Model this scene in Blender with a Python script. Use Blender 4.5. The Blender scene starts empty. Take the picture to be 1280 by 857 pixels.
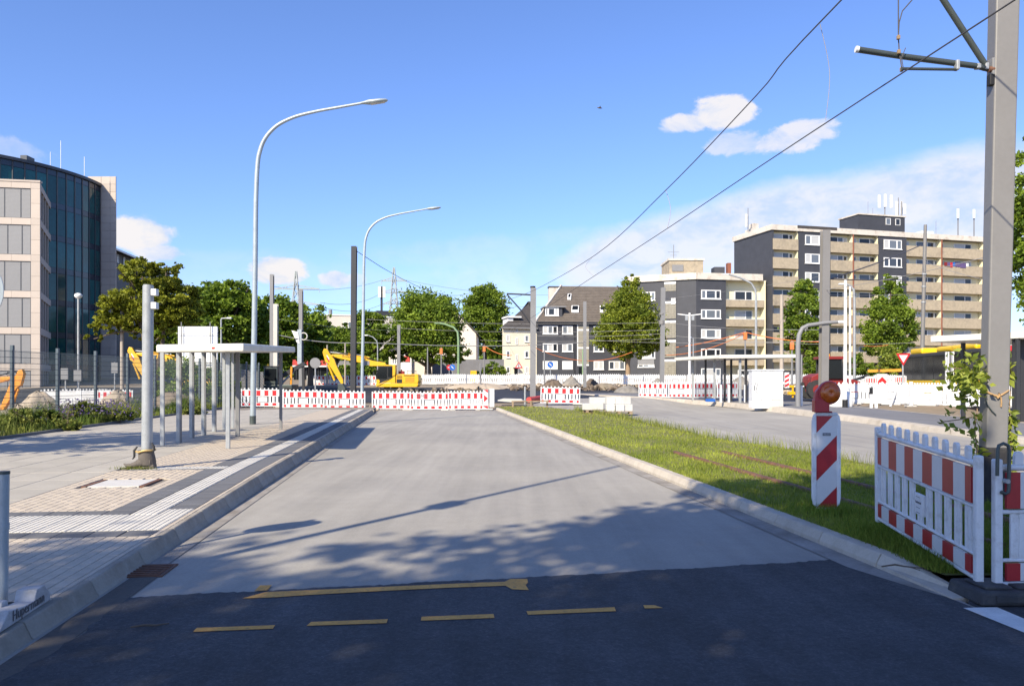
import bpy, math, random
import numpy as np
from mathutils import Vector, Matrix
random.seed(7); rng = np.random.default_rng(7)
R = math.radians
SC = bpy.context.scene; COL = SC.collection

# ------------------------------------------------------------------ camera
F = 976.0; HOR = 475.0; EYE = 1.65            # focal length and horizon in photo pixels, eye height
cam = bpy.data.cameras.new('camera'); camo = bpy.data.objects.new('camera', cam); COL.objects.link(camo)
camo.location = (0, 0, EYE); camo.rotation_euler = (R(90), 0, 0)
cam.sensor_width = 36; cam.lens = F/1280*36; cam.shift_y = (HOR-428.5)/1280
cam.clip_start = 0.05; cam.clip_end = 6000
SC.camera = camo

# ------------------------------------------------------------------ light and sky
SUN_EL, SUN_DIR = R(36), Vector((0.53, 0.85, 0)).normalized()      # direction the light travels
sun = bpy.data.lights.new('sun', 'SUN'); suno = bpy.data.objects.new('sun', sun); COL.objects.link(suno)
sun.energy = 5.0; sun.angle = R(0.55); sun.color = (1.0, 0.89, 0.69)
d_ = Vector((SUN_DIR.x*math.cos(SUN_EL), SUN_DIR.y*math.cos(SUN_EL), -math.sin(SUN_EL)))
suno.rotation_euler = d_.to_track_quat('-Z', 'Y').to_euler(); suno.location = (-20, -30, 40)
vs_ = SC.view_settings; vs_.view_transform = 'Standard'; vs_.look = 'None'; vs_.gamma = 1; vs_.use_curve_mapping = False
vs_.exposure = 0.66
SC.cycles.max_bounces = 6; SC.cycles.transparent_max_bounces = 6

world = bpy.data.worlds.new('World'); SC.world = world; world.use_nodes = True
def build_sky():
    nt = world.node_tree; N, L = nt.nodes, nt.links; N.clear()
    out = N.new('ShaderNodeOutputWorld')
    sky = N.new('ShaderNodeTexSky'); sky.sky_type = 'NISHITA'; sky.sun_disc = False
    sky.sun_elevation = SUN_EL; sky.sun_rotation = math.atan2(-SUN_DIR.x, -SUN_DIR.y)
    sky.air_density = 1.0; sky.dust_density = 0.6; sky.ozone_density = 2.2
    bg = N.new('ShaderNodeBackground'); bg.inputs[1].default_value = 0.110
    hs = N.new('ShaderNodeHueSaturation'); hs.inputs['Saturation'].default_value = 1.0
    tint = N.new('ShaderNodeVectorMath'); tint.operation = 'MULTIPLY'; tint.inputs[1].default_value = (.82, .96, 1.35)
    L.new(sky.outputs[0], hs.inputs['Color']); L.new(hs.outputs[0], tint.inputs[0]); L.new(tint.outputs[0], bg.inputs[0])
    tc = N.new('ShaderNodeTexCoord'); sep = N.new('ShaderNodeSeparateXYZ'); L.new(tc.outputs['Generated'], sep.inputs[0])
    def m(op, a, b=None, c=None, clamp=False):
        n = N.new('ShaderNodeMath'); n.operation = op; n.use_clamp = clamp
        for i, v in enumerate((a, b, c)):
            if v is None: continue
            if isinstance(v, (int, float)): n.inputs[i].default_value = v
            else: L.new(v, n.inputs[i])
        return n.outputs[0]
    az = m('ARCTAN2', sep.outputs[0], sep.outputs[1]); el = m('ARCSINE', sep.outputs[2])
    mp = N.new('ShaderNodeMapping'); mp.inputs['Scale'].default_value = (1, 1, 1.7); L.new(tc.outputs['Generated'], mp.inputs[0])
    def noise(sc, det, rough, dist=0.0):
        n = N.new('ShaderNodeTexNoise'); n.inputs['Scale'].default_value = sc; n.inputs['Detail'].default_value = det
        n.inputs['Roughness'].default_value = rough; n.inputs['Distortion'].default_value = dist; L.new(mp.outputs[0], n.inputs['Vector']); return n.outputs[0]
    n1 = noise(17, 8, 0.62, 0.3); n2 = noise(6.0, 8, 0.6, 0.2)
    # cloud banks: azimuth, elevation, half sizes, tilt (degrees), opacity, noise amplitude
    def px(x, y): return math.atan2(x-640, F), math.atan2(HOR-y, math.hypot(F, x-640))
    clouds = [(903,142,37,18,0,.95,1.7,n1),(858,155,34,11,3,.9,1.6,n1),(988,172,54,15,4,.85,1.7,n1),(925,178,44,14,0,.6,1.8,n1),
              (178,291,36,19,0,1,1.35,n1),(200,316,26,11,0,.9,1.0,n1),(348,338,34,18,0,1,1.3,n1),(419,349,20,11,0,.9,1.2,n1),(438,350,20,8,0,.5,1.5,n1),
              (14,190,38,14,0,.32,1.7,n1),
              (1010,280,270,52,9,.80,.75,n2),(1170,268,260,57,4,.82,.8,n2),(850,300,200,42,14,.8,.8,n2),(1330,268,220,56,0,.8,.8,n2),
              (600,315,190,22,4,.20,1.8,n2),(300,345,300,30,0,.14,1.8,n2),(1000,345,520,60,0,.34,.9,n2)]
    tot = None
    for (x, y, sx, sy, tilt, op, amp, nz) in clouds:
        a0, e0 = px(x, y); sx, sy = sx/F*1.15, sy/F*1.15; ct, st = math.cos(R(tilt)), math.sin(R(tilt))
        da = m('SUBTRACT', az, a0); de = m('SUBTRACT', el, e0)
        u = m('ADD', m('MULTIPLY', da, ct/sx), m('MULTIPLY', de, st/sx)); v = m('ADD', m('MULTIPLY', da, -st/sy), m('MULTIPLY', de, ct/sy))
        r2 = m('ADD', m('MULTIPLY', u, u), m('MULTIPLY', v, v))
        k = m('SUBTRACT', 1.0, r2)
        k = m('MULTIPLY_ADD', m('SUBTRACT', nz, 0.5), 2*amp, k)
        s = N.new('ShaderNodeMapRange'); s.interpolation_type = 'SMOOTHSTEP'; L.new(k, s.inputs[0])
        s.inputs[1].default_value = 0.0; s.inputs[2].default_value = (.75 if sx*F > 100 else 1.0) if nz is n2 else .6; s.inputs[3].default_value = 0; s.inputs[4].default_value = op
        near = N.new('ShaderNodeMapRange'); L.new(r2, near.inputs[0]); near.inputs[1].default_value = 1.2; near.inputs[2].default_value = 2.6
        near.inputs[3].default_value = 1; near.inputs[4].default_value = 0
        o = m('MULTIPLY', s.outputs[0], near.outputs[0])
        tot = o if tot is None else m('MAXIMUM', tot, o)
    tot = m('MULTIPLY', tot, m('GREATER_THAN', el, -0.02), clamp=True)
    cl = N.new('ShaderNodeBackground'); cl.inputs[1].default_value = 0.60
    shade = N.new('ShaderNodeMix'); shade.data_type = 'RGBA'
    shr = N.new('ShaderNodeMapRange'); L.new(n1, shr.inputs[0]); shr.inputs[1].default_value = .38; shr.inputs[2].default_value = .56; L.new(shr.outputs[0], shade.inputs[0]); shade.inputs[6].default_value = (.70, .80, 1.0, 1); shade.inputs[7].default_value = (1.0, .97, .98, 1)
    L.new(shade.outputs[2], cl.inputs[0])
    mx = N.new('ShaderNodeMixShader'); L.new(tot, mx.inputs[0]); L.new(bg.outputs[0], mx.inputs[1]); L.new(cl.outputs[0], mx.inputs[2])
    L.new(mx.outputs[0], out.inputs[0])
build_sky()

# ------------------------------------------------------------------ helpers
def W(px, py, Y):                       # point of the place seen at a photo pixel, Y metres ahead
    return Vector(((px-640)*Y/F, Y, EYE+(HOR-py)*Y/F))
def XA(px, Y): return (px-640)*Y/F
def ZA(py, Y): return EYE+(HOR-py)*Y/F
TK = [(-100,0),(44,0),(51,.34),(66,.65),(80,1.2),(112,2.1),(3000,2.1)]
def T(Y): return float(np.interp(Y, [a for a, _ in TK], [b for _, b in TK]))
def ZP(Y): return .34+.0055*(Y-20)      # right platform height

class MB:
    def __init__(s): s.v, s.f, s.m, s.s = [], [], [], []
    def add(s, vs, fs, m=0, smooth=False):
        o = len(s.v); s.v += [tuple(v) for v in vs]
        for f in fs: s.f.append(tuple(i+o for i in f)); s.m.append(m); s.s.append(smooth)
        return s
    def box(s, x0, x1, y0, y1, z0, z1, m=0):
        return s.add([(x0,y0,z0),(x1,y0,z0),(x1,y1,z0),(x0,y1,z0),(x0,y0,z1),(x1,y0,z1),(x1,y1,z1),(x0,y1,z1)],
                     [(3,2,1,0),(4,5,6,7),(0,1,5,4),(1,2,6,5),(2,3,7,6),(3,0,4,7)], m)
    def bar(s, p, q, w, h=None, m=0, up=(0,0,1)):           # rectangular bar from p to q
        p, q = Vector(p), Vector(q); d = (q-p).normalized(); up = Vector(up)
        if abs(d.dot(up)) > .98: up = Vector((0,1,0))
        a = d.cross(up).normalized(); b = a.cross(d); h = h or w; a *= w/2; b *= h/2
        return s.add([p-a-b,p+a-b,p+a+b,p-a+b,q-a-b,q+a-b,q+a+b,q-a+b], [(0,1,2,3),(7,6,5,4),(4,5,1,0),(5,6,2,1),(6,7,3,2),(7,4,0,3)], m)
    def tube(s, pts, r, n=8, m=0, cap=True):                # round tube through pts, r one radius or one per point
        pts = [Vector(p) for p in pts]; k = len(pts); rs = r if isinstance(r, (list, tuple)) else [r]*k
        ref = None; V = []
        for i, p in enumerate(pts):
            d = (pts[min(i+1,k-1)]-pts[max(i-1,0)]).normalized()
            if ref is None:
                ref = Vector((1,0,0)) if abs(d.x) < .9 else Vector((0,1,0))
            a = (ref-d*ref.dot(d)).normalized(); b = d.cross(a); ref = a
            V += [p+(a*math.cos(2*math.pi*j/n)+b*math.sin(2*math.pi*j/n))*rs[i] for j in range(n)]
        Fs = [(i*n+j, i*n+(j+1)%n, (i+1)*n+(j+1)%n, (i+1)*n+j) for i in range(k-1) for j in range(n)]
        s.add(V, Fs, m, n > 5)
        if cap: s.add(V[:n], [tuple(range(n-1,-1,-1))], m); s.add(V[-n:], [tuple(range(n))], m)
        return s
    def cyl(s, p, q, r, n=10, m=0, r1=None): return s.tube([p, q], [r, r if r1 is None else r1], n, m)
    def ext(s, poly, vec, m=0):                              # polygon (3-D points) swept along vec
        n = len(poly); a = [Vector(p) for p in poly]; b = [p+Vector(vec) for p in a]
        nrm = Vector((0,0,0))
        for i in range(n): nrm += a[i].cross(a[(i+1)%n])
        if nrm.dot(Vector(vec)) > 0: a, b = a[::-1], b[::-1]
        return s.add(a+b, [tuple(range(n)), tuple(range(2*n-1,n-1,-1))]+[((i+1)%n, i, n+i, n+(i+1)%n) for i in range(n)], m)
    def quad(s, a, b, c, d, m=0): return s.add([a,b,c,d], [(0,1,2,3)], m)
    def rings(s, rings, m=0, smooth=True, cap=True):         # loft through equal-length rings
        n = len(rings[0]); V = [p for r in rings for p in r]
        s.add(V, [(i*n+j, i*n+(j+1)%n, (i+1)*n+(j+1)%n, (i+1)*n+j) for i in range(len(rings)-1) for j in range(n)], m, smooth)
        if cap: s.add(rings[0], [tuple(range(n-1,-1,-1))], m); s.add(rings[-1], [tuple(range(n))], m)
        return s
    def mesh(s, name, mats):
        me = bpy.data.meshes.new(name); me.from_pydata(s.v, [], s.f)
        for t in (mats if isinstance(mats, (list, tuple)) else [mats]): me.materials.append(t)
        me.polygons.foreach_set('material_index', s.m); me.polygons.foreach_set('use_smooth', s.s); me.update(); return me
    def build(s, name, mats, parent=None, loc=None, bevel=0):
        return put(name, s.mesh(name, mats), parent, loc, bevel)
def put(name, me, parent=None, loc=None, bevel=0, rz=None):
    o = bpy.data.objects.new(name, me); COL.objects.link(o); o.parent = parent
    if loc is not None: o.location = loc
    if rz is not None: o.rotation_euler = (0, 0, rz)
    if bevel:
        b = o.modifiers.new('bevel', 'BEVEL'); b.width = bevel; b.segments = 2; b.limit_method = 'ANGLE'; b.angle_limit = R(40)
    return o
def tag(o, label=None, cat=None, group=None, kind=None):
    for k, v in (('label', label), ('category', cat), ('group', group), ('kind', kind)):
        if v: o[k] = v
    return o
def thing(name, label, cat, loc=(0,0,0), rz=0, group=None):
    o = bpy.data.objects.new(name, None); COL.objects.link(o); o.location = loc; o.rotation_euler = (0,0,rz); o.empty_display_size = .2
    return tag(o, label, cat, group)
def copy_tree(o, parent=None):
    c = o.copy(); COL.objects.link(c); c.parent = parent
    for ch in list(o.children): copy_tree(ch, c)
    return c
def dup(o, loc, rz, label, group=None, scale=None):
    c = copy_tree(o); c.location = loc; c.rotation_euler = (0,0,rz); c['label'] = label
    if group: c['group'] = group
    if scale: c.scale = (scale,)*3
    return c
def npmesh(name, V, Fc, mats, attr=None, smooth=False):
    V = np.asarray(V, np.float32); Fc = np.asarray(Fc, np.int32); k = Fc.shape[1]
    me = bpy.data.meshes.new(name); me.vertices.add(len(V)); me.vertices.foreach_set('co', V.ravel())
    me.loops.add(Fc.size); me.loops.foreach_set('vertex_index', Fc.ravel()); me.polygons.add(len(Fc))
    me.polygons.foreach_set('loop_start', np.arange(0, Fc.size, k, dtype=np.int32))
    for t in (mats if isinstance(mats, (list, tuple)) else [mats]): me.materials.append(t)
    me.update(calc_edges=True)
    if attr is not None:
        a = me.attributes.new('tone', 'FLOAT', 'FACE'); a.data.foreach_set('value', np.asarray(attr, np.float32))
    me.validate(); return me
def text(body, size, m, parent, loc, rot, name='lettering', align='CENTER'):
    c = bpy.data.curves.new(name, 'FONT'); c.body = body; c.size = size; c.extrude = .001; c.align_x = align; c.align_y = 'CENTER'; c.resolution_u = 2
    c.materials.append(m); t_ = bpy.data.objects.new(name, c); me = bpy.data.meshes.new_from_object(t_); bpy.data.objects.remove(t_); bpy.data.curves.remove(c); o = bpy.data.objects.new(name, me); COL.objects.link(o); o.parent = parent; o.location = loc; o.rotation_euler = rot; return o

# ------------------------------------------------------------------ materials
def mat(name, col, rough=.8, metal=0.0, var=.10, sc=2.0, rnd=0.0, bump=0.0, bs=60.0, spec=.4, stain=None, tone=None, gen=False, trans=0):
    m = bpy.data.materials.new(name); m.use_nodes = True; nt = m.node_tree; N, L = nt.nodes, nt.links
    b = N['Principled BSDF']; b.inputs['Roughness'].default_value = rough; b.inputs['Metallic'].default_value = metal; b.inputs['Specular IOR Level'].default_value = spec
    tc = N.new('ShaderNodeTexCoord'); co = tc.outputs['Object']
    def nz(s, det=4, rg=.6):
        n = N.new('ShaderNodeTexNoise'); n.inputs['Scale'].default_value = s; n.inputs['Detail'].default_value = det; n.inputs['Roughness'].default_value = rg; L.new(co, n.inputs['Vector']); return n.outputs[0]
    def mr(x, a, b_, lo=0.25, hi=0.75):
        n = N.new('ShaderNodeMapRange'); L.new(x, n.inputs[0]); n.inputs[1].default_value = lo; n.inputs[2].default_value = hi; n.inputs[3].default_value = a; n.inputs[4].default_value = b_; return n.outputs[0]
    def mul(a, b_):
        n = N.new('ShaderNodeMath'); n.operation = 'MULTIPLY'; L.new(a, n.inputs[0]); L.new(b_, n.inputs[1]); return n.outputs[0]
    rgb = N.new('ShaderNodeRGB'); rgb.outputs[0].default_value = (*col, 1); c = rgb.outputs[0]
    f = mul(mr(nz(sc), 1-var, 1+var), mr(nz(sc*13, 3), 1-var*.7, 1+var*.7))
    if rnd:
        oi = N.new('ShaderNodeObjectInfo'); f = mul(f, mr(oi.outputs['Random'], 1-rnd, 1+rnd, 0, 1))
    if tone:
        at = N.new('ShaderNodeAttribute'); at.attribute_name = 'tone'
        mx = N.new('ShaderNodeMix'); mx.data_type = 'RGBA'; L.new(at.outputs['Fac'], mx.inputs[0]); mx.inputs[6].default_value = (*col, 1); mx.inputs[7].default_value = (*tone, 1); c = mx.outputs[2]
    if stain:                                                # (colour, scale, low, high)
        mx = N.new('ShaderNodeMix'); mx.data_type = 'RGBA'; L.new(mr(nz(stain[1], 6, .65), 0, 1, stain[2], stain[3]), mx.inputs[0]); L.new(c, mx.inputs[6]); mx.inputs[7].default_value = (*stain[0], 1); c = mx.outputs[2]
    v = N.new('ShaderNodeVectorMath'); v.operation = 'SCALE'; L.new(c, v.inputs[0]); L.new(f, v.inputs['Scale']); L.new(v.outputs[0], b.inputs['Base Color'])
    if bump:
        bn = N.new('ShaderNodeBump'); bn.inputs['Strength'].default_value = bump; bn.inputs['Distance'].default_value = .01; L.new(nz(bs, 5, .7), bn.inputs['Height']); L.new(bn.outputs[0], b.inputs['Normal'])
    if trans:
        tr = N.new('ShaderNodeBsdfTranslucent'); L.new(v.outputs[0], tr.inputs[0]); ms = N.new('ShaderNodeMixShader'); ms.inputs[0].default_value = trans
        L.new(b.outputs[0], ms.inputs[1]); L.new(tr.outputs[0], ms.inputs[2]); L.new(ms.outputs[0], N['Material Output'].inputs[0])
    return m
M = {}
M['concrete_road'] = mat('concrete_road', (.335,.312,.272), .9, var=.07, sc=.35, bump=.25, bs=140, stain=((.255,.24,.22), .16, .42, .75))
M['gutter_dark'] = mat('gutter_dark', (.105,.095,.085), .92, var=.2, sc=2, bump=.5, bs=70, stain=((.065,.06,.055), 2, .45, .7))
M['white_shaded'] = mat('white_shaded', (.40,.40,.41), .6, var=.12, sc=9, stain=((.24,.23,.21), 6, .5, .75))  # white plastic with shade on the sign base put into its colour, plus stains
M['asphalt'] = mat('asphalt', (.054,.056,.063), .85, var=.30, sc=1.2, bump=.6, bs=170, stain=((.105,.105,.115), 55, .50, .75))
M['asphalt_old'] = mat('asphalt_old', (.16,.16,.17), .9, var=.12, sc=.8, bump=.4, bs=120)
M['asphalt_fresh'] = mat('asphalt_fresh', (.030,.030,.033), .7, var=.25, sc=.7)
M['dirt'] = mat('dirt', (.27,.21,.15), .95, var=.25, sc=.25, bump=.5, bs=12, stain=((.17,.15,.11), .5, .4, .7))
M['gravel_grey'] = mat('gravel_grey', (.20,.185,.165), .95, var=.35, sc=2.2, bump=.8, bs=14)
M['soil_dark'] = mat('soil_dark', (.13,.10,.075), .95, var=.35, sc=1.5, bump=.8, bs=9)
M['yellow_paint'] = mat('yellow_paint', (.62,.31,.07), .8, var=.2, sc=4, stain=((.16,.13,.08), 30, .52, .85))
M['white_line'] = mat('white_line', (.62,.62,.6), .8, var=.15, sc=5)
M['kerb'] = mat('kerb', (.33,.295,.245), .9, var=.12, sc=3, rnd=.10, bump=.35, bs=110, stain=((.19,.16,.125), 1.6, .46, .72))
M['kerb_warm'] = mat('kerb_warm', (.46,.41,.34), .9, var=.10, sc=3, rnd=.09, bump=.35, bs=110, stain=((.33,.28,.22), 2.2, .5, .8))
M['gutter'] = mat('gutter', (.28,.26,.235), .95, var=.18, sc=2, bump=.5, bs=60, stain=((.19,.165,.14), 2.5, .45, .7))
M['mortar'] = mat('mortar', (.20,.175,.145), .95, var=.2, sc=4)
M['paver'] = mat('paver', (.47,.40,.315), .9, var=.08, sc=6, rnd=.055, bump=.3, bs=120)
M['slab'] = mat('slab', (.37,.34,.29), .9, var=.08, sc=2, rnd=.06, bump=.25, bs=120)
M['grey_tile'] = mat('grey_tile', (.125,.125,.13), .85, var=.1, sc=4, rnd=.10, bump=.2, bs=120)
M['white_tile'] = mat('white_tile', (.57,.54,.48), .85, var=.08, sc=5, rnd=.06, bump=.2, bs=120, stain=((.5,.47,.42), 9, .5, .8))
M['cover'] = mat('cover', (.52,.50,.47), .85, var=.1, sc=5)
M['rust'] = mat('rust', (.16,.075,.045), .85, var=.25, sc=6, bump=.4, bs=40, stain=((.09,.06,.05), 8, .45, .7))
M['galv'] = mat('galv', (.35,.365,.375), .45, metal=.2, var=.10, sc=5, stain=((.28,.295,.305), 7, .45, .7))
M['steel_blue'] = mat('steel_blue', (.36,.41,.44), .42, metal=.25, var=.08, sc=4, stain=((.29,.33,.355), 5, .5, .75))
M['mast_grey'] = mat('mast_grey', (.185,.178,.172), .5, var=.06, sc=1.3, spec=.45, stain=((.16,.152,.145), 1.1, .5, .85))
M['mast_far'] = mat('mast_far', (.20,.20,.205), .55, var=.08, sc=1)
M['mast_black'] = mat('mast_black', (.035,.036,.04), .45, var=.1, sc=1)
M['dark_steel'] = mat('dark_steel', (.075,.09,.085), .45, metal=.3, var=.12, sc=5)
M['fence_steel'] = mat('fence_steel', (.085,.11,.13), .5, metal=.2, var=.1, sc=4)
M['conc_pole'] = mat('conc_pole', (.37,.32,.27), .9, var=.12, sc=2)
M['conc_light'] = mat('conc_light', (.52,.50,.45), .9, var=.1, sc=2)
M['white_plastic'] = mat('white_plastic', (.66,.67,.68), .45, var=.05, sc=5, spec=.45, stain=((.40,.385,.35), 9, .52, .80))
M['white_flat'] = mat('white_flat', (.74,.74,.73), .6, var=.05, sc=2, rnd=.05)
M['red_sheet'] = mat('red_sheet', (.50,.018,.022), .38, var=.10, sc=6, spec=.5, stain=((.40,.05,.05), 7, .55, .85))
M['red_dark'] = mat('red_dark', (.36,.016,.022), .4, var=.10, sc=6, spec=.5)
M['white_sheet'] = mat('white_sheet', (.60,.60,.60), .38, var=.05, sc=6, spec=.5, stain=((.47,.46,.44), 6, .55, .85))
M['black_rubber'] = mat('black_rubber', (.022,.022,.025), .8, var=.25, sc=8, bump=.3, bs=60, stain=((.06,.055,.05), 5, .5, .8))
M['rubber_worn'] = mat('rubber_worn', (.045,.045,.048), .75, var=.25, sc=8, bump=.3, bs=60, stain=((.10,.095,.085), 6, .5, .8))
M['black'] = mat('black', (.015,.015,.016), .6)
M['grey_print'] = mat('grey_print', (.10,.10,.11), .6)
M['shelter_white'] = mat('shelter_white', (.62,.60,.53), .5, var=.05, sc=3, stain=((.48,.46,.40), 1.2, .5, .8))
M['shelter_under'] = mat('shelter_under', (.45,.45,.43), .6)
M['amber'] = mat('amber', (.42,.08,.006), .18, var=.25, sc=30, spec=.6)
M['yellow_machine'] = mat('yellow_machine', (.72,.40,.012), .38, var=.06, sc=3, spec=.5, stain=((.55,.31,.03), 2.5, .55, .8))
M['orange_machine'] = mat('orange_machine', (.66,.26,.015), .4, var=.06, sc=3, spec=.5)
M['red_machine'] = mat('red_machine', (.20,.018,.016), .45, var=.1, sc=3)
M['tyre'] = mat('tyre', (.03,.03,.031), .85, var=.15, sc=6)
M['glass_dark'] = mat('glass_dark', (.010,.012,.014), .10, var=.1, sc=.6, spec=.2)
M['boot'] = mat('boot', (.115,.10,.088), .9, var=.22, sc=9, bump=.5, bs=50)
M['gold'] = mat('gold', (.48,.34,.14), .5, metal=.3, var=.2, sc=10)
M['wood'] = mat('wood', (.26,.19,.125), .85, var=.18, sc=6, rnd=.12)
M['orange_rope'] = mat('orange_rope', (.62,.18,.05), .7)
M['wire'] = mat('wire', (.06,.055,.06), .6)
M['wire_light'] = mat('wire_light', (.30,.29,.28), .7)
M['rope'] = mat('rope', (.40,.25,.12), .9, var=.2, sc=30)
M['stone'] = mat('stone', (.47,.405,.35), .85, var=.05, sc=1, rnd=.05, bump=.1, bs=30)
M['blind'] = mat('blind', (.235,.235,.24), .5, var=.05, sc=.6, rnd=.06)
M['metal_frame'] = mat('metal_frame', (.06,.065,.075), .45, metal=.3)
M['drum_glass'] = mat('drum_glass', (.008,.075,.080), .06, var=.35, sc=.35, rnd=.35, spec=.45)
M['drum_spandrel'] = mat('drum_spandrel', (.018,.026,.045), .2, var=.1, sc=.6, rnd=.15, spec=.6)
M['slate'] = mat('slate', (.050,.052,.062), .6, var=.14, sc=1.0, bump=.3, bs=5)
M['cream'] = mat('cream', (.76,.70,.48), .9, var=.04, sc=.6)
M['cream_pale'] = mat('cream_pale', (.70,.64,.50), .9, var=.05, sc=.4, stain=((.60,.53,.40), .35, .5, .85))
M['pebble'] = mat('pebble', (.37,.31,.225), .95, var=.16, sc=2.5, rnd=.05, stain=((.22,.19,.155), .8, .5, .8))
M['white_frame'] = mat('white_frame', (.74,.74,.73), .5, var=.03, sc=1)
M['roof_tile'] = mat('roof_tile', (.125,.105,.088), .85, var=.22, sc=1.2)
M['roof_dark'] = mat('roof_dark', (.055,.05,.048), .85, var=.2, sc=1.2)
M['fascia'] = mat('fascia', (.56,.52,.46), .85, var=.12, sc=.7, stain=((.36,.29,.23), .9, .52, .75))
M['glass_block'] = mat('glass_block', (.27,.25,.20), .4, var=.2, sc=2.5)
M['brick_red'] = mat('brick_red', (.22,.08,.05), .9, var=.15, sc=2)
M['white_wall'] = mat('white_wall', (.62,.56,.49), .9, var=.06, sc=.3)
M['shop_red'] = mat('shop_red', (.50,.06,.05), .6, var=.2, sc=1.5)
M['bus_yellow'] = mat('bus_yellow', (.80,.50,.01), .4, var=.05, sc=1)
M['blue'] = mat('blue', (.02,.12,.45), .5)
M['green_paint'] = mat('green_paint', (.20,.30,.16), .5)
M['lattice'] = mat('lattice', (.30,.33,.33), .6)
M['bark'] = mat('bark', (.115,.09,.068), .95, var=.25, sc=5, bump=.6, bs=14)
M['bark_pale'] = mat('bark_pale', (.27,.19,.12), .95, var=.2, sc=5)
M['leaf_dark'] = mat('leaf_dark', (.060,.112,.010), .6, var=.25, sc=.5, tone=(.24,.33,.028), trans=.38, spec=.3)
M['leaf_mid'] = mat('leaf_mid', (.066,.120,.012), .6, var=.25, sc=.5, tone=(.27,.36,.034), trans=.38, spec=.3)
M['leaf_olive'] = mat('leaf_olive', (.105,.125,.010), .6, var=.25, sc=.5, tone=(.36,.375,.03), trans=.38, spec=.3)
M['leaf_pear'] = mat('leaf_pear', (.085,.125,.012), .6, var=.25, sc=.5, tone=(.31,.35,.03), trans=.36, spec=.3)
M['leaf_fresh'] = mat('leaf_fresh', (.12,.17,.018), .55, var=.25, sc=3, tone=(.36,.40,.06), trans=.3, spec=.35)
M['grass'] = mat('grass', (.105,.17,.015), .7, var=.3, sc=.8, tone=(.35,.37,.058), trans=.3, spec=.25)
M['weed'] = mat('weed', (.075,.125,.018), .7, var=.3, sc=.6, tone=(.29,.30,.07), trans=.3, spec=.25)
M['lilac'] = mat('lilac', (.13,.09,.22), .7, var=.2, sc=3, trans=.2)
M['grass_soil'] = mat('grass_soil', (.15,.15,.04), .95, var=.35, sc=3, stain=((.24,.19,.10), 1.2, .55, .8))
M['sand'] = mat('sand', (.40,.33,.25), .95, var=.12, sc=1.2)
M['block'] = mat('block', (.52,.51,.48), .9, var=.07, sc=3, rnd=.1, bump=.2, bs=60)
M['cloth'] = mat('cloth', (.70,.70,.68), .8, var=.05, sc=4)
def road_detail(m, along, amount):
    nt = m.node_tree; N, L = nt.nodes, nt.links; b = N['Principled BSDF']; src = b.inputs['Base Color'].links[0].from_socket
    tc = N.new('ShaderNodeTexCoord'); mp = N.new('ShaderNodeMapping'); mp.inputs['Rotation'].default_value = (0,0,-math.atan(.1127)); mp.inputs['Scale'].default_value = (1, along, 1); L.new(tc.outputs['Object'], mp.inputs[0])
    out = src
    for sc, lo, hi, a in ((1.6,.3,.7,amount),(5.5,.35,.65,amount*.6),(38,.3,.7,amount*.8)):
        n = N.new('ShaderNodeTexNoise'); n.inputs['Scale'].default_value = sc; n.inputs['Detail'].default_value = 5; L.new(mp.outputs[0] if sc < 30 else tc.outputs['Object'], n.inputs['Vector'])
        r = N.new('ShaderNodeMapRange'); L.new(n.outputs[0], r.inputs[0]); r.inputs[1].default_value = lo; r.inputs[2].default_value = hi; r.inputs[3].default_value = 1-a; r.inputs[4].default_value = 1+a*.6
        v = N.new('ShaderNodeVectorMath'); v.operation = 'SCALE'; L.new(out, v.inputs[0]); L.new(r.outputs[0], v.inputs['Scale']); out = v.outputs[0]
    L.new(out, b.inputs['Base Color'])
road_detail(M['concrete_road'], .06, .10); road_detail(M['asphalt'], .15, .22)
def pane_material():
    m = bpy.data.materials.new('window_glass'); m.use_nodes = True; N, L = m.node_tree.nodes, m.node_tree.links; b = N['Principled BSDF']
    oi = N.new('ShaderNodeObjectInfo'); r = N.new('ShaderNodeValToRGB'); r.color_ramp.interpolation = 'CONSTANT'
    e = r.color_ramp.elements; e[0].color = (.022,.025,.032,1); e[1].position = .30; e[1].color = (.13,.15,.18,1)  # grey-blue step stands in for reflections, put into the pane colour
    for p_, c in ((.55,(.46,.46,.45,1)),(.82,(.05,.06,.08,1))): x = e.new(p_); x.color = c
    L.new(oi.outputs['Random'], r.inputs[0]); L.new(r.outputs[0], b.inputs['Base Color']); b.inputs['Roughness'].default_value = .08; return m
M['pane'] = pane_material()
# ------------------------------------------------------------------ ground, road, pavement
TH = math.atan(.1127)                                        # the street runs 6.4 degrees left of the view axis
def struct(name, mb, mats, loc=None, rz=None): return tag(put(name, mb.mesh(name, mats), None, loc, 0, rz), kind='structure')
def sheet(name, xs, ys, zf, m):                              # a grid sheet
    V = [(x, y, zf(x, y)) for y in ys for x in xs]; n = len(xs)
    mb = MB(); mb.add(V, [(j*n+i, j*n+i+1, (j+1)*n+i+1, (j+1)*n+i) for j in range(len(ys)-1) for i in range(n-1)]); return struct(name, mb, m)
gy = [-60,-20,0,20,40,44,47.5,51,56,61,66,73,80,90,100,112,140,200,400,900,2500]
gx = [-2500,-800,-300,-150,-90,-60,-40,-25,-16,-8,0,8,16,25,40,60,90,150,300,800,2500]
sheet('ground', gx, gy, lambda x, y: T(y)-.07, M['dirt'])
sheet('cross_street', [-45,-30,-15,0,15,30,45,60], [49.5,51,56,61,66,70,74.5], lambda x, y: T(y)-.035, M['asphalt_fresh'])
def XL(Y): return -2.54-.1127*Y                             # top edge of the left kerb
def XLB(Y): return -2.45-.1127*Y                            # its foot
def XR(Y): return 3.97-.1127*Y                               # foot of the right kerb
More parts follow.
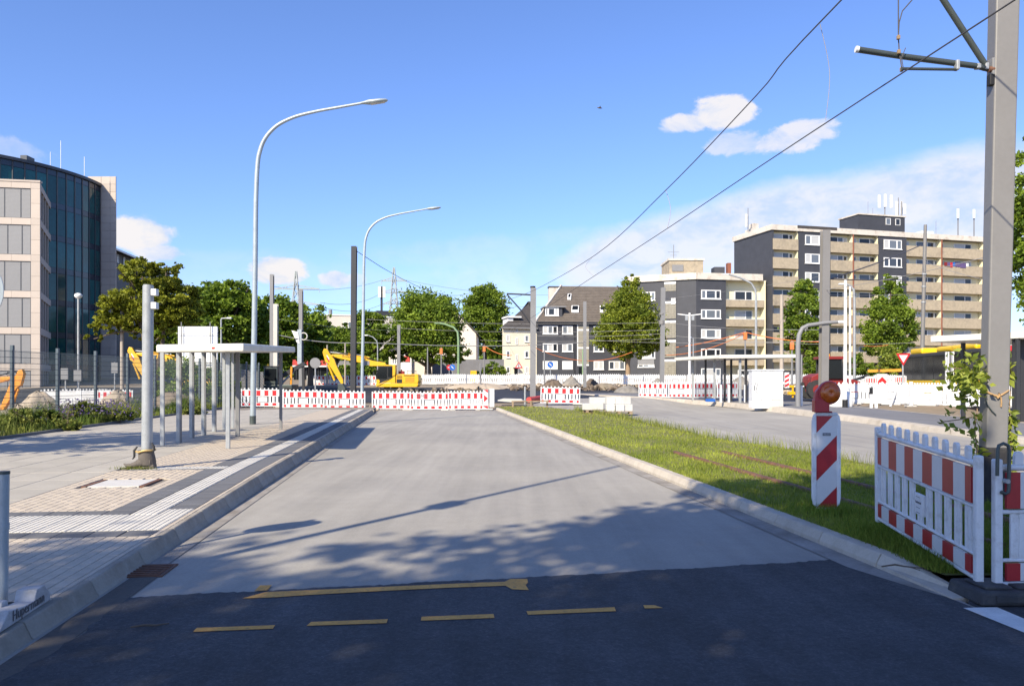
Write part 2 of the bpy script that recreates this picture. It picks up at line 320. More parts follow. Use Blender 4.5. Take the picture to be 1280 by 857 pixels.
MED = [(6.2,6.9),(10,6.8),(14.2,6.6),(17.2,6.3),(20.4,5.45),(26,4.95),(33,4.4),(40,3.3),(46,1.6)]   # (Y, X) right edge of the grass
def XM(Y): return float(np.interp(Y, [a for a, _ in MED], [b for _, b in MED]))
PLK = [(-6,11.5),(12,11.5),(19.6,11.65),(28,11.9),(36.6,12.0),(42,11.5),(47,10.4),(53,8.8),(60,6.0),(70,2.6)]   # right platform kerb
def XPK(Y): return float(np.interp(Y, [a for a, _ in PLK], [b for _, b in PLK]))
def ribbon(name, ys, fa, fb, fz, m, n=3):
    V, Fc = [], []
    for y in ys:
        a, b = fa(y), fb(y)
        for i in range(n): x = a+(b-a)*i/(n-1); V.append((x, y, fz(x, y)))
    for j in range(len(ys)-1):
        for i in range(n-1): Fc.append((j*n+i, j*n+i+1, (j+1)*n+i+1, (j+1)*n+i))
    return struct(name, MB().add(V, Fc), m)
ribbon('road', [-12,0,6,12,20,30,38,43.6], lambda y: XLB(y)-.05, lambda y: XR(y)+.05, lambda x, y: 0, M['concrete_road'])
def zr(x, y): return .05+.15*min(1, max(0, (x-XM(max(y,6.2)))/(XPK(y)-XM(max(y,6.2))+.01)))
ribbon('right_road', [-6,0,6,12,18,24,30,36,42,46,49,53], lambda y: XM(max(y,6.2))-.3, lambda y: XPK(y)+.05, lambda x, y: zr(x, y)+max(0,T(y)-.05)*.9, M['concrete_road'], 5)
# asphalt apron in the foreground, laid over the concrete
seam = [(-2.90,5.93),(-1.3,6.24),(.4,6.58),(1.8,6.9),(2.93,7.16)]; sp = []
for i in range(160):
    f = i/159; x = -2.90+5.83*f; y = float(np.interp(x, [p[0] for p in seam], [p[1] for p in seam]))+random.uniform(-.018,.018)+.012*math.sin(x*7); sp.append((x, y, .006))
lp_ = [(-2.83+.05*math.sin(3*y)+random.uniform(-.025,.025), y, .006) for y in np.linspace(-12, 5.6, 150)]
ap = MB(); ap.add(lp_+sp+[(3.14,6.9,.006),(3.42,5.2,.006),(13,5.2,.006),(13,-12,.006)], [tuple(range(len(lp_)+len(sp)+4))])
ap.add([(3.42,5.2,.0062),(3.36,5.75,.0062),(3.62,6.15,.07),(6.9,6.15,.075),(11.4,6.0,.075),(11.4,5.2,.02)], [tuple(range(6))])
struct('asphalt', ap, M['asphalt'])
roadm = bpy.data.objects['asphalt']
def mark(pts, m=None, z=.0105):                              # painted marking, corners as photo pixels on the road
    q = []
    for x, y in pts: Y = EYE*F/(y-HOR); q.append((XA(x, Y), Y, z))
    return MB().add(q, [tuple(range(len(q)))]).build('road_marking', m or M['yellow_paint'], roadm)
mark([(303,749),(332,741),(400,738),(500,733.5),(600,729),(631,728),(638,724.5),(659,724.5),(660,729),(657,732),(661,738.5),(640,737.5),(632,733),(560,735.5),(460,740.5),(380,745),(345,747.5)])
mark([(318,740),(325,733),(340,732.5),(334,739)], z=.0125)
for p in ([(241,791),(341,787),(344,782.5),(246,786)],[(383,783.5),(483,780),(485,775),(389,778.5)],[(526,777),(618,773.5),(617,768.5),(527,772)],[(660,769.5),(770,765),(768,760),(658,765)],[(806,761.5),(829,761),(818,757.5),(804,757.5)]): mark(p)
w = mark([(1204,761),(1246,760),(1300,783),(1300,800)], M['white_line'])
# ---- left pavement, in street coordinates: -x' away from the road, y' along it
def zoff(t): return -.0107*(13-min(13, max(t, 3.0)))            # the pavement ramps down towards the camera
SL = math.atan(.0107)
pvb = MB(); pvb.ext([(-7.75,t,.183+zoff(t)) for t in (-10,3,13,42.5)]+[(-7.75,42.5,-.3),(-7.75,-10,-.3)], (7.695,0,0))
PV = tag(put('pavement', pvb.mesh('pavement', M['mortar']), None, (-2.54,0,0), 0, TH), kind='structure')
def loc2px(x, y, z=.2):
    X = -2.54+x*math.cos(TH)-y*math.sin(TH); Y = x*math.sin(TH)+y*math.cos(TH)
    return (640+X/Y*F if Y > .5 else -9999), Y
def seen(x, y): p, Y = loc2px(x, y); return Y > 3.9 and p > -45
def piece(w_, l_, h=.03, g=.006):
    a, b = w_/2-g/2, l_/2-g/2; c = .004
    return MB().add([(-a,-b,-h),(a,-b,-h),(a,b,-h),(-a,b,-h),(-a,-b,-c),(a,-b,-c),(a,b,-c),(-a,b,-c),(-a+c,-b+c,0),(a-c,-b+c,0),(a-c,b-c,0),(-a+c,b-c,0)],
        [(0,1,5,4),(1,2,6,5),(2,3,7,6),(3,0,4,7),(4,5,9,8),(5,6,10,9),(6,7,11,10),(7,4,8,11),(8,9,10,11)])
def lay(name, cells, mb, mats, limit=300, field=None, zz=.2):
    """cells: centres; the nearest pieces become parts, the rest one part of kind stuff"""
    me = mb.mesh(name, mats); vis = sorted([c for c in cells if seen(*c)], key=lambda c: c[1]); near = set(vis[:limit]); rest = [c for c in cells if c not in near and loc2px(*c)[0] > -700]
    for c in vis[:limit]:
        o = put(name, me, PV, (c[0], c[1], zz+zoff(c[1])+random.uniform(-.0012,.0012)))
        if 3 < c[1] < 13: o.rotation_euler.x = SL
    if rest:
        V = np.array(mb.v, np.float32); Q = np.array(mb.f, np.int32); C = np.array([(x, y, zz+zoff(y)) for x, y in rest], np.float32); C[:,2] += rng.uniform(-.0012,.0012,len(C))
        VV = (V[None]+C[:,None]).reshape(-1,3); QQ = (Q[None]+(np.arange(len(C))*len(V))[:,None,None]).reshape(-1,4)
        tag(put(field, npmesh(field, VV, QQ, mats), PV), kind='stuff')
C1, C2 = (7.63, 9.13), (12.93, 13.33)                        # the two tactile strips that cross the pavement
def free(x, y, w_, l_, lo=-5.25):
    for a, b, xl in ((C1[0], C1[1], lo), (C2[0], C2[1], -2.35)):
        if y+l_/2 > a+.02 and y-l_/2 < b-.02 and x+w_/2 > xl+.02: return False
    return True
TL = 39.3
ys3 = [7.63+.15+.3*k for k in range(-35, 105)]
lay('edge_paver', [(-.0905, y) for y in ys3], piece(.052,.3), M['paver'], 140, 'edge_paver_row')
dk = [(-.267, y) for y in ys3 if y > 9.13 or 7.63 < y < 7.93]+[(-.893, y) for y in ys3 if y > 9.13 and not 13.03 < y < 13.33]
dk += [(-.58-.3*k, C1[0]+.15) for k in range(0,4)]+[(-1.195-.3*k, C1[1]-.15) for k in range(0,14)]
lay('half_tile', [(-1.195-.3*k, 12.98) for k in range(0,4)], piece(.298,.098), M['grey_tile'], 30, 'half_tile_row')
lay('grey_tile', [(round(a,4), round(b,4)) for a, b in dk if b > -3], piece(.298,.298), M['grey_tile'], 290, 'grey_tile_row')
rib = piece(.298,.298)
for k in range(5): x = -.12+.06*k; rib.box(x-.014, x+.014, -.147, .147, -.002, .005)
wt = [(-.58, y) for y in ys3 if y > 8.83]+[(-.27-.3*k, C1[0]+.45+.3*j) for k in range(0,17) for j in range(0,3) if not (k == 1 and j == 3)]+[(-.893-.3*k, 13.18) for k in range(0,5)]
wt += [(-.27, 8.98)]; dk2 = [(-.893, 8.98)]
lay('tactile_tile', [(round(a,4), round(b,4)) for a, b in wt], rib, M['white_tile'], 290, 'tactile_tile_row', .2)
lay('grey_tile', dk2, piece(.298,.298), M['grey_tile'], 10, 'x')
bp, bh = [], []
for k in range(23):
    x = -.117-.05-.1*k-(.0035 if k > 8 else 0); odd = k % 2
    runs = [(7.63, -1, 53)]+([(9.13, 1, 19), (13.33, 1, 129)] if x < -1.05 else [])
    for y0_, sg_, cnt in runs:
        if odd: bh.append((round(x,4), round(y0_+sg_*.05,4))); 
        if odd and y0_ == 9.13: bh.append((round(x,4), 12.88))
        for r in range(cnt-(1 if odd and y0_ == 9.13 else 0)):
            y = y0_+sg_*(.1+.2*r+(.1 if odd else 0))
            if y0_ == 9.13 and y > 12.95: continue
            if not (-2.22 < x < -1.27 and 11.0 < y < 11.85): bp.append((round(x,4), round(y,4)))
lay('half_paver', bh, piece(.1,.1,g=.005), M['paver'], 80, 'half_paver_row')
lay('paver', bp, piece(.1,.2,g=.005), M['paver'], 300, 'paver_field')
sl = []
for k in range(9):
    x = -2.425-.3-.6*k
    if x > -5.3: sl += [(x, 7.63-.45-.9*j) for j in range(14)]+[(x, 9.13+.45+.9*j) for j in range(34)]
    else: sl += [(x, -3+.45*(k % 2)+.9*j) for j in range(47)]
lay('slab', [(round(a,4), round(b,4)) for a, b in sl], piece(.6,.9,g=.008), M['slab'], 300, 'slab_field')
cov = thing('manhole_cover', 'pale rectangular service cover with rusty edges set into the beige pavers', 'cover', (-2.54+(-1.745)*math.cos(TH)-11.42*math.sin(TH), -1.745*math.sin(TH)+11.42*math.cos(TH), .185), TH)
MB().box(-.34,.34,-.36,.36,-.03,.003).build('plate', M['cover'], cov, bevel=.004)
for sx in (-1, 1): MB().box(sx*.385-.03, sx*.385+.03, -.38, .38, -.03, .006).build('rim', M['rust'] , cov)
# kerb stones, one metre each
def kerb_row(name, owner, t0, t1, sec, m, dip=None):
    me = None; t = t0
    while t < t1:
        mb = MB(); mb.ext([(x, .004, z) for x, z in sec], (0, .992, 0))
        if me is None: me = mb.mesh(name, m)
        o = put(name, me, owner, (0, t, random.uniform(-.002,.002)+(zoff(t) if owner == PV else 0)), .006); o.rotation_euler.x = SL if owner == PV and 3 < t+.5 < 13 else 0; o.rotation_euler.z = random.uniform(-.0015,.0015); t += 1.0
kerb_row('kerb_stone', PV, -3, 38.5, [(-.062,-.1),(-.062,.2),(-.010,.2),(0,.19),(.04,.10),(.085,.04),(.09,-.1)], M['kerb'])
# rounded end of the kerb
e = MB(); e.ext([(0,0,.0),(.09,0,.0),(.0,.75,.0),(-.5,1.35,.0),(-1.1,1.7,0),(-1.1,1.55,0),(-.55,1.2,0),(-.13,.65,0),(-.13,0,0)], (0,0,.19)); e.build('kerb_stone', M['kerb'], PV, (0,38.5,.005))
RK = tag(put('median_kerb', MB().box(.02,.16,5.9,44,-.2,-.02).mesh('median_kerb', M['mortar']), None, (3.97,0,0), 0, TH), kind='structure')
kerb_row('kerb_stone', RK, 6.9, 43.5, [(0,-.1),(0,.045),(.035,.12),(.05,.13),(.18,.13),(.18,-.1)], M['kerb_warm'])
MB().add([(0,0,-.1),(.18,0,-.1),(.18,0,.02),(0,0,.015),(0,.99,-.1),(.18,.99,-.1),(.18,.99,.13),(.05,.99,.13),(0,.99,.045)], [(0,1,2,3),(8,7,6,5,4),(3,2,6,7,8),(0,3,8,4),(1,5,6,2)]).build('kerb_stone', M['kerb_warm'], RK, (0,5.9,0))
gt = MB(); gt.add([(-.24,6.95,.007),(-.10,6.3,.007),(0,5.95,.007),(0,44,.007),(-.24,44,.007)], [(0,1,2,3,4)]); struct('gutter', gt, M['gutter'], (3.97,0,0), TH)
for g0, g1, w_, gm in ((-3,6.6,.22,'gutter_dark'),(6.6,39,.16,'gutter')):
    gt = MB(); gt.add([(.0,g0,.0075),(w_,g0,.0075),(w_,g1,.0045),(.0,g1,.0045)], [(0,1,2,3)]); struct('left_gutter', gt, M[gm], (-2.45,0,0), TH)
dr = thing('drain_grate', 'rusty iron drain grate in the gutter at the foot of the left kerb', 'drain', (-3.12,6.75,.008), TH)
MB().box(-.16,.16,-.22,.22,-.02,.004).build('frame', M['rust'], dr)
for k in range(6): MB().box(-.13,.13,-.19+.065*k,-.16+.065*k,.003,.012).build('bar', M['rust'], dr)
# ---- median: soil, rails, grass
ysm = [6.2,8,10,12,14.2,17.2,20.4,24,28,33,40,46]
ribbon('median', ysm, lambda y: XR(y)+.165, XM, lambda x, y: .105, M['grass_soil'])
for off, lb in ((1.36,'rusty tram rail sunk in the grass nearer the kerb'),(2.40,'rusty tram rail sunk in the grass farther from the kerb')):
    mb = MB().ext([(-.055,0,-.05),(-.055,0,.0),(-.035,0,.03),(-.02,0,.034),(.035,0,.034),(.035,0,-.05)], (0,9.5,0)); o = mb.build('tram_rail', M['rust'], None, (3.97+off+.1127*(-0)-.0,0,.113)); o.rotation_euler.z = TH
    o.location = (3.97+off-.1127*7.2, 7.2, .117); tag(o, lb, 'rail', 'tram rails in the grass strip')
def blades(name, P, h, wd, lean, m, tone, z0):
    n = len(P); a = rng.uniform(0, 2*np.pi, n); la = rng.uniform(0, 2*np.pi, n); ll = h*lean*rng.uniform(.2,1,n)
    dx, dy = np.cos(a)*wd/2, np.sin(a)*wd/2; B = np.column_stack([P, np.full(n, 0)+z0])
    mid = B+np.column_stack([np.cos(la)*ll*.35, np.sin(la)*ll*.35, h*.6]); tip = B+np.column_stack([np.cos(la)*ll, np.sin(la)*ll, h])
    D = np.column_stack([dx, dy, np.zeros(n)])
    V = np.stack([B-D, B+D, mid+D*.7, mid-D*.7, tip], 1).reshape(-1,3); i = np.arange(n)*5
    Fq = np.concatenate([np.column_stack([i,i+1,i+2]), np.column_stack([i,i+2,i+3]), np.column_stack([i+3,i+2,i+4])])
    return put(name, npmesh(name, V, Fq, m, np.tile(tone, 3)))
n = 150000
u = rng.uniform(0, 1, n); y0, y1 = 6.25, 46.0
Y = 1/np.sqrt((1-u)/y0**2+u/y1**2); L_ = 3.97-.1127*Y+.15; Rr = np.interp(Y, [a for a, _ in MED], [b for _, b in MED])
X = L_+(Rr-L_)*rng.uniform(0, 1, n)+rng.normal(0, .04, n)
off = X-(3.97-.1127*Y); k = ((np.abs(off-1.38) > .038) & (np.abs(off-2.41) > .03) | (Y > 16.6) | (rng.uniform(0,1,n) < np.clip((Y-10)/8,0,.8))) & (off > .13)
k &= rng.uniform(0,1,n) < (.55+.45*np.sin(X*2.1+Y*.7)*np.sin(Y*1.3-X*.6)+.35)
X, Y = X[k], Y[k]; n = len(X)
h = rng.uniform(.025,.062,n)*(1+.35*np.sin(X*3.1)*np.sin(Y*1.7))*np.where(rng.uniform(0,1,n) < .03, 2.2, 1); wd = .0045*np.maximum(1, Y/8)*rng.uniform(.7,1.4,n)
tone = np.clip(.40+.22*np.sin(X*1.9+1.2*np.sin(Y))*np.sin(Y*.9)+.012*(Y-8)+rng.normal(0,.2,n),0,1)
tag(blades('grass', np.column_stack([X, Y]), h, wd, .9, M['grass'], tone, .105), kind='stuff')
# long tufts round the beacon, the barriers and along the kerb
pts = []
for (cx, cy, sp, q) in ((3.72,9.0,.14,800),(3.55,9.3,.3,500),(3.95,8.4,.35,450),(3.6,7.6,.3,900),(3.72,7.9,.2,700),(3.75,7.2,.2,900),(3.7,6.7,.2,900),(3.65,6.35,.18,600),(4.3,7.2,.5,900),(5.2,8,.6,900),(4.3,9.3,.5,700),(6.1,9.75,.35,900)):
    pts.append(np.column_stack([rng.normal(cx, sp, q), rng.normal(cy, sp, q)]))
pts = np.concatenate(pts); pts = pts[(pts[:,0] > 4.12-.1127*pts[:,1]) & (pts[:,1] > 6.22)]; n = len(pts)
tag(blades('tall_grass', pts, rng.uniform(.05,.14,n), .006*rng.uniform(.7,1.3,n), .8, M['grass'], np.clip(rng.normal(.18,.18,n),0,1), .105), kind='stuff')
yy = rng.uniform(14, 40, 2600); pe = np.column_stack([np.interp(yy, [a for a, _ in MED], [b for _, b in MED])+rng.normal(-.05,.07,2600), yy])
tag(blades('edge_weeds', pe, rng.uniform(.08,.4,2600)*rng.uniform(.4,1,2600), .008*yy/14*rng.uniform(.6,1.2,2600), .6, M['weed'], np.clip(rng.normal(.6,.25,2600),0,1), .1), kind='stuff')
# ---- right platform
def strip(name, ys, fa, fb, z0, z1, m, dz=0):
    mb = MB()
    for a, b in zip(ys, ys[1:]):
        za, zb = ZP(a)+dz, ZP(b)+dz
        if z0 is None: mb.quad((fa(a),a,za),(fb(a),a,za),(fb(b),b,zb),(fa(b),b,zb))
    return struct(name, mb, m)
pys = [-6,4,12,16,19.6,24,28,32,36.6,39,42,44.5,47,50,53,56,60,65,70]
strip('right_platform', pys, lambda y: XPK(y)+.3, lambda y: XPK(y)+min(5.4, 3.6+max(0,y-30)*.12), None, 0, M['asphalt_old'])
strip('platform_edging', pys, lambda y: XPK(y)+3.6, lambda y: XPK(y)+3.85, None, 0, M['kerb'], .006)
PK = tag(put('platform_kerb', MB().box(11.7,11.75,2,10,.05,.2).mesh('platform_kerb', M['kerb_warm'])), kind='structure')
yk = 6.0
while yk < 62:
    y2 = yk+1.0; a, b = XPK(yk), XPK(y2); za, zb = ZP(yk), ZP(y2); l0 = T(yk)*.9
    V = []
    for x, y, z in ((a, yk+.006, za), (b, y2-.006, zb)): V += [(x-.06,y,z-.24),(x+.02,y,z-.02),(x+.05,y,z),(x+.42,y,z+.003),(x+.42,y,z-.24)]
    MB().add(V, [(0,1,2,3,4),(9,8,7,6,5),(0,5,6,1),(1,6,7,2),(2,7,8,3),(3,8,9,4)]).build('kerb_stone', M['kerb_warm'], PK); yk = y2
# ---- left verge beyond the pavement
XV = lambda y: -11.42-.1127*y+.9                              # inner edge of the pavement's back kerb
VK = tag(put('verge_kerb', MB().box(-7.79,-7.76,-10,42.5,-.2,.19).mesh('verge_kerb', M['mortar']), None, (-2.54,0,0), 0, TH), kind='structure')
me = None
for t in range(10, 42):
    mb = MB().box(-.05,.05,.004,.996,-.2,.07)
    if me is None: me = mb.mesh('kerb_stone', M['grey_tile'])
    put('kerb_stone', me, VK, (-7.80, t, .2), .006)
ribbon('verge', [4,10,16,20,26,32,38,44,48], lambda y: -17.6 if y < 44 else -19, lambda y: -10.30-.1127*y, lambda x, y: .19+.05*math.sin(x*2)*math.sin(y), M['grass_soil'], 5)
ribbon('building_site', [14,20,26,32,38,44,48], lambda y: -70, lambda y: -17.6 if y < 44 else -19, lambda x, y: .14+.12*math.sin(x*.35)*math.sin(y*.31), M['sand'], 14)
n = 42000
Y = rng.uniform(15, 46, n); X = rng.uniform(-18.6, -11.0, n); k = (X < -10.42-.1127*Y); X, Y = X[k], Y[k]; n = len(X)
dens = np.sin(X*1.7)*np.sin(Y*.8)+.6; k = rng.uniform(0,1,n) < np.clip(dens+.35,.2,1); X, Y = X[k], Y[k]; n = len(X)
tag(blades('verge_grass', np.column_stack([X, Y]), rng.uniform(.12,.55,n)*(1+.5*np.sin(X*2.3+Y)), .016*rng.uniform(.6,1.4,n)*Y/22, .7, M['weed'], np.clip(.35+.3*np.sin(X*.9+Y*.7)+rng.normal(0,.2,n),0,1), .2), kind='stuff')

tg = MB().tube([(-2.52,5.16,.02),(-2.44,5.19,.025),(-2.37,5.2,.02),(-2.3,5.24,.022)], [.006,.009,.008,.004], 6); tag(tg.build('twig', M['bark']), 'dark stick lying on the asphalt near the left gutter', 'twig')
# ------------------------------------------------------------------ near things
def barrier_mesh_parts(L_=2.2, striped=True, detail=False, dark=False):
    """a plastic barrier panel: x along it, z up, front towards -y"""
    P = {}
    ns = 11; red = M['red_dark'] if dark else M['red_sheet']
    def post(): return MB().box(-.03,.03,-.03,.03,.04,1.02)
    def board(z0, z1):
        mb = MB(); x0, x1 = .06, L_-.06; n = 11; w_ = (x1-x0-.0)/(n-1)
        xs = [x0]+[x0+w_*(i+.5) for i in range(n-1)]+[x1]
        for i in range(n): mb.box(xs[i], xs[i+1], -.026, .0, z0, z1, 1 if (i % 2 == 0 and striped) else 0)
        return mb
    rails = [(.93,.98),(.605,.64),(.245,.275),(.06,.10)]
    def rail(z0, z1):
        r = (z1-z0)/2; return MB().tube([(.03,-.0,(z0+z1)/2),(L_-.03,0,(z0+z1)/2)], r, 8)
    sx = [.06+(L_-.12)*(i+.5)/ns for i in range(ns)]; sw = (L_-.12)/ns*(.57 if detail else .62)
    def slat(x, z0=.27, z1=.61): return MB().box(x-sw/2,x-sw*.12,-.010,.010,z0,z1).box(x-sw*.12,x+sw*.12,-.005,.005,z0,z1).box(x+sw*.12,x+sw/2,-.010,.010,z0,z1)
    def peg(x): return MB().ext([(x-.035,-.016,.975),(x+.035,-.016,.975),(x+.035,-.016,1.05),(x+.02,-.016,1.075),(x-.02,-.016,1.075),(x-.035,-.016,1.05)], (0,.032,0))
    return post, board, rails, rail, sx, slat, peg
def barrier(label, loc, rz, L_=2.2, striped=True, near=False, foot='pale', group=None, name='barrier'):
    t = thing(name, label, 'barrier', loc, rz, group)
    post, board, rails, rail, sx, slat, peg = barrier_mesh_parts(L_, striped, near, near)
    wp = M['white_plastic']; mats = [M['white_sheet'], M['red_dark'] if near else M['red_sheet']]
    if near:
        for x in (0, L_): put('post', post().mesh('post', wp), t, (x,0,0), .012)
        for a, b in rails: rail(a, b).build('rail', wp, t)
        for i, x in enumerate(sx):
            if i == 5:
                slat(x, .27, .34).build('slat', wp, t, bevel=.004)
                lp = MB().box(x-sx[0]*.62,x+sx[0]*.62,-.02,.012,.34,.53).build('label_plate', wp, t, bevel=.008)
                q = MB()
                for zz, w1 in ((.50,.05),(.405,.05),(.36,.045)): q.box(x-w1, x+w1*.7, -.0213, -.0203, zz, zz+.004)
                tag(q.build('print_line', M['grey_print'], lp), kind='stuff'); text('haderhof', .034, M['grey_print'], lp, (x,-.0215,.455), (R(90),0,0))
            else: slat(x).build('slat', wp, t, bevel=.004)
        for x in [.06+(L_-.12)*(i+.5)/10 for i in range(10)]: peg(x).build('peg', wp, t, bevel=.006)
    else:
        mb = MB(); mb.box(-.03,.03,-.03,.03,.04,1.02).box(L_-.03,L_+.03,-.03,.03,.04,1.02)
        for a, b in rails: mb.box(.03,L_-.03,-.02,.02,a,b)
        for i, x in enumerate(sx): mb.box(x-.062,x+.062,-.012,.012,.27,.61) if abs(i-5) > 1 else None
        mb.box(sx[4]-.06,sx[6]+.06,-.012,.012,.30,.575)
        mb.build('frame', wp, t)
        f = MB()
        for i in range(10): peg_x = .06+(L_-.12)*(i+.5)/10; f.box(peg_x-.035,peg_x+.035,-.014,.014,.98,1.06)
        f.build('peg_row', wp, t)
        if not striped:
            ft = MB().box(-.42,.42,-.2,.2,0,.10).build('foot', M['block'], t, bevel=.02); ft.location = (L_*.5,0,0)
    board(.65,.92).build('upper_board', mats, t); board(.11,.24).build('lower_board', mats, t)
    if striped and not near:
        put('foot', MB().box(-.40,.40,-.18,.18,0,.09).mesh('foot', M['conc_light'] if foot == 'pale' else M['black_rubber']), t, (L_,0,0), .02)
    return t
def dims(a, b): d = Vector(b)-Vector(a); return math.atan2(d.y, d.x), d.length
# the leaning near pair
A, B = Vector((3.78,8.05,0)), Vector((3.525,5.90,0))
rz, L_ = dims(A, B)
nb = barrier('near white barrier with faded red blocks, standing in tall grass behind the asphalt corner', (A.x,A.y,.125), rz, L_, True, True); nb.location.z += .025; nb.rotation_euler = (R(1), R(2.2), rz)
nb2 = barrier('near white barrier cut by the photo edge, with a grey hook on its post', (3.64,5.86,.04), R(3), 2.2, True, True)
hk = MB().tube([(-.03,-.045,.90),(-.03,-.05,1.09),(-.02,-.05,1.125),(.015,-.05,1.14),(.05,-.05,1.125),(.06,-.05,1.09),(.06,-.045,.80),(.055,-.045,.775),(.03,-.045,.765),(.0,-.045,.78)], .013, 8); hk.build('hook', M['dark_steel'], nb2)
MB().cyl((.035,-.03,.86),(.035,-.075,.86),.018,10).build('bolt', M['galv'], nb2)
f = thing('rubber_block', 'black rubber foot block under the near barrier posts on the asphalt corner', 'block', (3.65,5.90,.012), R(2))
MB().ext([(-.26,-.24,0),(.27,-.24,0),(.24,-.24,.10),(-.23,-.24,.10)], (0,.44,0)).build('block', M['rubber_worn'], f, bevel=.02)
MB().box(-.15,.16,-.252,-.236,.025,.075).build('recess_frame', M['rubber_worn'], f, bevel=.005)
MB().box(-.18,.02,-.17,.10,.10,.125).box(.06,.2,-.17,.10,.10,.12).build('grip', M['rubber_worn'], f, bevel=.01)
tw = MB().tube([(3.02,6.38,.13),(3.1,6.32,.16),(3.17,6.3,.15),(3.26,6.22,.155),(3.3,6.14,.14)], [.006,.008,.006,.005,.003], 6).tube([(3.17,6.3,.15),(3.16,6.2,.17),(3.2,6.12,.16)], [.006,.005,.003], 6)
tag(tw.build('twig', M['bark']), 'small dead twig lying on the kerb before the near barrier', 'twig')
# warning beacon
bc = thing('warning_beacon', 'red and white striped warning beacon with amber lamp standing in the grass', 'beacon', (3.68,9.15,.10), R(-6)); bc.scale = (1,1,1.08)
bd = MB(); w_, z0, z1 = .115, .05, 1.06
def stripe(m_, poly): bd.add([(x,-.0235,z) for x, z in poly], [tuple(range(len(poly)))], m_)
bd.box(-w_,w_,-.022,.022,z0,z1,0)
bands = [(0,.11,'r'),]
def band(c0, c1):     # diagonal band between lines z = c + slope*(x+w)
    s = 1.0; P_ = []
    def clip(poly, zlim, keep_above):
        out = []
        for i in range(len(poly)):
            a, b = poly[i], poly[(i+1) % len(poly)]; ia = (a[1] >= zlim) == keep_above; ib = (b[1] >= zlim) == keep_above
            if ia: out.append(a)
            if ia != ib: t_ = (zlim-a[1])/(b[1]-a[1]); out.append((a[0]+(b[0]-a[0])*t_, zlim))
        return out
    poly = [(-w_, c0), (w_, c0+2*w_*s), (w_, c1+2*w_*s), (-w_, c1)]
    poly = clip(clip(poly, z0+.01, True), z1-.01, False)
    if len(poly) > 2: stripe(1, poly)
band(-.25,.055); band(.345,.61); band(.865,1.2)
bd.build('board', [M['white_sheet'], M['red_dark']], bc)
fr = MB()
for s in (-1, 1): fr.ext([(s*w_,-.03,.05),(s*(w_+.03),-.03,.09),(s*(w_+.045),-.03,.16),(s*(w_+.045),-.03,.98),(s*(w_+.03),-.03,1.05),(s*w_,-.03,1.085)], (0,.06,0))
fr.box(-w_,w_,-.03,.03,1.06,1.085); fr.build('edge_frame', M['white_plastic'], bc, bevel=.008)
MB().box(-.03,.03,-.02,.02,-.02,.06).build('foot_tube', M['white_plastic'], bc)
pl = MB().box(-.045,.045,-.0255,-.0238,.835,.865).build('maker_plate', M['grey_print'], bc); text('Nissen', .026, M['white_sheet'], pl, (0,-.0262,.85), (R(90),0,0))
lh = MB().box(-.145,.02,-.07,.06,1.09,1.23).box(-.13,.06,-.05,.05,1.085,1.10)
ring = [(math.cos(a)*.125, math.sin(a)*.125) for a in np.linspace(0, 2*np.pi, 28, endpoint=False)]
lh.rings([[(.025+x*k,y_,1.30+z*k) for x, z in ring] for y_, k in ((-.055,1.0),(-.02,1.04),(.05,.95),(.07,.7))])
lh.ext([(-.145,-.045,1.20),(.0,-.045,1.2),(.0,-.045,1.38),(-.06,-.045,1.385),(-.125,-.045,1.31)], (0,.09,0))
lh.build('lamp_housing', M['red_dark'], bc, bevel=.012)
ln = MB(); ln.rings([[(.03+x*k,y_,1.30+z*k) for x, z in ring] for y_, k in ((-.05,.90),(-.075,.88),(-.095,.7),(-.103,.40),(-.104,.16),(-.096,.03))])
ln.build('lens', M['amber'], bc)
MB().cyl((.03,0,1.06),(.03,0,1.1),.03,10).build('lamp_socket', M['dark_steel'], bc)
# left edge: short post on a plastic base
pb = thing('steel_post', 'short bluish steel post in a white plastic base on the kerb', 'post', (-3.476,5.33,.115), 0)
MB().cyl((0,0,.0),(.012,0,.905),.031,14).build('tube', M['steel_blue'], pb); MB().cyl((.012,0,.895),(.012,0,.915),.034,14).build('cap', M['dark_steel'], pb)
MB().tube([(.0075,0,.52),(.008,0,.56)],.0345,14).build('clamp', M['steel_blue'], pb)
ba = thing('post_base', 'white plastic sign base with grey lettering lying along the left kerb', 'sign base', (-3.27,5.13,.118), TH+R(3))
MB().ext([(.10,-.62,.0),(.10,-.42,.015),(.10,-.30,.10),(.10,-.12,.075),(.10,.06,.06),(.10,.10,.13),(.10,.22,.13),(.10,.31,.05),(.10,.31,0)], (-.13,0,0)).build('block', M['white_shaded'], ba, bevel=.012)
MB().box(-.17,-.04,-.05,.12,.0,.05).box(-.05,-.03,-.30,-.05,0,.06).build('socket', M['black_rubber'], ba, bevel=.01)
MB().ext([(-.03,-.12,.0),(-.03,.02,.0),(-.03,-.02,.10),(-.03,-.10,.10)], (-.16,0,0)).build('wedge', M['white_shaded'], ba, bevel=.01)
text('Hupermann', .098, M['grey_print'], ba, (.1035,-.03,.052), (R(90),0,R(90)))
# round sign just outside the left edge, its rim and its shadow are seen
sg = thing('traffic_sign', 'round sign on a thin pole cut by the left photo edge', 'sign', (-4.30,6.12,.13), R(12))
MB().cyl((0,0,0),(0,0,2.55),.03,12).build('pole', M['galv'], sg)
rg = [(math.cos(a)*.3, math.sin(a)*.3) for a in np.linspace(0, 2*np.pi, 36, endpoint=False)]
MB().rings([[(x,y_,2.22+z) for x, z in rg] for y_ in (-.05,-.035)], 0, False).build('disc', M['white_sheet'], sg)
MB().rings([[(x*k,y_,2.22+z*k) for x, z in rg] for y_, k in ((-.054,1.01),(-.046,1.01),(-.046,.86),(-.054,.86),(-.054,1.01))], 0, False, False).build('rim', M['steel_blue'], sg)
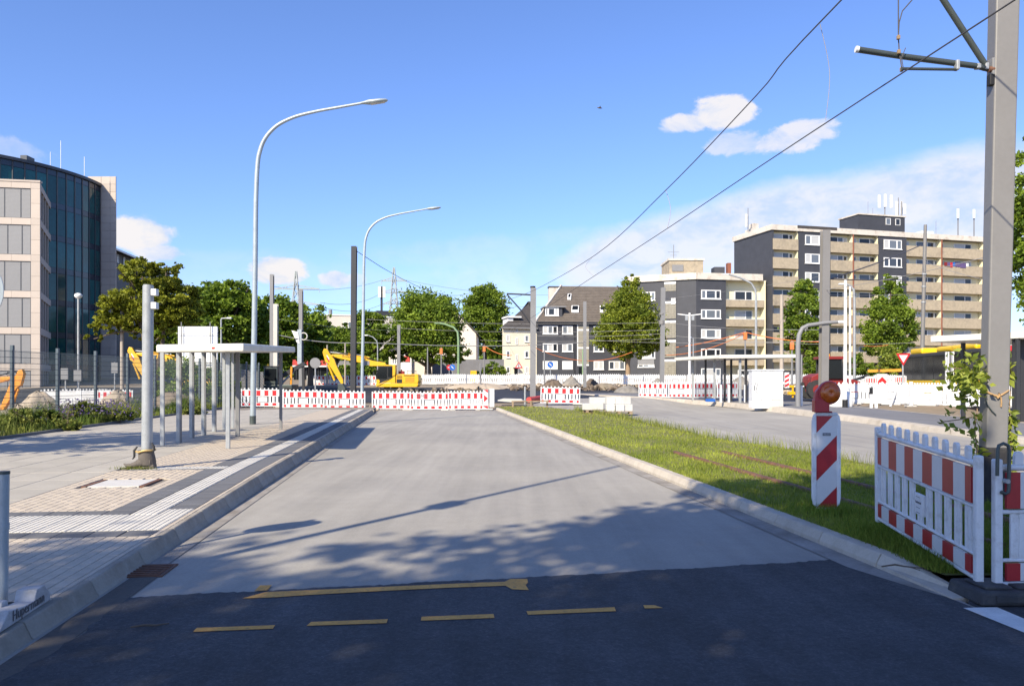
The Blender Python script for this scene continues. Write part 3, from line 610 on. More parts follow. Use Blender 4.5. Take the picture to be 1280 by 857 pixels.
# column with the stone boot
cl = thing('column', 'tall round grey steel column with a boot sculpture at its foot', 'column', (-6.0,12.87,.2), 0)
MB().cyl((-.02,0,.0),(.005,0,3.0),.086,20).build('shaft', M['galv'], cl)
MB().tube([(.004,0,2.99),(.005,0,3.02)],.075,20).build('cap', M['galv'], cl)
for z in (2.62,2.84): MB().box(.07,.16,-.06,.05,z,z+.11).build('junction_box', M['white_plastic'], cl, bevel=.01)
MB().cyl((-.095,-.06,.85),(-.09,-.075,.85),.008,8).build('bolt', M['dark_steel'], cl)
bt = thing('boot_sculpture', 'grey brown high-heeled boot sculpture wrapped round the foot of the column', 'sculpture', (-6.02,12.85,.2), R(4))
def oval(cx, cz, rx, ry, n=16): return [(cx+rx*math.cos(a), ry*math.sin(a), cz) for a in np.linspace(0, 2*np.pi, n, endpoint=False)]
sh = MB(); sh.rings([oval(.03,.06,.125,.10),oval(.02,.12,.135,.115),oval(.01,.19,.13,.118),oval(.0,.26,.122,.115),oval(-.005,.30,.118,.112)]); sh.build('shaft', M['boot'], bt)
vp = MB(); vp.rings([[(x, r*math.cos(a)*wy, z+r*math.sin(a)*.9) for a in np.linspace(0, 2*np.pi, 14, endpoint=False)] for x, z, r, wy in ((.10,.12,.10,1),(.0,.12,.115,.95),(-.09,.10,.095,.95),(-.17,.065,.065,1.1),(-.25,.045,.045,1.25),(-.32,.055,.03,1.3),(-.355,.075,.012,1.3))]); vp.build('vamp', M['boot'], bt)
MB().box(.02,.145,-.075,.075,-.0,.07).build('heel', M['boot'], bt, bevel=.012)
MB().ext([(.04,-.085,.035),(-.12,-.085,.02),(-.22,-.085,.0),(-.33,-.085,.02),(-.33,-.085,.0),(-.22,-.085,-.0),(-.1,-.085,-.0),(.04,-.085,.02)], (0,.17,0)).build('sole', M['boot'], bt, bevel=.006)
MB().tube([(-.13,-.07,.285),(-.08,-.115,.275),(.0,-.125,.30),(.06,-.12,.305),(.12,-.06,.30),(.14,.02,.31)], .018, 8).build('gold_band', M['gold'], bt)
for p in ([(-.13,-.03,.36),(-.17,-.05,.30),(-.16,-.07,.20),(-.19,-.07,.16)],[(.10,-.02,.42),(.14,-.05,.36),(.15,-.06,.30),(.13,-.08,.27)]): MB().tube(p,[.012,.022,.018,.008],7).build('strap', M['black_rubber'], bt)
q = 260; P_ = np.column_stack([rng.normal(-6.15,.16,q), rng.normal(12.74,.03,q)])
tag(blades('moss_grass', P_, rng.uniform(.02,.07,q), .008*np.ones(q), .8, M['weed'], rng.uniform(.3,.9,q), .2), kind='stuff')
# ---- left shelter
shl = thing('tram_shelter', 'unfinished tram stop shelter, flat pale roof on many bare posts, on the left pavement', 'shelter')
near_z, far_z = 2.235, 2.50
rf = MB(); c = [(-7.55,16.55),(-5.50,16.0),(-6.66,24.0),(-8.85,24.3)]; zs = [near_z,near_z,far_z,far_z]
V = [(x,y,z) for (x,y),z in zip(c,zs)]+[(x,y,z+.17) for (x,y),z in zip(c,zs)]
rf.add(V, [(3,2,1,0),(4,5,6,7),(0,1,5,4),(1,2,6,5),(2,3,7,6),(3,0,4,7)]); rf.build('roof', M['shelter_white'], shl, bevel=.035)
st = MB().box(-6.22,-6.12,16.05,16.2,2.30,2.335).build('sticker', M['red_sheet'], shl); st.location.y = .10; st.rotation_euler.z = 0
st.location = (0,.125,.0)
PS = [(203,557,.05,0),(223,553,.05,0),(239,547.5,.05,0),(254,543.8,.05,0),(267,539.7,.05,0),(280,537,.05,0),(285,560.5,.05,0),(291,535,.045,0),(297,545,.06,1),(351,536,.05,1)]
for x, y, r, dk_ in PS:
    Y = (EYE-.2)*F/(y-HOR); X = XA(x, Y); zt = near_z+(far_z-near_z)*(Y-16.2)/8+.02
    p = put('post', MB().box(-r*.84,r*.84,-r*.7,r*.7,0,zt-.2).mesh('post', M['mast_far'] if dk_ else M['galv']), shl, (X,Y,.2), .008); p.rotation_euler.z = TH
    if not dk_ and x < 270 and x > 210: MB().box(X+r+.002,X+r+.022,Y-.03,Y+.03,.2,zt).build('cable_duct', M['mast_far'], shl)
# ---- lamps on the left pavement
def smooth(P_, k=6):
    out = []
    for i in range(len(P_)-1):
        p0, p1, p2, p3 = P_[max(i-1,0)], P_[i], P_[i+1], P_[min(i+2,len(P_)-1)]
        for s in range(k):
            t_ = s/k; out.append(.5*((2*p1)+(p2-p0)*t_+(2*p0-5*p1+4*p2-p3)*t_*t_+(3*p1-p0-3*p2+p3)*t_**3))
    return out+[P_[-1]]
def big_lamp(label, base, Y, head_m):
    px, py = base; X = XA(px, Y); z0 = ZA(py, Y); t = thing('street_lamp', label, 'street lamp', (X,Y,z0), 0, 'tall curved street lamps')
    k = 160/F*25.7/160      # metres per reference pixel at the first lamp
    prof = [(0,0),(1,70),(2,130),(3,200),(4,280),(6,325),(9,342),(14,355),(22,366),(34,376),(54,385),(80,391.5),(110,397),(138,402)]
    pts = [Vector((a*k,0,b*k*1.0)) for a, b in prof]; rs = [.095-.055*i/(len(pts)-1) for i in range(len(pts))]
    sp_ = smooth(pts, 5); MB().tube(sp_, [.095-.055*i/(len(sp_)-1) for i in range(len(sp_))], 14).build('pole', M['steel_blue'], t)
    MB().cyl((0,0,0),(0,0,.28),.103,14).build('base_sleeve', M['dark_steel'], t)
    a, b = pts[-1], pts[-1]+Vector((.80,0,.09)); d = (b-a).normalized(); n_ = Vector((-d.z,0,d.x))
    hd = MB(); hd.rings([[a+d*s+n_*(h*math.cos(w)*.5)+Vector((0,wd*math.sin(w)*.5,0)) for w in np.linspace(0,2*np.pi,10,endpoint=False)] for s, h, wd in ((-.1,.07,.07),(.05,.10,.16),(.2,.15,.26),(.55,.14,.28),(.76,.09,.22),(.82,.03,.1))])
    hh = hd.build('lamp_head', M['steel_blue'], t)
    q = MB(); s0 = a+d*.25-n_*.076; s1 = a+d*.72-n_*.058
    q.add([s0+Vector((0,-.09,0)),s1+Vector((0,-.08,0)),s1+Vector((0,.08,0)),s0+Vector((0,.09,0))], [(0,1,2,3)]); q.build('lens', M['white_sheet'], hh)
    return t
big_lamp('tall curved street lamp rising behind the bare-post shelter', (316,530), 25.75, 0)
big_lamp('farther curved street lamp beside the black mast at the barriers', (452.5,496), 44.0, 0)
# a bare light pole just left of the camera: only its shadow is in view
shp = thing('light_pole', 'tall plain pole outside the frame whose shadow crosses the road', 'pole', (-5.6,2.75,.2)); MB().cyl((0,0,0),(0,0,10.3),.075,12,r1=.05).build('shaft', M['galv'], shp); MB().box(-.12,.12,-.14,.14,6.1,6.5).build('switch_box', M['galv'], shp)
# ---- the big overhead-line mast at the right
ms = thing('catenary_mast', 'big grey catenary mast bound with a rope beside the near barriers', 'mast', (6.02,9.8,.10), R(-8))
def hmast(h, w_, mt, lean=0, n=None, fl=.03):
    mb = MB(); d = w_
    for s in (-1, 1): mb.add([(-w_/2,s*d/2-.02,0),(w_/2,s*d/2-.02,0),(w_/2,s*d/2+.02,0),(-w_/2,s*d/2+.02,0),(-w_/2+lean,s*d/2-.02,h),(w_/2+lean,s*d/2-.02,h),(w_/2+lean,s*d/2+.02,h),(-w_/2+lean,s*d/2+.02,h)], [(3,2,1,0),(4,5,6,7),(0,1,5,4),(1,2,6,5),(2,3,7,6),(3,0,4,7)])
    mb.add([(-.015,-d/2,0),(.015,-d/2,0),(.015,d/2,0),(-.015,d/2,0),(-.015+lean,-d/2,h),(.015+lean,-d/2,h),(.015+lean,d/2,h),(-.015+lean,d/2,h)], [(3,2,1,0),(4,5,6,7),(0,1,5,4),(1,2,6,5),(2,3,7,6),(3,0,4,7)])
    return mb
bx = MB(); w0, w1 = .125, .142
V = []
for z, w_, lx in ((0,w0,0),(8.5,w1,.19)): V += [(-w_+lx,-w_*.88,z),(w_+lx,-w_*.88,z),(w_+lx,w_*.88,z),(-w_+lx,w_*.88,z)]
bx.add(V, [(3,2,1,0),(4,5,6,7),(0,1,5,4),(1,2,6,5),(2,3,7,6),(3,0,4,7)]); bx.build('shaft', M['mast_grey'], ms, bevel=.018)
MB().box(-.137,.137,-.122,.122,-.1,.72).build('black_sleeve', M['black_rubber'], ms, bevel=.02)
rp = [(-.205,-.15,1.42),(-.1,-.158,1.38),(.0,-.162,1.35),(.06,-.162,1.36),(.2,-.155,1.42),(.205,.1,1.43),(.205,.15,1.43),(-.2,.155,1.45),(-.205,-.15,1.42)]
ro = thing('rope', 'tan rope knotted round the big grey mast', 'rope', (6.03,9.8,.10), R(-8)); ro.scale = (.69,.76,1); MB().tube(rp, .014, 8).build('loop', M['rope'], ro)
MB().tube([(-.02,-.165,1.37),(.0,-.19,1.33),(.05,-.185,1.36),(.02,-.18,1.39),(.06,-.175,1.33),(.07,-.17,1.27),(.065,-.165,1.22)], .013, 8).build('knot', M['rope'], ro); MB().tube([(-.2,-.15,1.40),(-.17,-.165,1.25),(-.09,-.17,1.17),(-.02,-.165,1.12)], .01, 6).build('dark_end', M['dark_steel'], ro)
# bracket arm with registration tube
ar = thing('bracket_arm', 'green tubular overhead line bracket reaching left from the big mast', 'bracket')
def WP(px, py, Y): return W(px, py, Y)
j = WP(1238,87,9.75)
MB().tube([WP(1071,62,9.35), WP(1130,71,9.5), WP(1222,83,9.72), j], .036, 12).build('horizontal_tube', M['dark_steel'], ar)
MB().cyl(WP(1069.5,61.7,9.35), WP(1073,62.2,9.35), .039, 12).build('end_cap', M['white_plastic'], ar)
MB().tube([WP(1128,-79,9.5), WP(1170,-14,9.6), WP(1232,82,9.74)], .036, 12).build('diagonal_tube', M['dark_steel'], ar)
MB().tube([WP(1129,-78,9.5), WP(1244,-88,9.75)], .022, 8).build('top_tie', M['dark_steel'], ar)
MB().tube([WP(1127,86,9.38), WP(1195,87,9.62)], .018, 10).build('registration_tube', M['dark_steel'], ar)
for a in ((1196,81,9.62,.035,.10),(1222,83,9.72,.045,.05),(1232,83,9.74,.04,.07)): p = WP(*a[:3]); MB().box(p.x-a[3]*.6,p.x+a[3]*.6,p.y-.04,p.y+.04,p.z-a[4]*.7,p.z+a[4]*.5).build('clamp', M['galv'], ar, bevel=.01)
p = WP(1241,87,9.72); MB().box(p.x-.02,p.x+.09,p.y-.03,p.y+.09,p.z-.10,p.z+.14).build('mast_plate', M['mast_far'], ar, bevel=.01); MB().cyl((p.x-.05,p.y,p.z+.0),(p.x+.03,p.y,p.z+.0),.035,10).build('hinge_pin', M['rust'], ar); MB().box(p.x-.05,p.x+.05,p.y-.03,p.y+.05,p.z-.2,p.z-.06).build('insulator', M['black'], ar, bevel=.01)
MB().tube([WP(1123,-20,9.45), WP(1123,47,9.45), WP(1124,64,9.45), WP(1127,84,9.4)], .008, 6).tube([WP(1142,-2,9.45), WP(1128,14,9.45), WP(1124,28,9.45), WP(1123,45,9.45)], .007, 6).tube([WP(1132,60,9.42),WP(1127,72,9.4),WP(1129,84,9.4)], .005, 5).build('dropper', M['wire'], ar)
for q_ in ((1123,47),(1123.5,65),(1127,87)): p = WP(*q_, 9.42); MB().box(p.x-.018,p.x+.018,p.y-.02,p.y+.02,p.z-.026,p.z+.026).build('clip', M['bark_pale'], ar, bevel=.008)
# overhead wires following the track
def wire(label, pts, r, m='wire', group='overhead wires', name='overhead_wire', n=5):
    mb = MB().tube(pts, r, n); return tag(mb.build(name, M[m]), label, 'wire', group)
c1 = [Vector((7.3,-14,5.4)), W(1127,92,9.38), W(835,285,18.4), W(735,350,27.3), W(672,392,40), W(640,412,51)]
wire('contact wire running along the tram track from the near bracket into the distance', smooth([c1[0]]+[c1[1]]+c1[2:]), .009)
c2 = [Vector((6.1,-3,7.6)), W(1052,0,10.7), W(945,120,14.0), W(830,240,18.7), W(745,318,27), W(671,361,41), W(640,373,51)]
wire('messenger wire above the contact wire, sagging from upper right to the far track mast', smooth(c2), .011)
for (a, b, lb) in (((1025,30,11.4),(1032,150,11.6),'long pale dropper hanging between the two track wires at the upper right'),((832,237,18.7),(834,286,18.5),'short dropper between the two track wires left of the small clouds'),((740,322,27.5),(742,345,26.5),'small curved dropper between the track wires above the gabled roof')):
    p, q = W(*a), W(*b); mid = (p+q)/2+Vector((.10 if 'curved' not in lb else -.25,0,0)); tag(MB().tube(smooth([p, mid, q]), .005 if a[0] > 1000 else .007, 5).build('dropper', M['wire_light']), lb, 'wire', 'droppers between the track wires')
# creeper up the mast
def leaf_cloud(name, parent, centers, m, size, per, spread, shape='leaf'):
    V, Fq, tn = [], [], []
    for (c, s) in centers:
        for _ in range(per):
            p = Vector(c)+Vector(rng.normal(0,1,3))*s*spread
            d = Vector(rng.normal(0,1,3)); d.z -= .5; d.normalize(); n_ = d.cross(Vector(rng.normal(0,1,3))).normalized(); l = size*rng.uniform(.6,1.3); w_ = l*.30; up = d.cross(n_)
            o = len(V); V += [p, p+d*l*.4+n_*w_, p+d*l, p+d*l*.4-n_*w_]; V[-2] = V[-2]+up*l*.15; Fq.append((o,o+1,o+2,o+3)); tn.append(np.clip(rng.normal(.5,.28),0,1))
    return put(name, npmesh(name, [tuple(v) for v in V], Fq, m, tn), parent)
def creeper(label, stems, clumps):
    t = thing('creeper', label, 'plant', (0,0,0)); mb = MB()
    for s_ in stems: mb.tube(smooth([Vector(p) for p in s_]), .007, 5)
    mb.build('stem', M['bark_pale'], t); leaf_cloud('foliage', t, clumps, M['leaf_fresh'], .10, 9, 1.0); return t
cy = 9.7
stL = [[WP(1213,640,9.9),WP(1222,575,9.8),WP(1219,540,cy),WP(1222,500,cy),WP(1215,475,cy)],[WP(1222,520,cy),WP(1200,524,cy),WP(1178,527,cy)],[WP(1216,470,cy),WP(1205,462,cy),WP(1192,460,cy)]]
clL = []
for px_, py_, s_, k_ in ((1214,460,.09,5),(1204,466,.10,6),(1195,463,.08,4),(1210,474,.09,6),(1201,480,.08,4),(1217,487,.07,4),(1208,490,.06,3),(1214,502,.05,2),(1217,518,.04,2),(1196,519,.04,1),(1186,525,.03,1),(1218,535,.05,2),(1214,552,.04,1),(1219,570,.05,2),(1213,590,.04,1),(1219,450,.06,3)):
    for _ in range(k_): clL.append((WP(px_+rng.normal(0,3),py_+rng.normal(0,4),cy+rng.normal(0,.08)), s_))
creeper('leafy creeper climbing the left side of the big grey mast', stL, clL)
clR = []
for px_, py_, k_ in ((1263,455,3),(1264,462,2),(1262,478,1),(1262,500,2),(1265,512,2),(1268,520,3),(1264,530,2),(1266,545,3),(1270,556,3),(1264,568,2),(1262,580,2)):
    for _ in range(k_): clR.append((WP(px_-4+rng.normal(0,2.5),py_+rng.normal(0,4),cy+.1), .035))
creeper('thin creeper hanging on the right side of the big grey mast', [[WP(1258,600,9.9),WP(1264,560,9.8),WP(1262,510,9.8),WP(1266,458,9.8)]], clR)
# ------------------------------------------------------------------ buildings
class Facade:
    """local frame of a building front: x along it as seen from the street, y into the building, z up"""
    def __init__(s, name, label, cat, p, Y, px2, Y2, base):
        s.O = Vector((XA(p, Y), Y)); e = Vector((XA(px2, Y2), Y2)); s.L = (e-s.O).length; s.d = (e-s.O)/s.L; s.base = base
        s.root = thing(name, label, cat, (s.O.x, s.O.y, base), math.atan2(s.d.y, s.d.x))
    def t(s, px, dy=0):
        k = (px-640)/F; ox, oy = s.O.x-s.d.y*dy, s.O.y+s.d.x*dy; return (oy*k-ox)/(s.d.x-s.d.y*k)
    def z(s, py, t=0, dy=0):
        Y = s.O.y+s.d.y*t+s.d.x*dy; return ZA(py, Y)-s.base
    def part(s, name, mb, m, parent=None): return mb.build(name, m, parent or s.root)
CACHE = {}
def cached(key, f):
    if key not in CACHE: CACHE[key] = f()
    return CACHE[key]
def window(parent, x0, x1, z0, z1, lights=2, y=0.0, fr=None, pane=None, fw=.10, sill=True, name='window', ratios=None):
    w_, h = round(x1-x0, 2), round(z1-z0, 2); fr = fr or M['white_frame']; pane = pane or M['pane']
    ratios = ratios or [1]*lights; tot = sum(ratios); edges = [0]
    for r in ratios: edges.append(edges[-1]+r/tot*w_)
    def mk():
        mb = MB(); d0, d1 = -.06, .02
        mb.box(0,w_,d0,d1,0,fw).box(0,w_,d0,d1,h-fw,h).box(0,fw,d0,d1,fw,h-fw).box(w_-fw,w_,d0,d1,fw,h-fw)
        for e in edges[1:-1]: mb.box(e-fw*.75,e+fw*.75,d0+.01,d1,fw,h-fw)
        return mb.mesh('window', fr)
    f = put(name, cached((w_,h,tuple(ratios),fw,fr.name,name), mk), parent, (x0,y,z0))
    for a, b in zip(edges, edges[1:]):
        pw, ph = round(b-a-fw*.8, 2), round(h-2*fw+.02, 2)
        put('pane', cached(('pane',pw,ph,pane.name), lambda: MB().box(0,pw,-.025,.0,0,ph).mesh('pane', pane)), f, (a+fw*.4,0,fw-.01))
    if sill: put('sill', cached(('sill',w_,fr.name), lambda: MB().box(-.08,w_+.08,-.14,.0,-.09,0).mesh('sill', fr)), f)
    return f
# ---- office building at the left: stone wing
ob = Facade('office_building', 'modern office building of pale stone panels and grey blinds with a dark glass drum', 'building', -190, 73.2, 50, 76, .3)
obr = ob.root; zt = ob.z(228, ob.L); L_ = ob.L
sd = Vector((XA(64.4,85.5), 85.5))-Vector((XA(50,76), 76)); ang = math.atan2(sd.y, sd.x)-math.atan2(ob.d.y, ob.d.x); slen = sd.length; ca, sa = math.cos(ang), math.sin(ang)
core = MB(); pl = [(0,.35),(L_-.35*0-.3,.35),(L_-.3+ca*slen*.995,.35+sa*slen*.93),(0,sa*slen)]
core.ext([(x,y,-1) for x,y in pl], (0,0,zt+.9)); ob.part('core_wall', core, M['metal_frame'])
fl = 45.4*76/F; tops = [ob.z(236+45.4*k, L_) for k in range(6)]; wh = 37*76/F
stone = M['stone']
def panel(w_, h, d=.3): return cached(('stone',round(w_,2),round(h,2),d), lambda: MB().box(.008,w_-.008,0,d,.008,h-.008).mesh('stone_panel', stone))
bay = 3.35; pier = .82; xs = [L_-pier]; 
while xs[-1] > 1: xs.append(xs[-1]-bay-(.12 if len(xs) > 0 else 0))
levels = []
for k, t_ in enumerate(tops):
    levels.append((t_-wh, t_))
    z1 = zt if k == 0 else tops[k-1]-wh                       # spandrel above this window row
    for a in xs[1:]:
        if a < L_-28: continue
        put('stone_panel', panel(bay*.5+.06, z1-t_), obr, (a,0,t_)); put('stone_panel', panel(bay*.5+.06, z1-t_), obr, (a+bay*.5+.06,0,t_))
    # pier panels at the corner
    n2 = 2
    for j in range(n2): put('stone_panel', panel(pier, wh/n2), obr, (L_-pier,0,t_-wh+j*wh/n2))
    put('stone_panel', panel(pier, z1-t_), obr, (L_-pier,0,t_))
    for a in xs[1:]:
        if a < L_-28: continue
        f = window(obr, a+.02, a+bay+.10, t_-wh, t_, 3, .12, M['metal_frame'], M['blind'], .05, False, ratios=(1.55,1.45,.9) if k % 2 else (1.2,1.6,1.0))
        q = MB()
        for i in range(22): zz = .1+(wh-.2)*i/22; q.box(.07,bay-.02,-.034,-.0255,zz+.1,zz+.115)
        put('blind_slats', cached(('slats',k), lambda: q.mesh('blind_slats', M['blind'])), f)
MB().box(-.1,L_+.03,-.06,.5,zt,zt+.18).build('roof_edge', stone, obr)
MB().box(0,L_-pier,.05,.4,-1,tops[5]-wh).build('plinth', M['stone'], obr)
# its side wall, four dark openings per floor
def sidep(s, z): return (L_+ca*s, sa*s, z)
def sbox(mb, s0, s1, d0, d1, z0, z1):
    nx, ny = sa, -ca; P_ = []
    for z in (z0, z1):
        for s, d in ((s0,d0),(s1,d0),(s1,d1),(s0,d1)): P_.append((L_+ca*s-nx*d, sa*s-ny*d, z))
    return mb.add(P_, [(3,2,1,0),(4,5,6,7),(0,1,5,4),(1,2,6,5),(2,3,7,6),(3,0,4,7)])
for k, t_ in enumerate(tops):
    z1 = zt if k == 0 else tops[k-1]-wh
    sbox(MB(), .31, slen, 0, .3, t_, z1).build('stone_band', stone, obr)
    for a in np.linspace(.9, slen-.4, 5)[1:]: sbox(MB(), a-.25, a+.15, .04, .3, t_-wh, t_).build('pier', M['stone'], obr)
    for a in np.linspace(.9, slen-.4, 5)[:-1]: sbox(MB(), a+.15, a+(slen-1.3)/4-.25, .16, .2, t_-wh, t_).build('window_pane', M['glass_dark'], obr)
    sbox(MB(), .31, 1.0, .02, .3, t_-wh, t_).build('pier', stone, obr)
# glass drum and its stone slab, in world coordinates under the same building
DC, DR, DT = Vector((-65.6, 91.55)), 16.8, 24.9
inv = Matrix.Translation((-ob.O.x, -ob.O.y, -ob.base)); inv = Matrix.Rotation(-math.atan2(ob.d.y, ob.d.x), 4, 'Z') @ inv
def own(mb, name, m, bevel=0):
    mb.v = [tuple(inv @ Vector(v)) for v in mb.v]; return mb.build(name, m, obr)
def arc(a, r, z): return (DC.x+r*math.cos(R(a)), DC.y+r*math.sin(R(a)), z)
angs = [3.2-4.0*k for k in range(19)]
own(MB().rings([[arc(a, DR-.25, z) for a in [360-a_ for a_ in range(0,360,10)]][::-1] for z in (-1, DT-.3)]), 'drum_core', M['metal_frame'])
fz = [DT-.95-3.535*k for k in range(8)]
for k, z in enumerate(fz):
    for a in angs:
        own(MB().add([arc(a+.0,DR,z),arc(a-3.8,DR,z),arc(a-3.8,DR,z+.62),arc(a,DR,z+.62),arc(a,DR-.2,z),arc(a-3.8,DR-.2,z),arc(a-3.8,DR-.2,z+.62),arc(a,DR-.2,z+.62)], [(0,1,2,3)][::-1]+[(3,2,6,7),(0,4,5,1)]), 'spandrel_pane', M['drum_spandrel'])
        own(MB().add([arc(a,DR,z-2.9),arc(a-3.8,DR,z-2.9),arc(a-3.8,DR,z-.04),arc(a,DR,z-.04),arc(a,DR-.2,z-2.9),arc(a-3.8,DR-.2,z-2.9)], [(0,1,2,3),(0,4,5,1)]), 'glass_pane', M['drum_glass'])
for a in angs:
    own(MB().bar(arc(a+.1,DR+.02,-1), arc(a+.1,DR+.02,DT-.3), .07, .16), 'mullion', M['metal_frame'])
rim = MB()
for a in angs: rim.add([arc(a,DR+.25,DT-.32),arc(a-4,DR+.25,DT-.32),arc(a-4,DR+.25,DT),arc(a,DR+.25,DT),arc(a,DR-1.5,DT),arc(a-4,DR-1.5,DT),arc(a,DR-.3,DT-.32),arc(a-4,DR-.3,DT-.32)], [(0,1,2,3),(3,2,5,4),(0,6,7,1)])
own(rim, 'roof_rim', M['metal_frame'])
own(MB().add([arc(a, DR-1, DT-.05) for a in [10*i for i in range(36)]], [tuple(range(36))]), 'drum_roof', M['roof_dark'])
sx0, sx1 = XA(126.5,92.6), XA(144.8,92.6); sz = ZA(220.5, 92.6)
own(MB().ext([(sx0-1.6,92.75,-1),(sx1-.02,92.75,-1),(XA(143.6,97),97,-1),(XA(120,97),97,-1)], (0,0,sz+.95)), 'slab_core', M['stone'])
r = 0; z = sz
while z > 2:
    h = .92
    for (a, b) in ((sx0-1.6,sx0-.02),(sx0,sx0+1.05),(sx0+1.05,sx1)): own(MB().box(a+.01,b-.01,92.6,92.75,z-h+.01,z-.01), 'stone_panel', stone)
    z -= h
own(MB().box(XA(32,92),XA(40,92),91,92.5,DT-.1,ZA(197,92)), 'roof_vent', M['metal_frame'])
for px_, py_ in ((76,176),(63,190),(105.5,196)): own(MB().cyl((XA(px_,90),90,DT-1),(XA(px_,90),90,ZA(py_,90)),.035,6), 'antenna', M['white_flat'])
# dark building behind the slab
db = Facade('dark_roofed_building', 'dark building with a shallow roof behind the stone slab of the office block', 'building', 138, 122, 215, 152, T(120))
L_ = db.L; h0 = db.z(303,0)
db.part('wall', MB().box(0,L_,.4,14,-1,h0-.9), M['slate'])
for i in range(6):
    window(db.root, db.t(149+8*i), db.t(149+8*i)+.7, h0-2.6, h0-1.3, 1, .36, fw=.08, sill=False)
db.part('roof', MB().ext([(-.5,-.6,h0-.95),(-.5,7,h0+1.6),(-.5,14,h0-.95)], (L_+1,0,0)), M['roof_dark'])
db.part('gutter_board', MB().box(-.4,L_+.4,-.75,-.62,h0-1.1,h0-.8), M['white_frame'])

# ---- high slab block at the right
tw_ = Facade('tower_block', 'eight-storey block of slate and pale yellow balconies with antennas on its roof', 'apartment block', 965.3, 115, 1230, 125.2, 2.1)
tr = tw_.root; fs = 2.767; zp = [tw_.z(297.7)-fs*k for k in range(8)]; ph = 1.62; ztop = tw_.z(280.5); zr0 = tw_.z(287.2)
bx_ = [tw_.t(p) for p in (965.7,998,1038,1066,1098,1133,1176.5,1230)]; kinds = 'bsbbsbb'
DB = .95; Lt = bx_[-1]
tw_.part('rear_wall', MB().box(.12,Lt-.02,DB,10.2,zp[6]-fs,zr0), M['cream'])
tw_.part('ground_floor', MB().box(.3,Lt-.3,.9,10.1,-1.5,zp[6]-fs+.02), M['slate'])
tw_.part('end_wall', MB().box(-.02,.25,-.0,10.4,-1.5,zr0), M['slate'])
tw_.part('end_wall', MB().box(Lt-.15,Lt+.1,.25,10.4,-1.5,zr0), M['cream'])
tw_.part('roof_edge', MB().box(-.25,Lt+.2,-.2,.25,zr0,ztop).box(-.25,.2,.25,10.6,zr0,ztop).box(Lt-.2,Lt+.2,.25,10.6,zr0,ztop), M['fascia'])
tw_.part('roof_deck', MB().box(0,Lt,.25,10.4,zr0-.02,zr0+.3), M['roof_dark'])
tw_.part('roof_patch', MB().box(bx_[1]-.3,bx_[2]+1,-.24,-.2,ztop-.35,ztop+.06), M['roof_dark'])
for i, kd in enumerate(kinds):
    a, b = bx_[i], bx_[i+1]
    if kd == 's':
        tw_.part('slate_pier', MB().box(a,b,-.02,DB,zp[6]-fs,zr0), M['slate'])
        for k in range(7):
            c = (a+b)/2; window(tr, c-1.65, c+1.65, zp[k]+.02-.75+.05, zp[k]+.75, 3, -.03, fw=.13, ratios=(1,1.5,.9))
    else:
        for k in range(7):
            mb = MB().box(a+.04,b-.04,-.06,.10,zp[k]-ph,zp[k]).box(a+.04,b-.04,.10,DB,zp[k]-ph,zp[k]-ph+.2); tw_.part('balcony', mb, M['pebble'])
            z0 = zp[k]-ph+.3; wl = b-a
            big = wl > 4.5
            x0 = a+(.45 if i == 0 else wl*.08 if not big else wl*.40)
            window(tr, x0, x0+min(3.4,wl*.66), z0+.55, z0+2.22, 2, DB-.02, fw=.09, ratios=(1.7,1))
            if big:
                window(tr, a+.35, a+1.3, z0, z0+2.15, 1, DB-.02, fw=.09, sill=False, name='balcony_door')
                if i == 5: window(tr, x0+3.5, x0+4.2, z0, z0+2.15, 1, DB-.02, fw=.09, sill=False, name='balcony_door')
            else: window(tr, x0+min(3.4,wl*.66)+.06, x0+min(3.4,wl*.66)+.7, z0, z0+2.15, 1, DB-.02, fw=.09, sill=False, name='balcony_door')
    if kd == 'b': tw_.part('partition_wall', MB().box(b-.09,b+.09,.12,DB,zp[6]-ph,zr0), M['cream'])
    if i in (2,5): tw_.part('downpipe', MB().cyl((b,-.12,-1),(b,-.12,zr0),.10,8), M['brick_red'])
    if i == 6: tw_.part('downpipe', MB().cyl((b-.2,-.12,-1),(b-.2,-.12,zr0),.08,8), M['brick_red'])
# things drying and awnings on balconies
ln = thing('washing_line', 'row of pink, blue and white washing hanging on an upper balcony of the tower block', 'laundry', (tr.location.x, tr.location.y, tr.location.z), tr.rotation_euler.z)
xx = bx_[6]+.5; kk = 0
for w_, c in ((.6,'red_machine'),(.55,'lilac'),(.5,'red_sheet'),(.5,'blue'),(.9,'lilac'),(1.2,'lilac'),(.5,'cloth')):
    MB().box(xx,xx+w_-.06,-.13,-.09,zp[1]-.1-.3*((kk*7)%3)/3,zp[1]+.45).build('towel', M[c], ln); xx += w_; kk += 1
MB().tube([(bx_[6]+.3,-.11,zp[1]+.46),(xx+.2,-.11,zp[1]+.46)],.015,5).build('line', M['wire'], ln)
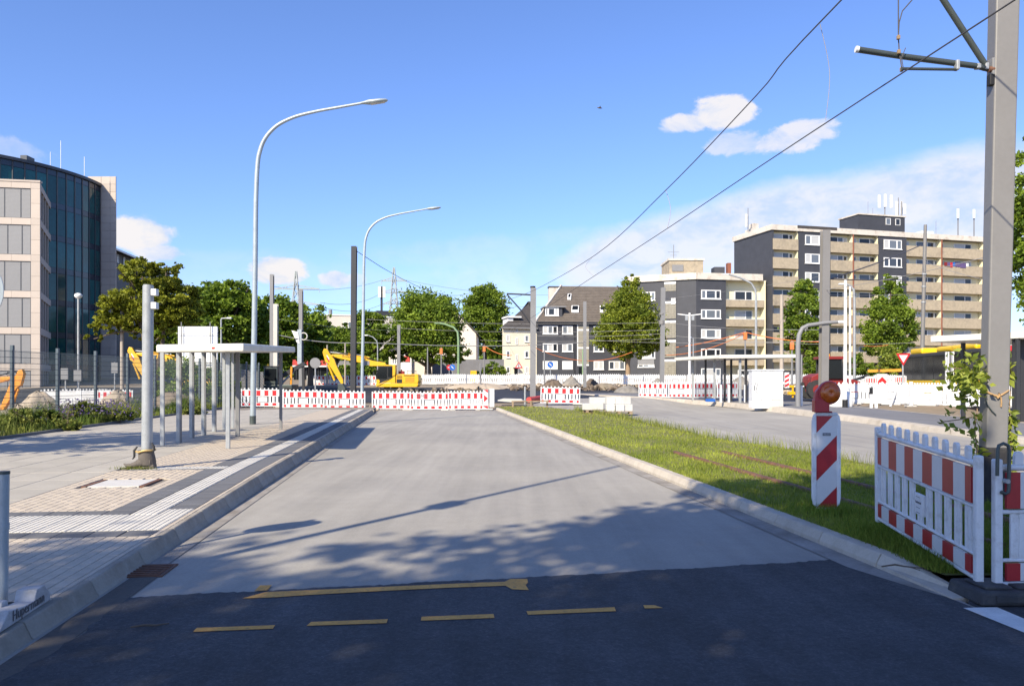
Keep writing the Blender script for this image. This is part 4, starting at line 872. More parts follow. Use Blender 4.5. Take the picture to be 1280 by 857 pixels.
# roof house, antennas
rx0, rx1 = tw_.t(1073,4), tw_.t(1131,4)
rhz = tw_.z(270,(rx0+rx1)/2,4)
tw_.part('roof_house', MB().box(rx0,rx1,4,8.5,zr0,rhz), M['slate']); tw_.part('roof_house_lid', MB().box(rx0-.15,rx1+.15,3.85,8.65,rhz,rhz+.22), M['fascia'])
for px_ in (1107,1119): window(tr, tw_.t(px_,4), tw_.t(px_,4)+.9, rhz-1.35, rhz-.3, 1, 3.96, fw=.07, sill=False)
def antenna(px_, dy, ztop_, zb, w_=.12, panels=()):
    x = tw_.t(px_, dy); mb = MB().cyl((x,dy,zb),(x,dy,tw_.z(ztop_,x,dy)),w_/2,6)
    o = tw_.part('antenna_mast', mb, M['mast_far'])
    for q, ya, yb in panels:
        xp = tw_.t(q, dy-.2); MB().box(xp-.15,xp+.15,dy-.3,dy-.1,tw_.z(yb,xp,dy),tw_.z(ya,xp,dy)).build('antenna_panel', M['white_flat'], o)
antenna(1106,5,243,rhz,.2,[(1099,244,260),(1106.5,243,259),(1114,244,260)])
antenna(1123,5,247,rhz,.16,[(1121,252,270),(1127,252,268),(1131,255,268)])
antenna(1127,4,252,rhz,.25)
antenna(1197.5,5,260,zr0,.2,[(1197.5,261,273)]); antenna(1217.5,5,262,zr0,.2,[(1217.5,262,273)])
antenna(935,8,260,zr0,.14,[(933,268,284)])
antenna(1085,5,252,zr0,.06); antenna(1091,5,260,zr0,.06); antenna(1170,3,276,zr0,.06)
for px_, w_, h in ((1045,3.2,.9),(1044,1.0,1.3),(1160,2.2,1.9),(1173,1.0,1.3)): x = tw_.t(px_,6); tw_.part('roof_vent', MB().box(x-w_/2,x+w_/2,6,7.5,zr0,zr0+.7+h), M['white_flat'])
x = tw_.t(946,9); tw_.part('chimney', MB().box(x-1.2,x+1.0,8.5,10.5,zr0,zr0+1.9).box(x-.8,x+.2,8.8,10,zr0+1.9,zr0+2.8), M['fascia'])
for i in range(7):                                            # shop fronts under the block
    a, b = bx_[i]+.4, bx_[i+1]-.3; window(tr, a, b, -.2, zp[6]-fs-.9, 3, .86, M['metal_frame'], M['glass_dark'], .12, False, name='shop_window')
for b in bx_: tw_.part('column', MB().box(b-.2,b+.2,-.02,.3,-1.5,zp[6]-fs+.02), M['conc_pole'])

# ---- middle slate block: two fronts meeting at a corner
gb = T(114)
ml = Facade('slate_block', 'five-storey dark slate block with a glass-block stair strip and cream balconies', 'apartment block', 786, 118.2, 870.2, 114, gb)
mr_ = ml.root; fz = [ml.z(362-24.55*0+24.55*k, ml.L) for k in range(5)]; wh2 = 11.3*114/F; zr_ = ml.z(349, ml.L); zt_ = ml.z(340.8, ml.L)
ml.part('wall', MB().box(0,ml.L,0,11,-2,zr_), M['slate'])
ml.part('roof_edge', MB().box(-.2,ml.L+.1,-.25,11,zr_,zt_), M['fascia'])
a, b = ml.t(830.6), ml.t(845)
ml.part('stair_frame', MB().box(a-.25,b+.1,-.06,-.0,-1,zr_), M['slate'])
for k in range(5):
    z1 = zr_-.1-2.86*k; hh = 2.2 if k else 1.0
    g = MB()
    nx, nz_ = 8, int(hh/.28)
    for i in range(nx):
        for j in range(nz_): g.box(a+(b-a)*i/nx+.012,a+(b-a)*(i+1)/nx-.012,-.11,-.07,z1-.45-hh+j*hh/nz_+.012,z1-.45-hh+(j+1)*hh/nz_-.012)
    tag(ml.part('glass_block_panel', g, M['glass_block']), kind='stuff')
    ml.part('stair_lintel', MB().box(a,b,-.12,-.06,z1-.42,z1-.1), M['white_frame'])
window(mr_, a+1.05, b-.05, fz[1]+.9, fz[1]+1.8, 1, -.14, fw=.08, sill=False)
for k in range(4):
    c0, c1 = ml.t(798), ml.t(819); window(mr_, c0, c1, fz[k]-wh2, fz[k], 3, -.02, fw=.14, ratios=(.9,1.7,.8))
ml.part('shutter', MB().box(ml.t(797.5),ml.t(818),-.12,-.02,ml.z(455,5),ml.z(449,5)), M['mast_far'])
window(mr_, ml.t(797.5), ml.t(818), ml.z(458.5,5), ml.z(455,5), 3, -.02, fw=.1)
ml.part('stair_door', MB().box(a+.2,b-.4,-.09,-.05,-1,1.4), M['glass_dark'])
mrf = Facade('x', 'x', 'x', 870.2, 114, 957.5, 115.9, gb); tmp = mrf.root
mrot = math.atan2(mrf.d.y, mrf.d.x)-math.atan2(ml.d.y, ml.d.x); bpy.data.objects.remove(tmp)
RT = Matrix.Translation((ml.L, 0, 0)) @ Matrix.Rotation(mrot, 4, 'Z')
def wing(mb, name, m):
    mb.v = [tuple(RT @ Vector(v)) for v in mb.v]; return mb.build(name, m, mr_)
def wwin(*a, **k):
    f = window(mr_, *a, **k); l = f.location.copy(); f.location = RT @ l; f.rotation_euler.z = mrot; return f
e1, e2 = mrf.t(907.5), mrf.t(957)
wing(MB().box(.005,e1,.005,10,-2,zr_-.003), 'wall', M['slate']); wing(MB().box(e1,e2,1.3,10,-2,zr_-.003), 'rear_wall', M['cream'])
wing(MB().box(.1,e2-.55,-.25,9.8,zr_,zt_-.003), 'roof_edge', M['fascia']); wing(MB().box(e2-.55,e2+.1,.0,9.8,zr_-.02,zt_-.9), 'roof_edge', M['fascia'])
wing(MB().box(e2-.2,e2,0,10,-2,zr_-.01), 'end_wall', M['cream'])
wing(MB().box(e1,e2-.2,.2,1.31,-2,fz[4]-wh2-1.6), 'ground_wall', M['slate'])
for k in range(5):
    wwin(mrf.t(876.3), mrf.t(900.8), fz[k]-wh2, fz[k], 3, -.02, fw=.14, ratios=(.75,1.5,.8))
    if k < 4:
        zb = fz[k]-wh2-.05; wing(MB().box(e1+.02,e2-.25,-.08,.08,zb-1.05,zb+.0).box(e1+.02,e2-.25,.08,1.3,zb-1.05,zb-.85), 'balcony', M['pebble'])
        wwin(mrf.t(923), mrf.t(945.5), zb-.2, zb+1.45, 2, 1.28, fw=.10, ratios=(1.6,1))
        wing(MB().box(e1+.02,e2-.25,-.10,.10,zb,zb+.05), 'rail', M['white_frame'])
    else: wwin(mrf.t(923), mrf.t(944), fz[k]-wh2, fz[k]-.2, 2, .18, fw=.12)
x0, x1 = mrf.t(838,4)-.2, mrf.t(879,4)
rh = MB().box(XA(836.5,118),XA(879,118),118,124,16,ZA(325.5,118)); rh2 = MB().box(XA(836,118)-.1,XA(879,118)+.15,117.85,124.2,ZA(325.5,118),ZA(323,118))
invm = Matrix.Rotation(-math.atan2(ml.d.y, ml.d.x), 4, 'Z') @ Matrix.Translation((-ml.O.x, -ml.O.y, -gb))
def ownm(mb, name, m): mb.v = [tuple(invm @ Vector(v)) for v in mb.v]; return mb.build(name, m, mr_)
ownm(rh, 'roof_house', M['pebble']); ownm(rh2, 'roof_house_lid', M['fascia'])
ownm(MB().box(XA(840,118),XA(854,118),117.9,118.02,ZA(339,118),ZA(331,118)), 'louvre', M['mast_far'])
ownm(MB().box(XA(893,119),XA(906,119),119,121,16,ZA(333.5,119)), 'chimney', M['slate']); ownm(MB().box(XA(909.5,121),XA(914,121),121,122,16,ZA(328.5,121)), 'chimney', M['brick_red'])
ow = MB().cyl((XA(842,120),120,17),(XA(842,120),120,ZA(306,120)),.05,6); 
for z_, w_ in ((315,7),(319,4)): ow.bar((XA(842-w_,120),120,ZA(z_,120)),(XA(842+w_,120),120,ZA(z_,120)),.05)
ownm(ow, 'antenna', M['mast_far'])

# ---- gabled slate house and the yellow house beside it
gh = Facade('gabled_house', 'dark slate house with a steep brown tiled roof, dormer and roof windows', 'house', 671, 125, 792, 126.5, 2.3)
gr_ = gh.root; ez = gh.z(400.5); Lg = gh.L
gh.part('wall', MB().box(0,Lg,0,10,-2,ez), M['slate'])
rx, rz_ = gh.t(702, 6), gh.z(357.5, gh.t(702,6), 6)
roof = MB().add([(-.15,-.5,ez-.15),(Lg,-.5,ez-.15),(Lg,6,rz_),(rx,6,rz_),(2.5,11,ez),(Lg,11,ez),(-.15,-.5,ez-.4),(Lg,-.5,ez-.4)], [(0,1,2,3),(3,2,5,4),(6,7,1,0),(0,3,4)]); gh.part('roof', roof, M['roof_tile'])
gh.part('verge_board', MB().bar((-.2,-.55,ez-.1),(rx-.05,6,rz_+.1),.28,.3), M['fascia'])
gh.part('gutter', MB().box(-.2,Lg,-.65,-.5,ez-.42,ez-.2), M['mast_black'])
def roofz(y): return ez-.15+(y+.5)/6.5*(rz_-ez+.15)
# tile courses as real steps on the roof
n_c = 22
for i in range(1, n_c):
    y = -.5+6.5*i/n_c; z = roofz(y); xl = -.15+(rx+.15)*i/n_c
    o = gh.part('tile_course', MB().add([(xl+.1,y-.02,z+.0),(Lg,y-.02,z),(Lg,y-.03,z+.07),(xl+.1,y-.03,z+.07),(xl+.1,y+.27,z+.285),(Lg,y+.27,z+.285)], [(0,1,2,3),(3,2,5,4)]), M['roof_tile'])
x = gh.t(697,5.5); gh.part('chimney', MB().box(x-1.4,x+.5,5.6,7,rz_-2.5,gh.z(359,x,5.5)), M['fascia']); gh.part('chimney_cap', MB().box(x-1.5,x+.6,5.5,7.1,gh.z(359,x,5.5),gh.z(357.6,x,5.5)), M['slate'])
d0, d1 = gh.t(681.5,.3), gh.t(699,.3); dz0, dz1 = gh.z(394.3,d0,.3), gh.z(384.0,d0,.3)
gh.part('dormer', MB().box(d0-.1,d1+.5,.3,4.4,dz0-.6,dz1), M['slate']); gh.part('dormer_roof', MB().box(d0-.2,d1+1.1,.0,4.8,dz1,dz1+.2), M['mast_far'])
window(gr_, d0, d1-.1, dz0, dz1-.05, 3, .26, fw=.16, ratios=(.6,1.4,.8))
for p0, p1, y0_, y1_, tilt in ((709.5,714,369,374.5,0),(711.5,720.5,385.5,392,0),(746.5,755.5,385.5,392,0)):
    yy_ = (ez-gh.z(y1_,0))/-(rz_-ez)*6.5; t0, t1 = gh.t(p0,3), gh.t(p1,3)
    za = (gh.z(y1_,t0,2)-ez+.15)/(rz_-ez+.15)*6.5-.5; zb2 = (gh.z(y0_,t0,3)-ez+.15)/(rz_-ez+.15)*6.5-.5
    f = gh.part('roof_window', MB().add([(t0,za-.1,roofz(za)+.42),(t1,za-.1,roofz(za)+.42),(t1+.2,zb2-.1,roofz(zb2)+.42),(t0+.2,zb2-.1,roofz(zb2)+.42),(t0,za-.1,roofz(za)+.1),(t1,za-.1,roofz(za)+.1)], [(0,1,2,3),(4,5,1,0)]), M['white_frame'])
    e_ = .12; MB().add([(t0+e_,za+.02,roofz(za+.12)+.46),(t1-e_,za+.02,roofz(za+.12)+.46),(t1+.2-e_,zb2-.22,roofz(zb2-.12)+.46),(t0+.2+e_,zb2-.22,roofz(zb2-.12)+.46)], [(0,1,2,3)]).build('pane', M['glass_dark'], f)
rows = [(407,417.3),(429,439.3),(451,461.6)]
for k, (ya, yb) in enumerate(rows):
    for (p, q, n_) in ((678.5,697,3),(702.8,715.8,2),(742,754.5,2),(761,781,3)):
        if k == 2 and p < 710: gh.part('roller_shutter', MB().box(gh.t(p),gh.t(q),-.08,.0,gh.z(yb),gh.z(ya)), M['white_frame'])
        else: window(gr_, gh.t(p), gh.t(q), gh.z(yb), gh.z(ya), n_, -.02, fw=.14)
a, b = gh.t(722.6), gh.t(736)
gh.part('stair_strip', MB().box(a,b,-.06,0,gh.z(456.5),ez-.6), M['glass_block'])
for yy_ in (412,434.5,456): gh.part('stair_lintel', MB().box(a,b,-.1,-.06,gh.z(yy_+1),gh.z(yy_-1)), M['white_frame'])
gh.part('stair_frame', MB().box(a-.15,a,-.1,0,gh.z(457),ez-.6), M['white_frame']); gh.part('door', MB().box(a+.1,b-.6,-.08,0,-1,gh.z(458.5)), M['glass_dark']); gh.part('pipe', MB().cyl((a-.6,-.1,-1),(a-.6,-.1,ez-.5),.07,6), M['mast_black'])
yh = Facade('yellow_house', 'pale yellow three-storey house with small windows beside the gabled slate house', 'house', 628, 123.5, 671, 125, 2.3)
ey = yh.z(408); Ly = yh.L
yh.part('wall', MB().ext([(0,0,-2),(Ly-.02,0,-2),(Ly-.02,9,-2),(yh.t(630,9),9,-2)], (0,0,ey+2)), M['cream_pale'])
rt = yh.z(377,yh.t(676,5),5); rl = yh.t(664,5)
yh.part('roof', MB().add([(-.3,-.45,ey-.1),(Ly,-.45,ey-.1),(Ly,5,rt),(rl,5,rt),(yh.t(632,10),10,ey),(Ly,10,ey),(-.3,-.45,ey-.3),(Ly,-.45,ey-.3)], [(0,1,2,3),(3,2,5,4),(6,7,1,0),(0,3,4)]), M['roof_dark'])
yh.part('gutter', MB().box(-.35,Ly,-.6,-.45,ey-.33,ey-.12), M['mast_far'])
d0, d1 = yh.t(634.5,1), yh.t(641,1); dza, dzb = yh.z(404.5,d0,1), yh.z(397,d0,1)
yh.part('dormer', MB().box(d0,d1,.8,4,dza-.3,dzb), M['white_frame']); yh.part('dormer_roof', MB().box(d0-.2,d1+1.3,.5,4,dzb,dzb+.25), M['white_frame'])
for ya, yb in ((418.4,426.7),(438.3,446.8),(458.3,466.5)):
    for p, q in ((632.9,637),(655.9,660.7)): window(yh.root, yh.t(p), yh.t(q), yh.z(yb), yh.z(ya), 1, -.02, fw=.12)
for ya, yb in ((410.6,415.2),(422,430),(442.8,451)): window(yh.root, yh.t(644.7), yh.t(647.2), yh.z(yb), yh.z(ya), 1, -.02, fw=.07, sill=False)
yh.part('door', MB().box(yh.t(642.7),yh.t(646.5),-.08,0,-.2,yh.z(460.5)), M['glass_dark']); yh.part('door_hood', MB().box(yh.t(641.5),yh.t(648),-.7,0,yh.z(460.3),yh.z(459)), M['slate'])
# ---- cream gable house behind the trees
cg = Facade('gable_house', 'cream house with a steep plain gable half hidden by the round tree', 'house', 535, 128, 595, 128, 2.1)
ap_, eh = cg.z(386), cg.z(417); L_ = cg.L
cg.part('gable_wall', MB().ext([(0,0,-2),(L_,0,-2),(L_,0,eh),(L_/2,0,ap_),(0,0,eh)], (0,11,0)), M['white_wall'])
cg.part('roof', MB().ext([(-.3,-.3,eh-.15),(L_/2,-.3,ap_+.15),(L_+.3,-.3,eh-.15),(L_+.3,-.3,eh+.12),(L_/2,-.3,ap_+.5),(-.3,-.3,eh+.12)], (0,11.6,0)), M['roof_dark'])
lo = Facade('low_house', 'low white house with red shutters under the round tree', 'house', 486, 110, 531, 110, T(110))
L_ = lo.L; zt_ = lo.z(440); lo.part('wall', MB().box(0,L_,0,7,-2,zt_), M['white_wall']); lo.part('wall_extension', MB().box(-.02+lo.t(500),lo.t(515),-.6,0,-2,lo.z(434)), M['white_frame'])
lo.part('roof', MB().ext([(-.2,-.4,zt_),(-.2,3.5,zt_+1.5),(-.2,7.3,zt_)], (L_+.4,0,0)), M['roof_dark'])
for p, q in ((500.5,505),(506,513)): lo.part('red_shutter', MB().box(lo.t(p),lo.t(q),-.7,-.6,lo.z(452),lo.z(445)), M['shop_red'])
window(lo.root, lo.t(517.5), lo.t(521), lo.z(450), lo.z(444), 1, -.02, fw=.1)
window(lo.root, lo.t(490), lo.t(496), lo.z(455), lo.z(446), 2, -.02, fw=.1)
# retaining wall
rw = MB().box(XA(540,118),XA(630,118),118,118.5,0,ZA(449,118)); tag(rw.build('retaining_wall', M['asphalt_old']), 'grey retaining wall between the cream gable and the yellow house', 'wall')
# far white buildings
def block(name, label, p0, p1, y0_, Y, m, wins=(), depth=12, top=None):
    f = Facade(name, label, 'building', p0, Y, p1, Y+2, T(Y)); L_ = f.L; h = f.z(y0_)
    f.part('wall', MB().box(0,L_,0,depth,-2,h), m); f.part('roof_edge', MB().box(-.15,L_+.15,-.15,depth,h,h+.3), M['white_frame'])
    for p, q, ya, yb, n_ in wins: window(f.root, f.t(p), f.t(q), f.z(yb), f.z(ya), n_, -.03, fw=.14)
    return f
f = block('white_building', 'far white flat-roofed building rising over the trees left of the black mast', 407, 444, 394, 190, M['white_wall'], [(429,433.5,401.5,409,1),(435,439,401.5,409,1),(436,440,388+30,426,1)])
f.part('chimney', MB().cyl((f.t(413,2),2,0),(f.t(413,2),2,f.z(386)),.45,10), M['mast_far'])
f = block('antenna_building', 'far cream building with a dark roof house and a phone antenna', 470, 497, 396.5, 185, M['white_wall'], [(474,478,412,418,2)])
f.part('roof_house', MB().box(f.t(471,2),f.t(494.5,2),2,8,f.z(396.5),f.z(387)), M['mast_black'])
o = f.part('antenna_mast', MB().cyl((f.t(477,4),4,f.z(388)),(f.t(477,4),4,f.z(355)),.28,8), M['mast_black'])
for p in (474,479.5): MB().box(f.t(p,4)-.3,f.t(p,4)+.3,3.4,3.8,f.z(369.5),f.z(355.5)).build('antenna_panel', M['white_flat'], o)
sh_ = Facade('shop_building', 'low shop with a red fascia over dark windows behind the telehandler', 'building', 367, 100, 470, 102, T(100))
L_ = sh_.L; sh_.part('wall', MB().box(0,L_,0,9,-2,sh_.z(456)), M['glass_dark']); a = sh_.t(409)
sh_.part('fascia_board', MB().box(-.1,a,-.5,0,sh_.z(456.5),sh_.z(449.5)), M['shop_red']); sh_.part('white_band', MB().box(-.1,L_+.1,-.55,0,sh_.z(458.5),sh_.z(456.6)), M['white_frame']); sh_.part('roof', MB().box(-.1,L_+.1,-.1,9,sh_.z(456),sh_.z(450.5)), M['mast_far'])
for i in range(7): window(sh_.root, .3+i*1.5, 1.6+i*1.5, -.4, sh_.z(459.5), 1, -.02, M['metal_frame'], M['glass_dark'], .08, False)
# ------------------------------------------------------------------ barriers across the road and beyond
BG = 'red and white barriers across the road'
CACHEB = {}
def far_barrier(label, px0, px1, ybot, Y, group=BG, lean=0, striped=True, zbase=None, Y1=None):
    """copy one finished panel of the same length"""
    Y1 = Y1 or Y; a = Vector((XA(px0,Y),Y)); b = Vector((XA(px1,Y1),Y1)); L_ = round((b-a).length, 1); rz = math.atan2((b-a).y, (b-a).x)
    z = ZA(ybot, Y) if zbase is None else zbase
    key = (L_, striped)
    if key in CACHEB: o = dup(CACHEB[key], (a.x,a.y,z), rz, label, group)
    else: o = CACHEB[key] = barrier(label, (a.x,a.y,z), rz, L_, striped, group=group)
    if lean: o.rotation_euler.y = lean
    return o
far_barrier('first red and white barrier from the left, behind the shelter roof posts', 302, 354, 509, 42.8)
far_barrier('second red and white barrier from the left, right of the tall lamp pole', 354, 405, 511, 42.5)
far_barrier('third barrier of the left row, ending at the black mast and lamp pole', 405, 457, 512.5, 42.2)
far_barrier('barrier at the road end below the yellow excavator, left one of three', 465.5, 513, 512.2, 43.4)
lb = far_barrier('middle barrier of three at the road end, with dark scrawled letters on its board', 513, 560, 513, 43.0); text('SBMU', .24, M['grey_print'], lb, (.62,-.031,.79), (R(90),0,0))
far_barrier('barrier at the road end next to the red arrow board, right one of three', 560.5, 603, 512.5, 42.8)
far_barrier('slightly tilted lone barrier on the grass beside the rail mast', 676, 725, 504.5, 46.5, lean=R(1.2))
far_barrier('lone red and white barrier right of the fresh asphalt, narrow side seen first', 799, 833, 496.5, 53.5, Y1=52)
far_barrier('red and white barrier in front of the right shelter, left of its posts', 836, 866, 497.5, 51.0)
far_barrier('shaded barrier seen through the left posts of the right shelter', 868, 894, 497.5, 50.0, Y1=51.5)
far_barrier('shaded barrier seen through the right posts of the right shelter', 897, 921, 497.5, 50.6, Y1=52)
ab = thing('arrow_board', 'narrow red and white board with a red arrow at the end of the road barriers', 'sign', W(603.6,512,42.6), 0)
MB().box(0,.30,-.03,.03,.05,1.1).build('panel', M['white_sheet'], ab)
q = MB(); q.add([(.06,-.034,.42),(.28,-.034,.62),(.06,-.034,.82)], [(0,1,2)])
for z0, z1 in ((.06,.22),(.92,1.09)): q.add([(.02,-.034,z1),(.02,-.034,z1-.02),(.14,-.034,z0+.05 if z0 < .5 else z1-.02),(.28,-.034,z0),(.28,-.034,z1)] if z0 < .5 else [(.06,-.034,z1),(.28,-.034,z0),(.28,-.034,z1)], [tuple(range(5 if z0 < .5 else 3))])
q.build('red_print', M['red_sheet'], ab); put('foot', MB().box(-.2,.55,-.2,.2,0,.07).mesh('foot', M['conc_light']), ab, None, .02)
# white barriers in a long row before the far houses
WG = 'white barrier backs in the row before the houses'
i = 0; px = 528.0; lbls = {}
protoW = None; protoS = None
names = ['below the green street lamp','under the round tree','before the cream gable','before the retaining wall','before the yellow house','behind the grey rail mast','before the slate house, left of the gravel heap','behind the gravel heap','behind the thin grey mast','before the slate house, right of the thin mast','before the house door strip','left of the pear tree trunk','at the pear tree trunk','right of the pear tree trunk','beside the tall grey pole','before the slate block stair strip','before the slate block windows','behind the right shelter, left end','behind the right shelter posts','behind the right shelter, right end','behind the white cabinet','right of the white cabinet','behind the leaning lamp post','behind the tractor','right of the tractor','before the bushes']
for i in range(26):
    Y = 80-(max(0,i-18))*1.2; L_ = 2.2; a = XA(528,80)+2.26*i; z = T(Y)-.0+random.uniform(-.05,.05)
    lb = 'white plastic barrier '+names[i]
    if protoW is None: protoW = barrier(lb, (a,Y,z), 0, 2.2, False, group=WG); o = protoW
    else: o = dup(protoW, (a,Y+random.uniform(-.25,.25),z), random.uniform(-.05,.05), lb, WG)
for k, (p, lb) in enumerate(((384,'left of the excavator stick'),(410,'behind the excavator stick'),(438,'between the excavator stick and the lamp pole'),(462,'right of the lamp pole, behind the excavator cab'))):
    o = far_barrier('distant red and white barrier '+lb, p, p+26, 481, 80, 'distant red and white barriers', zbase=T(80)-.1)
# site fence backs at the right platform
RG = 'white barrier backs along the right platform'
for k, (p0, Y0, p1, Y1, lb) in enumerate(((1040,38.6,1092,37.6,'white barrier back beside the big white sack'),(1092,37.6,1138,36.6,'white barrier back behind the pair of short posts'),(1140,36.5,1181,35.4,'white barrier back right of the thick white post'),(1182,35.4,1226,34.3,'white barrier back half covered by the creeper'),(1228,34.2,1275,33.0,'white barrier back right of the big mast'))):
    far_barrier(lb, p0, p1, 0, Y0, RG, striped=False, zbase=ZP(Y0)+.04, Y1=Y1)
o = thing('white_post', 'thick white post between the white barriers on the right platform', 'post', (XA(1138,36.4),36.35,ZP(36)), 0); MB().box(-.07,.07,-.06,.06,0,1.15).build('shaft', M['white_plastic'], o, bevel=.01); MB().box(-.25,.25,-.15,.15,0,.06).build('foot', M['block'], o)
pr = thing('barrier_prop', 'slanting white strut propping the white barriers', 'strut', (0,0,0)); MB().bar(W(1113,508,36.6), W(1121,486,37), .07, m=0).build('strut', M['white_plastic'], pr)
for p, Y, lb in ((1089,34.5,'pair of short white posts with a black top before the white barriers'),(996,37,'pair of short white posts with a black top beside the curved grey lamp post'),(1203,28.5,'short white post under the creeper on the right platform')):
    o = thing('bollard', lb, 'bollard', (XA(p,Y),Y,ZP(Y)), 0, 'short white posts on the right platform')
    MB().box(-.05,.05,-.05,.05,0,.95).build('post', M['white_plastic'], o, bevel=.008)
    if p != 1203: MB().box(.16,.27,-.05,.05,0,.9).build('post', M['white_plastic'], o, bevel=.008); MB().box(-.11,.33,-.05,.05,.90,.96).build('top_plate', M['white_plastic'], o, bevel=.006); MB().box(-.055,.055,-.056,.056,.62,.9).build('black_sleeve', M['black'], o)
sk = thing('sack', 'big full white sack standing by the thin white lamp pole', 'sack', (XA(1050,36.3),36.3,ZP(36)), 0)
sb_ = MB(); sb_.rings([[((.52*k)*math.copysign(abs(math.cos(a))**.6, math.cos(a))+.03*math.sin(5*a), (.42*k)*math.copysign(abs(math.sin(a))**.6, math.sin(a)), z+.04*math.sin(3*a+z*4)*(z > .1)) for a in np.linspace(0,2*np.pi,20,endpoint=False)] for z, k in ((0,.95),(.2,1.05),(.45,1.0),(.62,.85),(.70,.5))]); sb_.build('bag', M['cloth'], sk)
for sx in (-1, 1): MB().tube([(sx*.35,-.2,.6),(sx*.38,-.1,.85),(sx*.3,.1,.82),(sx*.3,.2,.6)], .02, 6).build('strap', M['cloth'], sk)
# cabinet with graffiti
Y = 36.5; cb = thing('switch_cabinet', 'large white switch cabinet with a dark graffiti scrawl', 'cabinet', (XA(940.3,Y),Y,ZP(Y)), R(-3))
w_ = XA(978.5,Y)-XA(940.3,Y); h = ZA(462,Y)-ZP(Y)
for a, b in ((0,.30),(.30,.64),(.64,1.0)):
    MB().box(a*w_+.008,b*w_-.008,.0,.7,.30,h-.05).build('door_panel', M['white_plastic'], cb, bevel=.01); MB().box(a*w_+.004,b*w_-.004,-.01,.7,-.1,.29).build('plinth', M['white_flat'] if a < .6 else M['conc_light'], cb, bevel=.008)
MB().box(-.03,w_+.03,-.04,.75,h-.05,h+.02).build('lid', M['white_plastic'], cb, bevel=.01)
MB().tube([(.08,-.014,.78),(.10,-.014,.95),(.17,-.014,1.12),(.24,-.014,1.05),(.20,-.014,.85),(.16,-.014,.72),(.26,-.014,.62)], .012, 5).tube([(.08,-.014,.72),(.12,-.014,.80),(.13,-.014,.93),(.09,-.014,.9)], .010, 5).build('graffiti', M['grey_print'], cb)
# right shelters
def shelter(label, corners, zb, th, posts, zg):
    s = thing('tram_shelter', label, 'shelter', (0,0,0)); V = [(x,y,zb) for x,y in corners]+[(x,y,zb+th) for x,y in corners]
    MB().add(V, [(3,2,1,0),(4,5,6,7),(0,1,5,4),(1,2,6,5),(2,3,7,6),(3,0,4,7)]).build('roof', M['shelter_white'], s, bevel=.02)
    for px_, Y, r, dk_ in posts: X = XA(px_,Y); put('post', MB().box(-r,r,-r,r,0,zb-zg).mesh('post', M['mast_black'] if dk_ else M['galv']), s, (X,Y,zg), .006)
    return s
zg = ZP(44)-.02
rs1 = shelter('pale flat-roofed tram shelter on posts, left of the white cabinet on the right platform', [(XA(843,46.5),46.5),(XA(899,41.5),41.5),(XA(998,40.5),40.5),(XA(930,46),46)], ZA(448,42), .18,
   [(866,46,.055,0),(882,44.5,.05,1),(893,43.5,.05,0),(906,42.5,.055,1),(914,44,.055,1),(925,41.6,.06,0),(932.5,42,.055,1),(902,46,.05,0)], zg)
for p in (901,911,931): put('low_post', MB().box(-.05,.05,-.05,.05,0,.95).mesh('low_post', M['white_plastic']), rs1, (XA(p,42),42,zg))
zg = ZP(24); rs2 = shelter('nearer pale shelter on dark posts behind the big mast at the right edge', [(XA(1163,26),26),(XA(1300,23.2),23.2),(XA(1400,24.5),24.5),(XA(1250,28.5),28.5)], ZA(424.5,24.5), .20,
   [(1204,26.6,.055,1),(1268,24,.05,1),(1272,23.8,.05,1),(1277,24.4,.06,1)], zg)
bsk = thing('crate', 'small blue crate on the ground under the right shelter', 'crate', (XA(888,43),43,ZP(43)), R(10)); MB().box(-.22,.22,-.15,.15,0,.03).build('bottom', M['blue'], bsk)
for a in ((-.22,.22,-.15,-.13),(-.22,.22,.13,.15),(-.22,-.2,-.13,.13),(.2,.22,-.13,.13)): MB().box(*a,.03,.16).build('side', M['blue'], bsk)
# pallets with kerb blocks on the right road
PG = 'kerb blocks stacked on the pallets'
def pallet(label, X, Y, z, rz):
    p = thing('pallet', label, 'pallet', (X,Y,z), rz, 'pallets on the right road')
    for k in range(6): MB().box(-.62,.62,-.42+.15*k,-.31+.15*k,.11,.135).build('plank', M['wood'], p)
    for y in (-.37,.0,.37): MB().box(-.62,.62,y-.05,y+.05,0,.022).build('skid', M['wood'], p)
    for x in (-.52,0,.52):
        for y in (-.37,0,.37): MB().box(x-.06,x+.06,y-.05,y+.05,.022,.11).build('block', M['wood'], p)
zz = .14
pallet('left wooden pallet under the stacked kerb blocks', 3.98, 36.6, zz, R(4)); pallet('right wooden pallet under the stacked kerb blocks', 4.75, 34.9, zz, R(-3))
bm = MB().box(-.48,.48,-.2,.2,0,.29).mesh('kerb_block', M['block']); bm2 = MB().box(-.19,.19,-.2,.2,0,.31).mesh('kerb_block', M['block'])
for me, x, y, z, rz, lb in ((bm,3.75,36.35,.135,.03,'long pale block on the left pallet, front of the lower layer'),(bm,3.8,36.85,.135,.0,'long pale block on the left pallet, back of the lower layer'),(bm,4.1,36.5,.427,.05,'long grey block, topmost on the left pallet'),
    (bm2,4.36,34.7,.135,.0,'square pale block at the left front of the right pallet'),(bm2,4.77,34.68,.135,.05,'square pale block at the middle front of the right pallet'),(bm2,5.16,34.75,.135,-.04,'square pale block at the right front of the right pallet'),(bm2,4.42,35.15,.135,.0,'square pale block at the left back of the right pallet'),(bm2,4.83,35.15,.135,.03,'square pale block at the middle back of the right pallet'),
    (bm2,4.40,35.05,.447,.1,'upper left block on the right pallet'),(bm2,4.79,35.1,.447,-.06,'upper middle block on the right pallet'),(bm2,5.06,34.85,.447,.2,'upper right block on the right pallet')):
    tag(put('concrete_block', me, None, (x,y,zz+z), .015, rz), lb, 'block', PG)
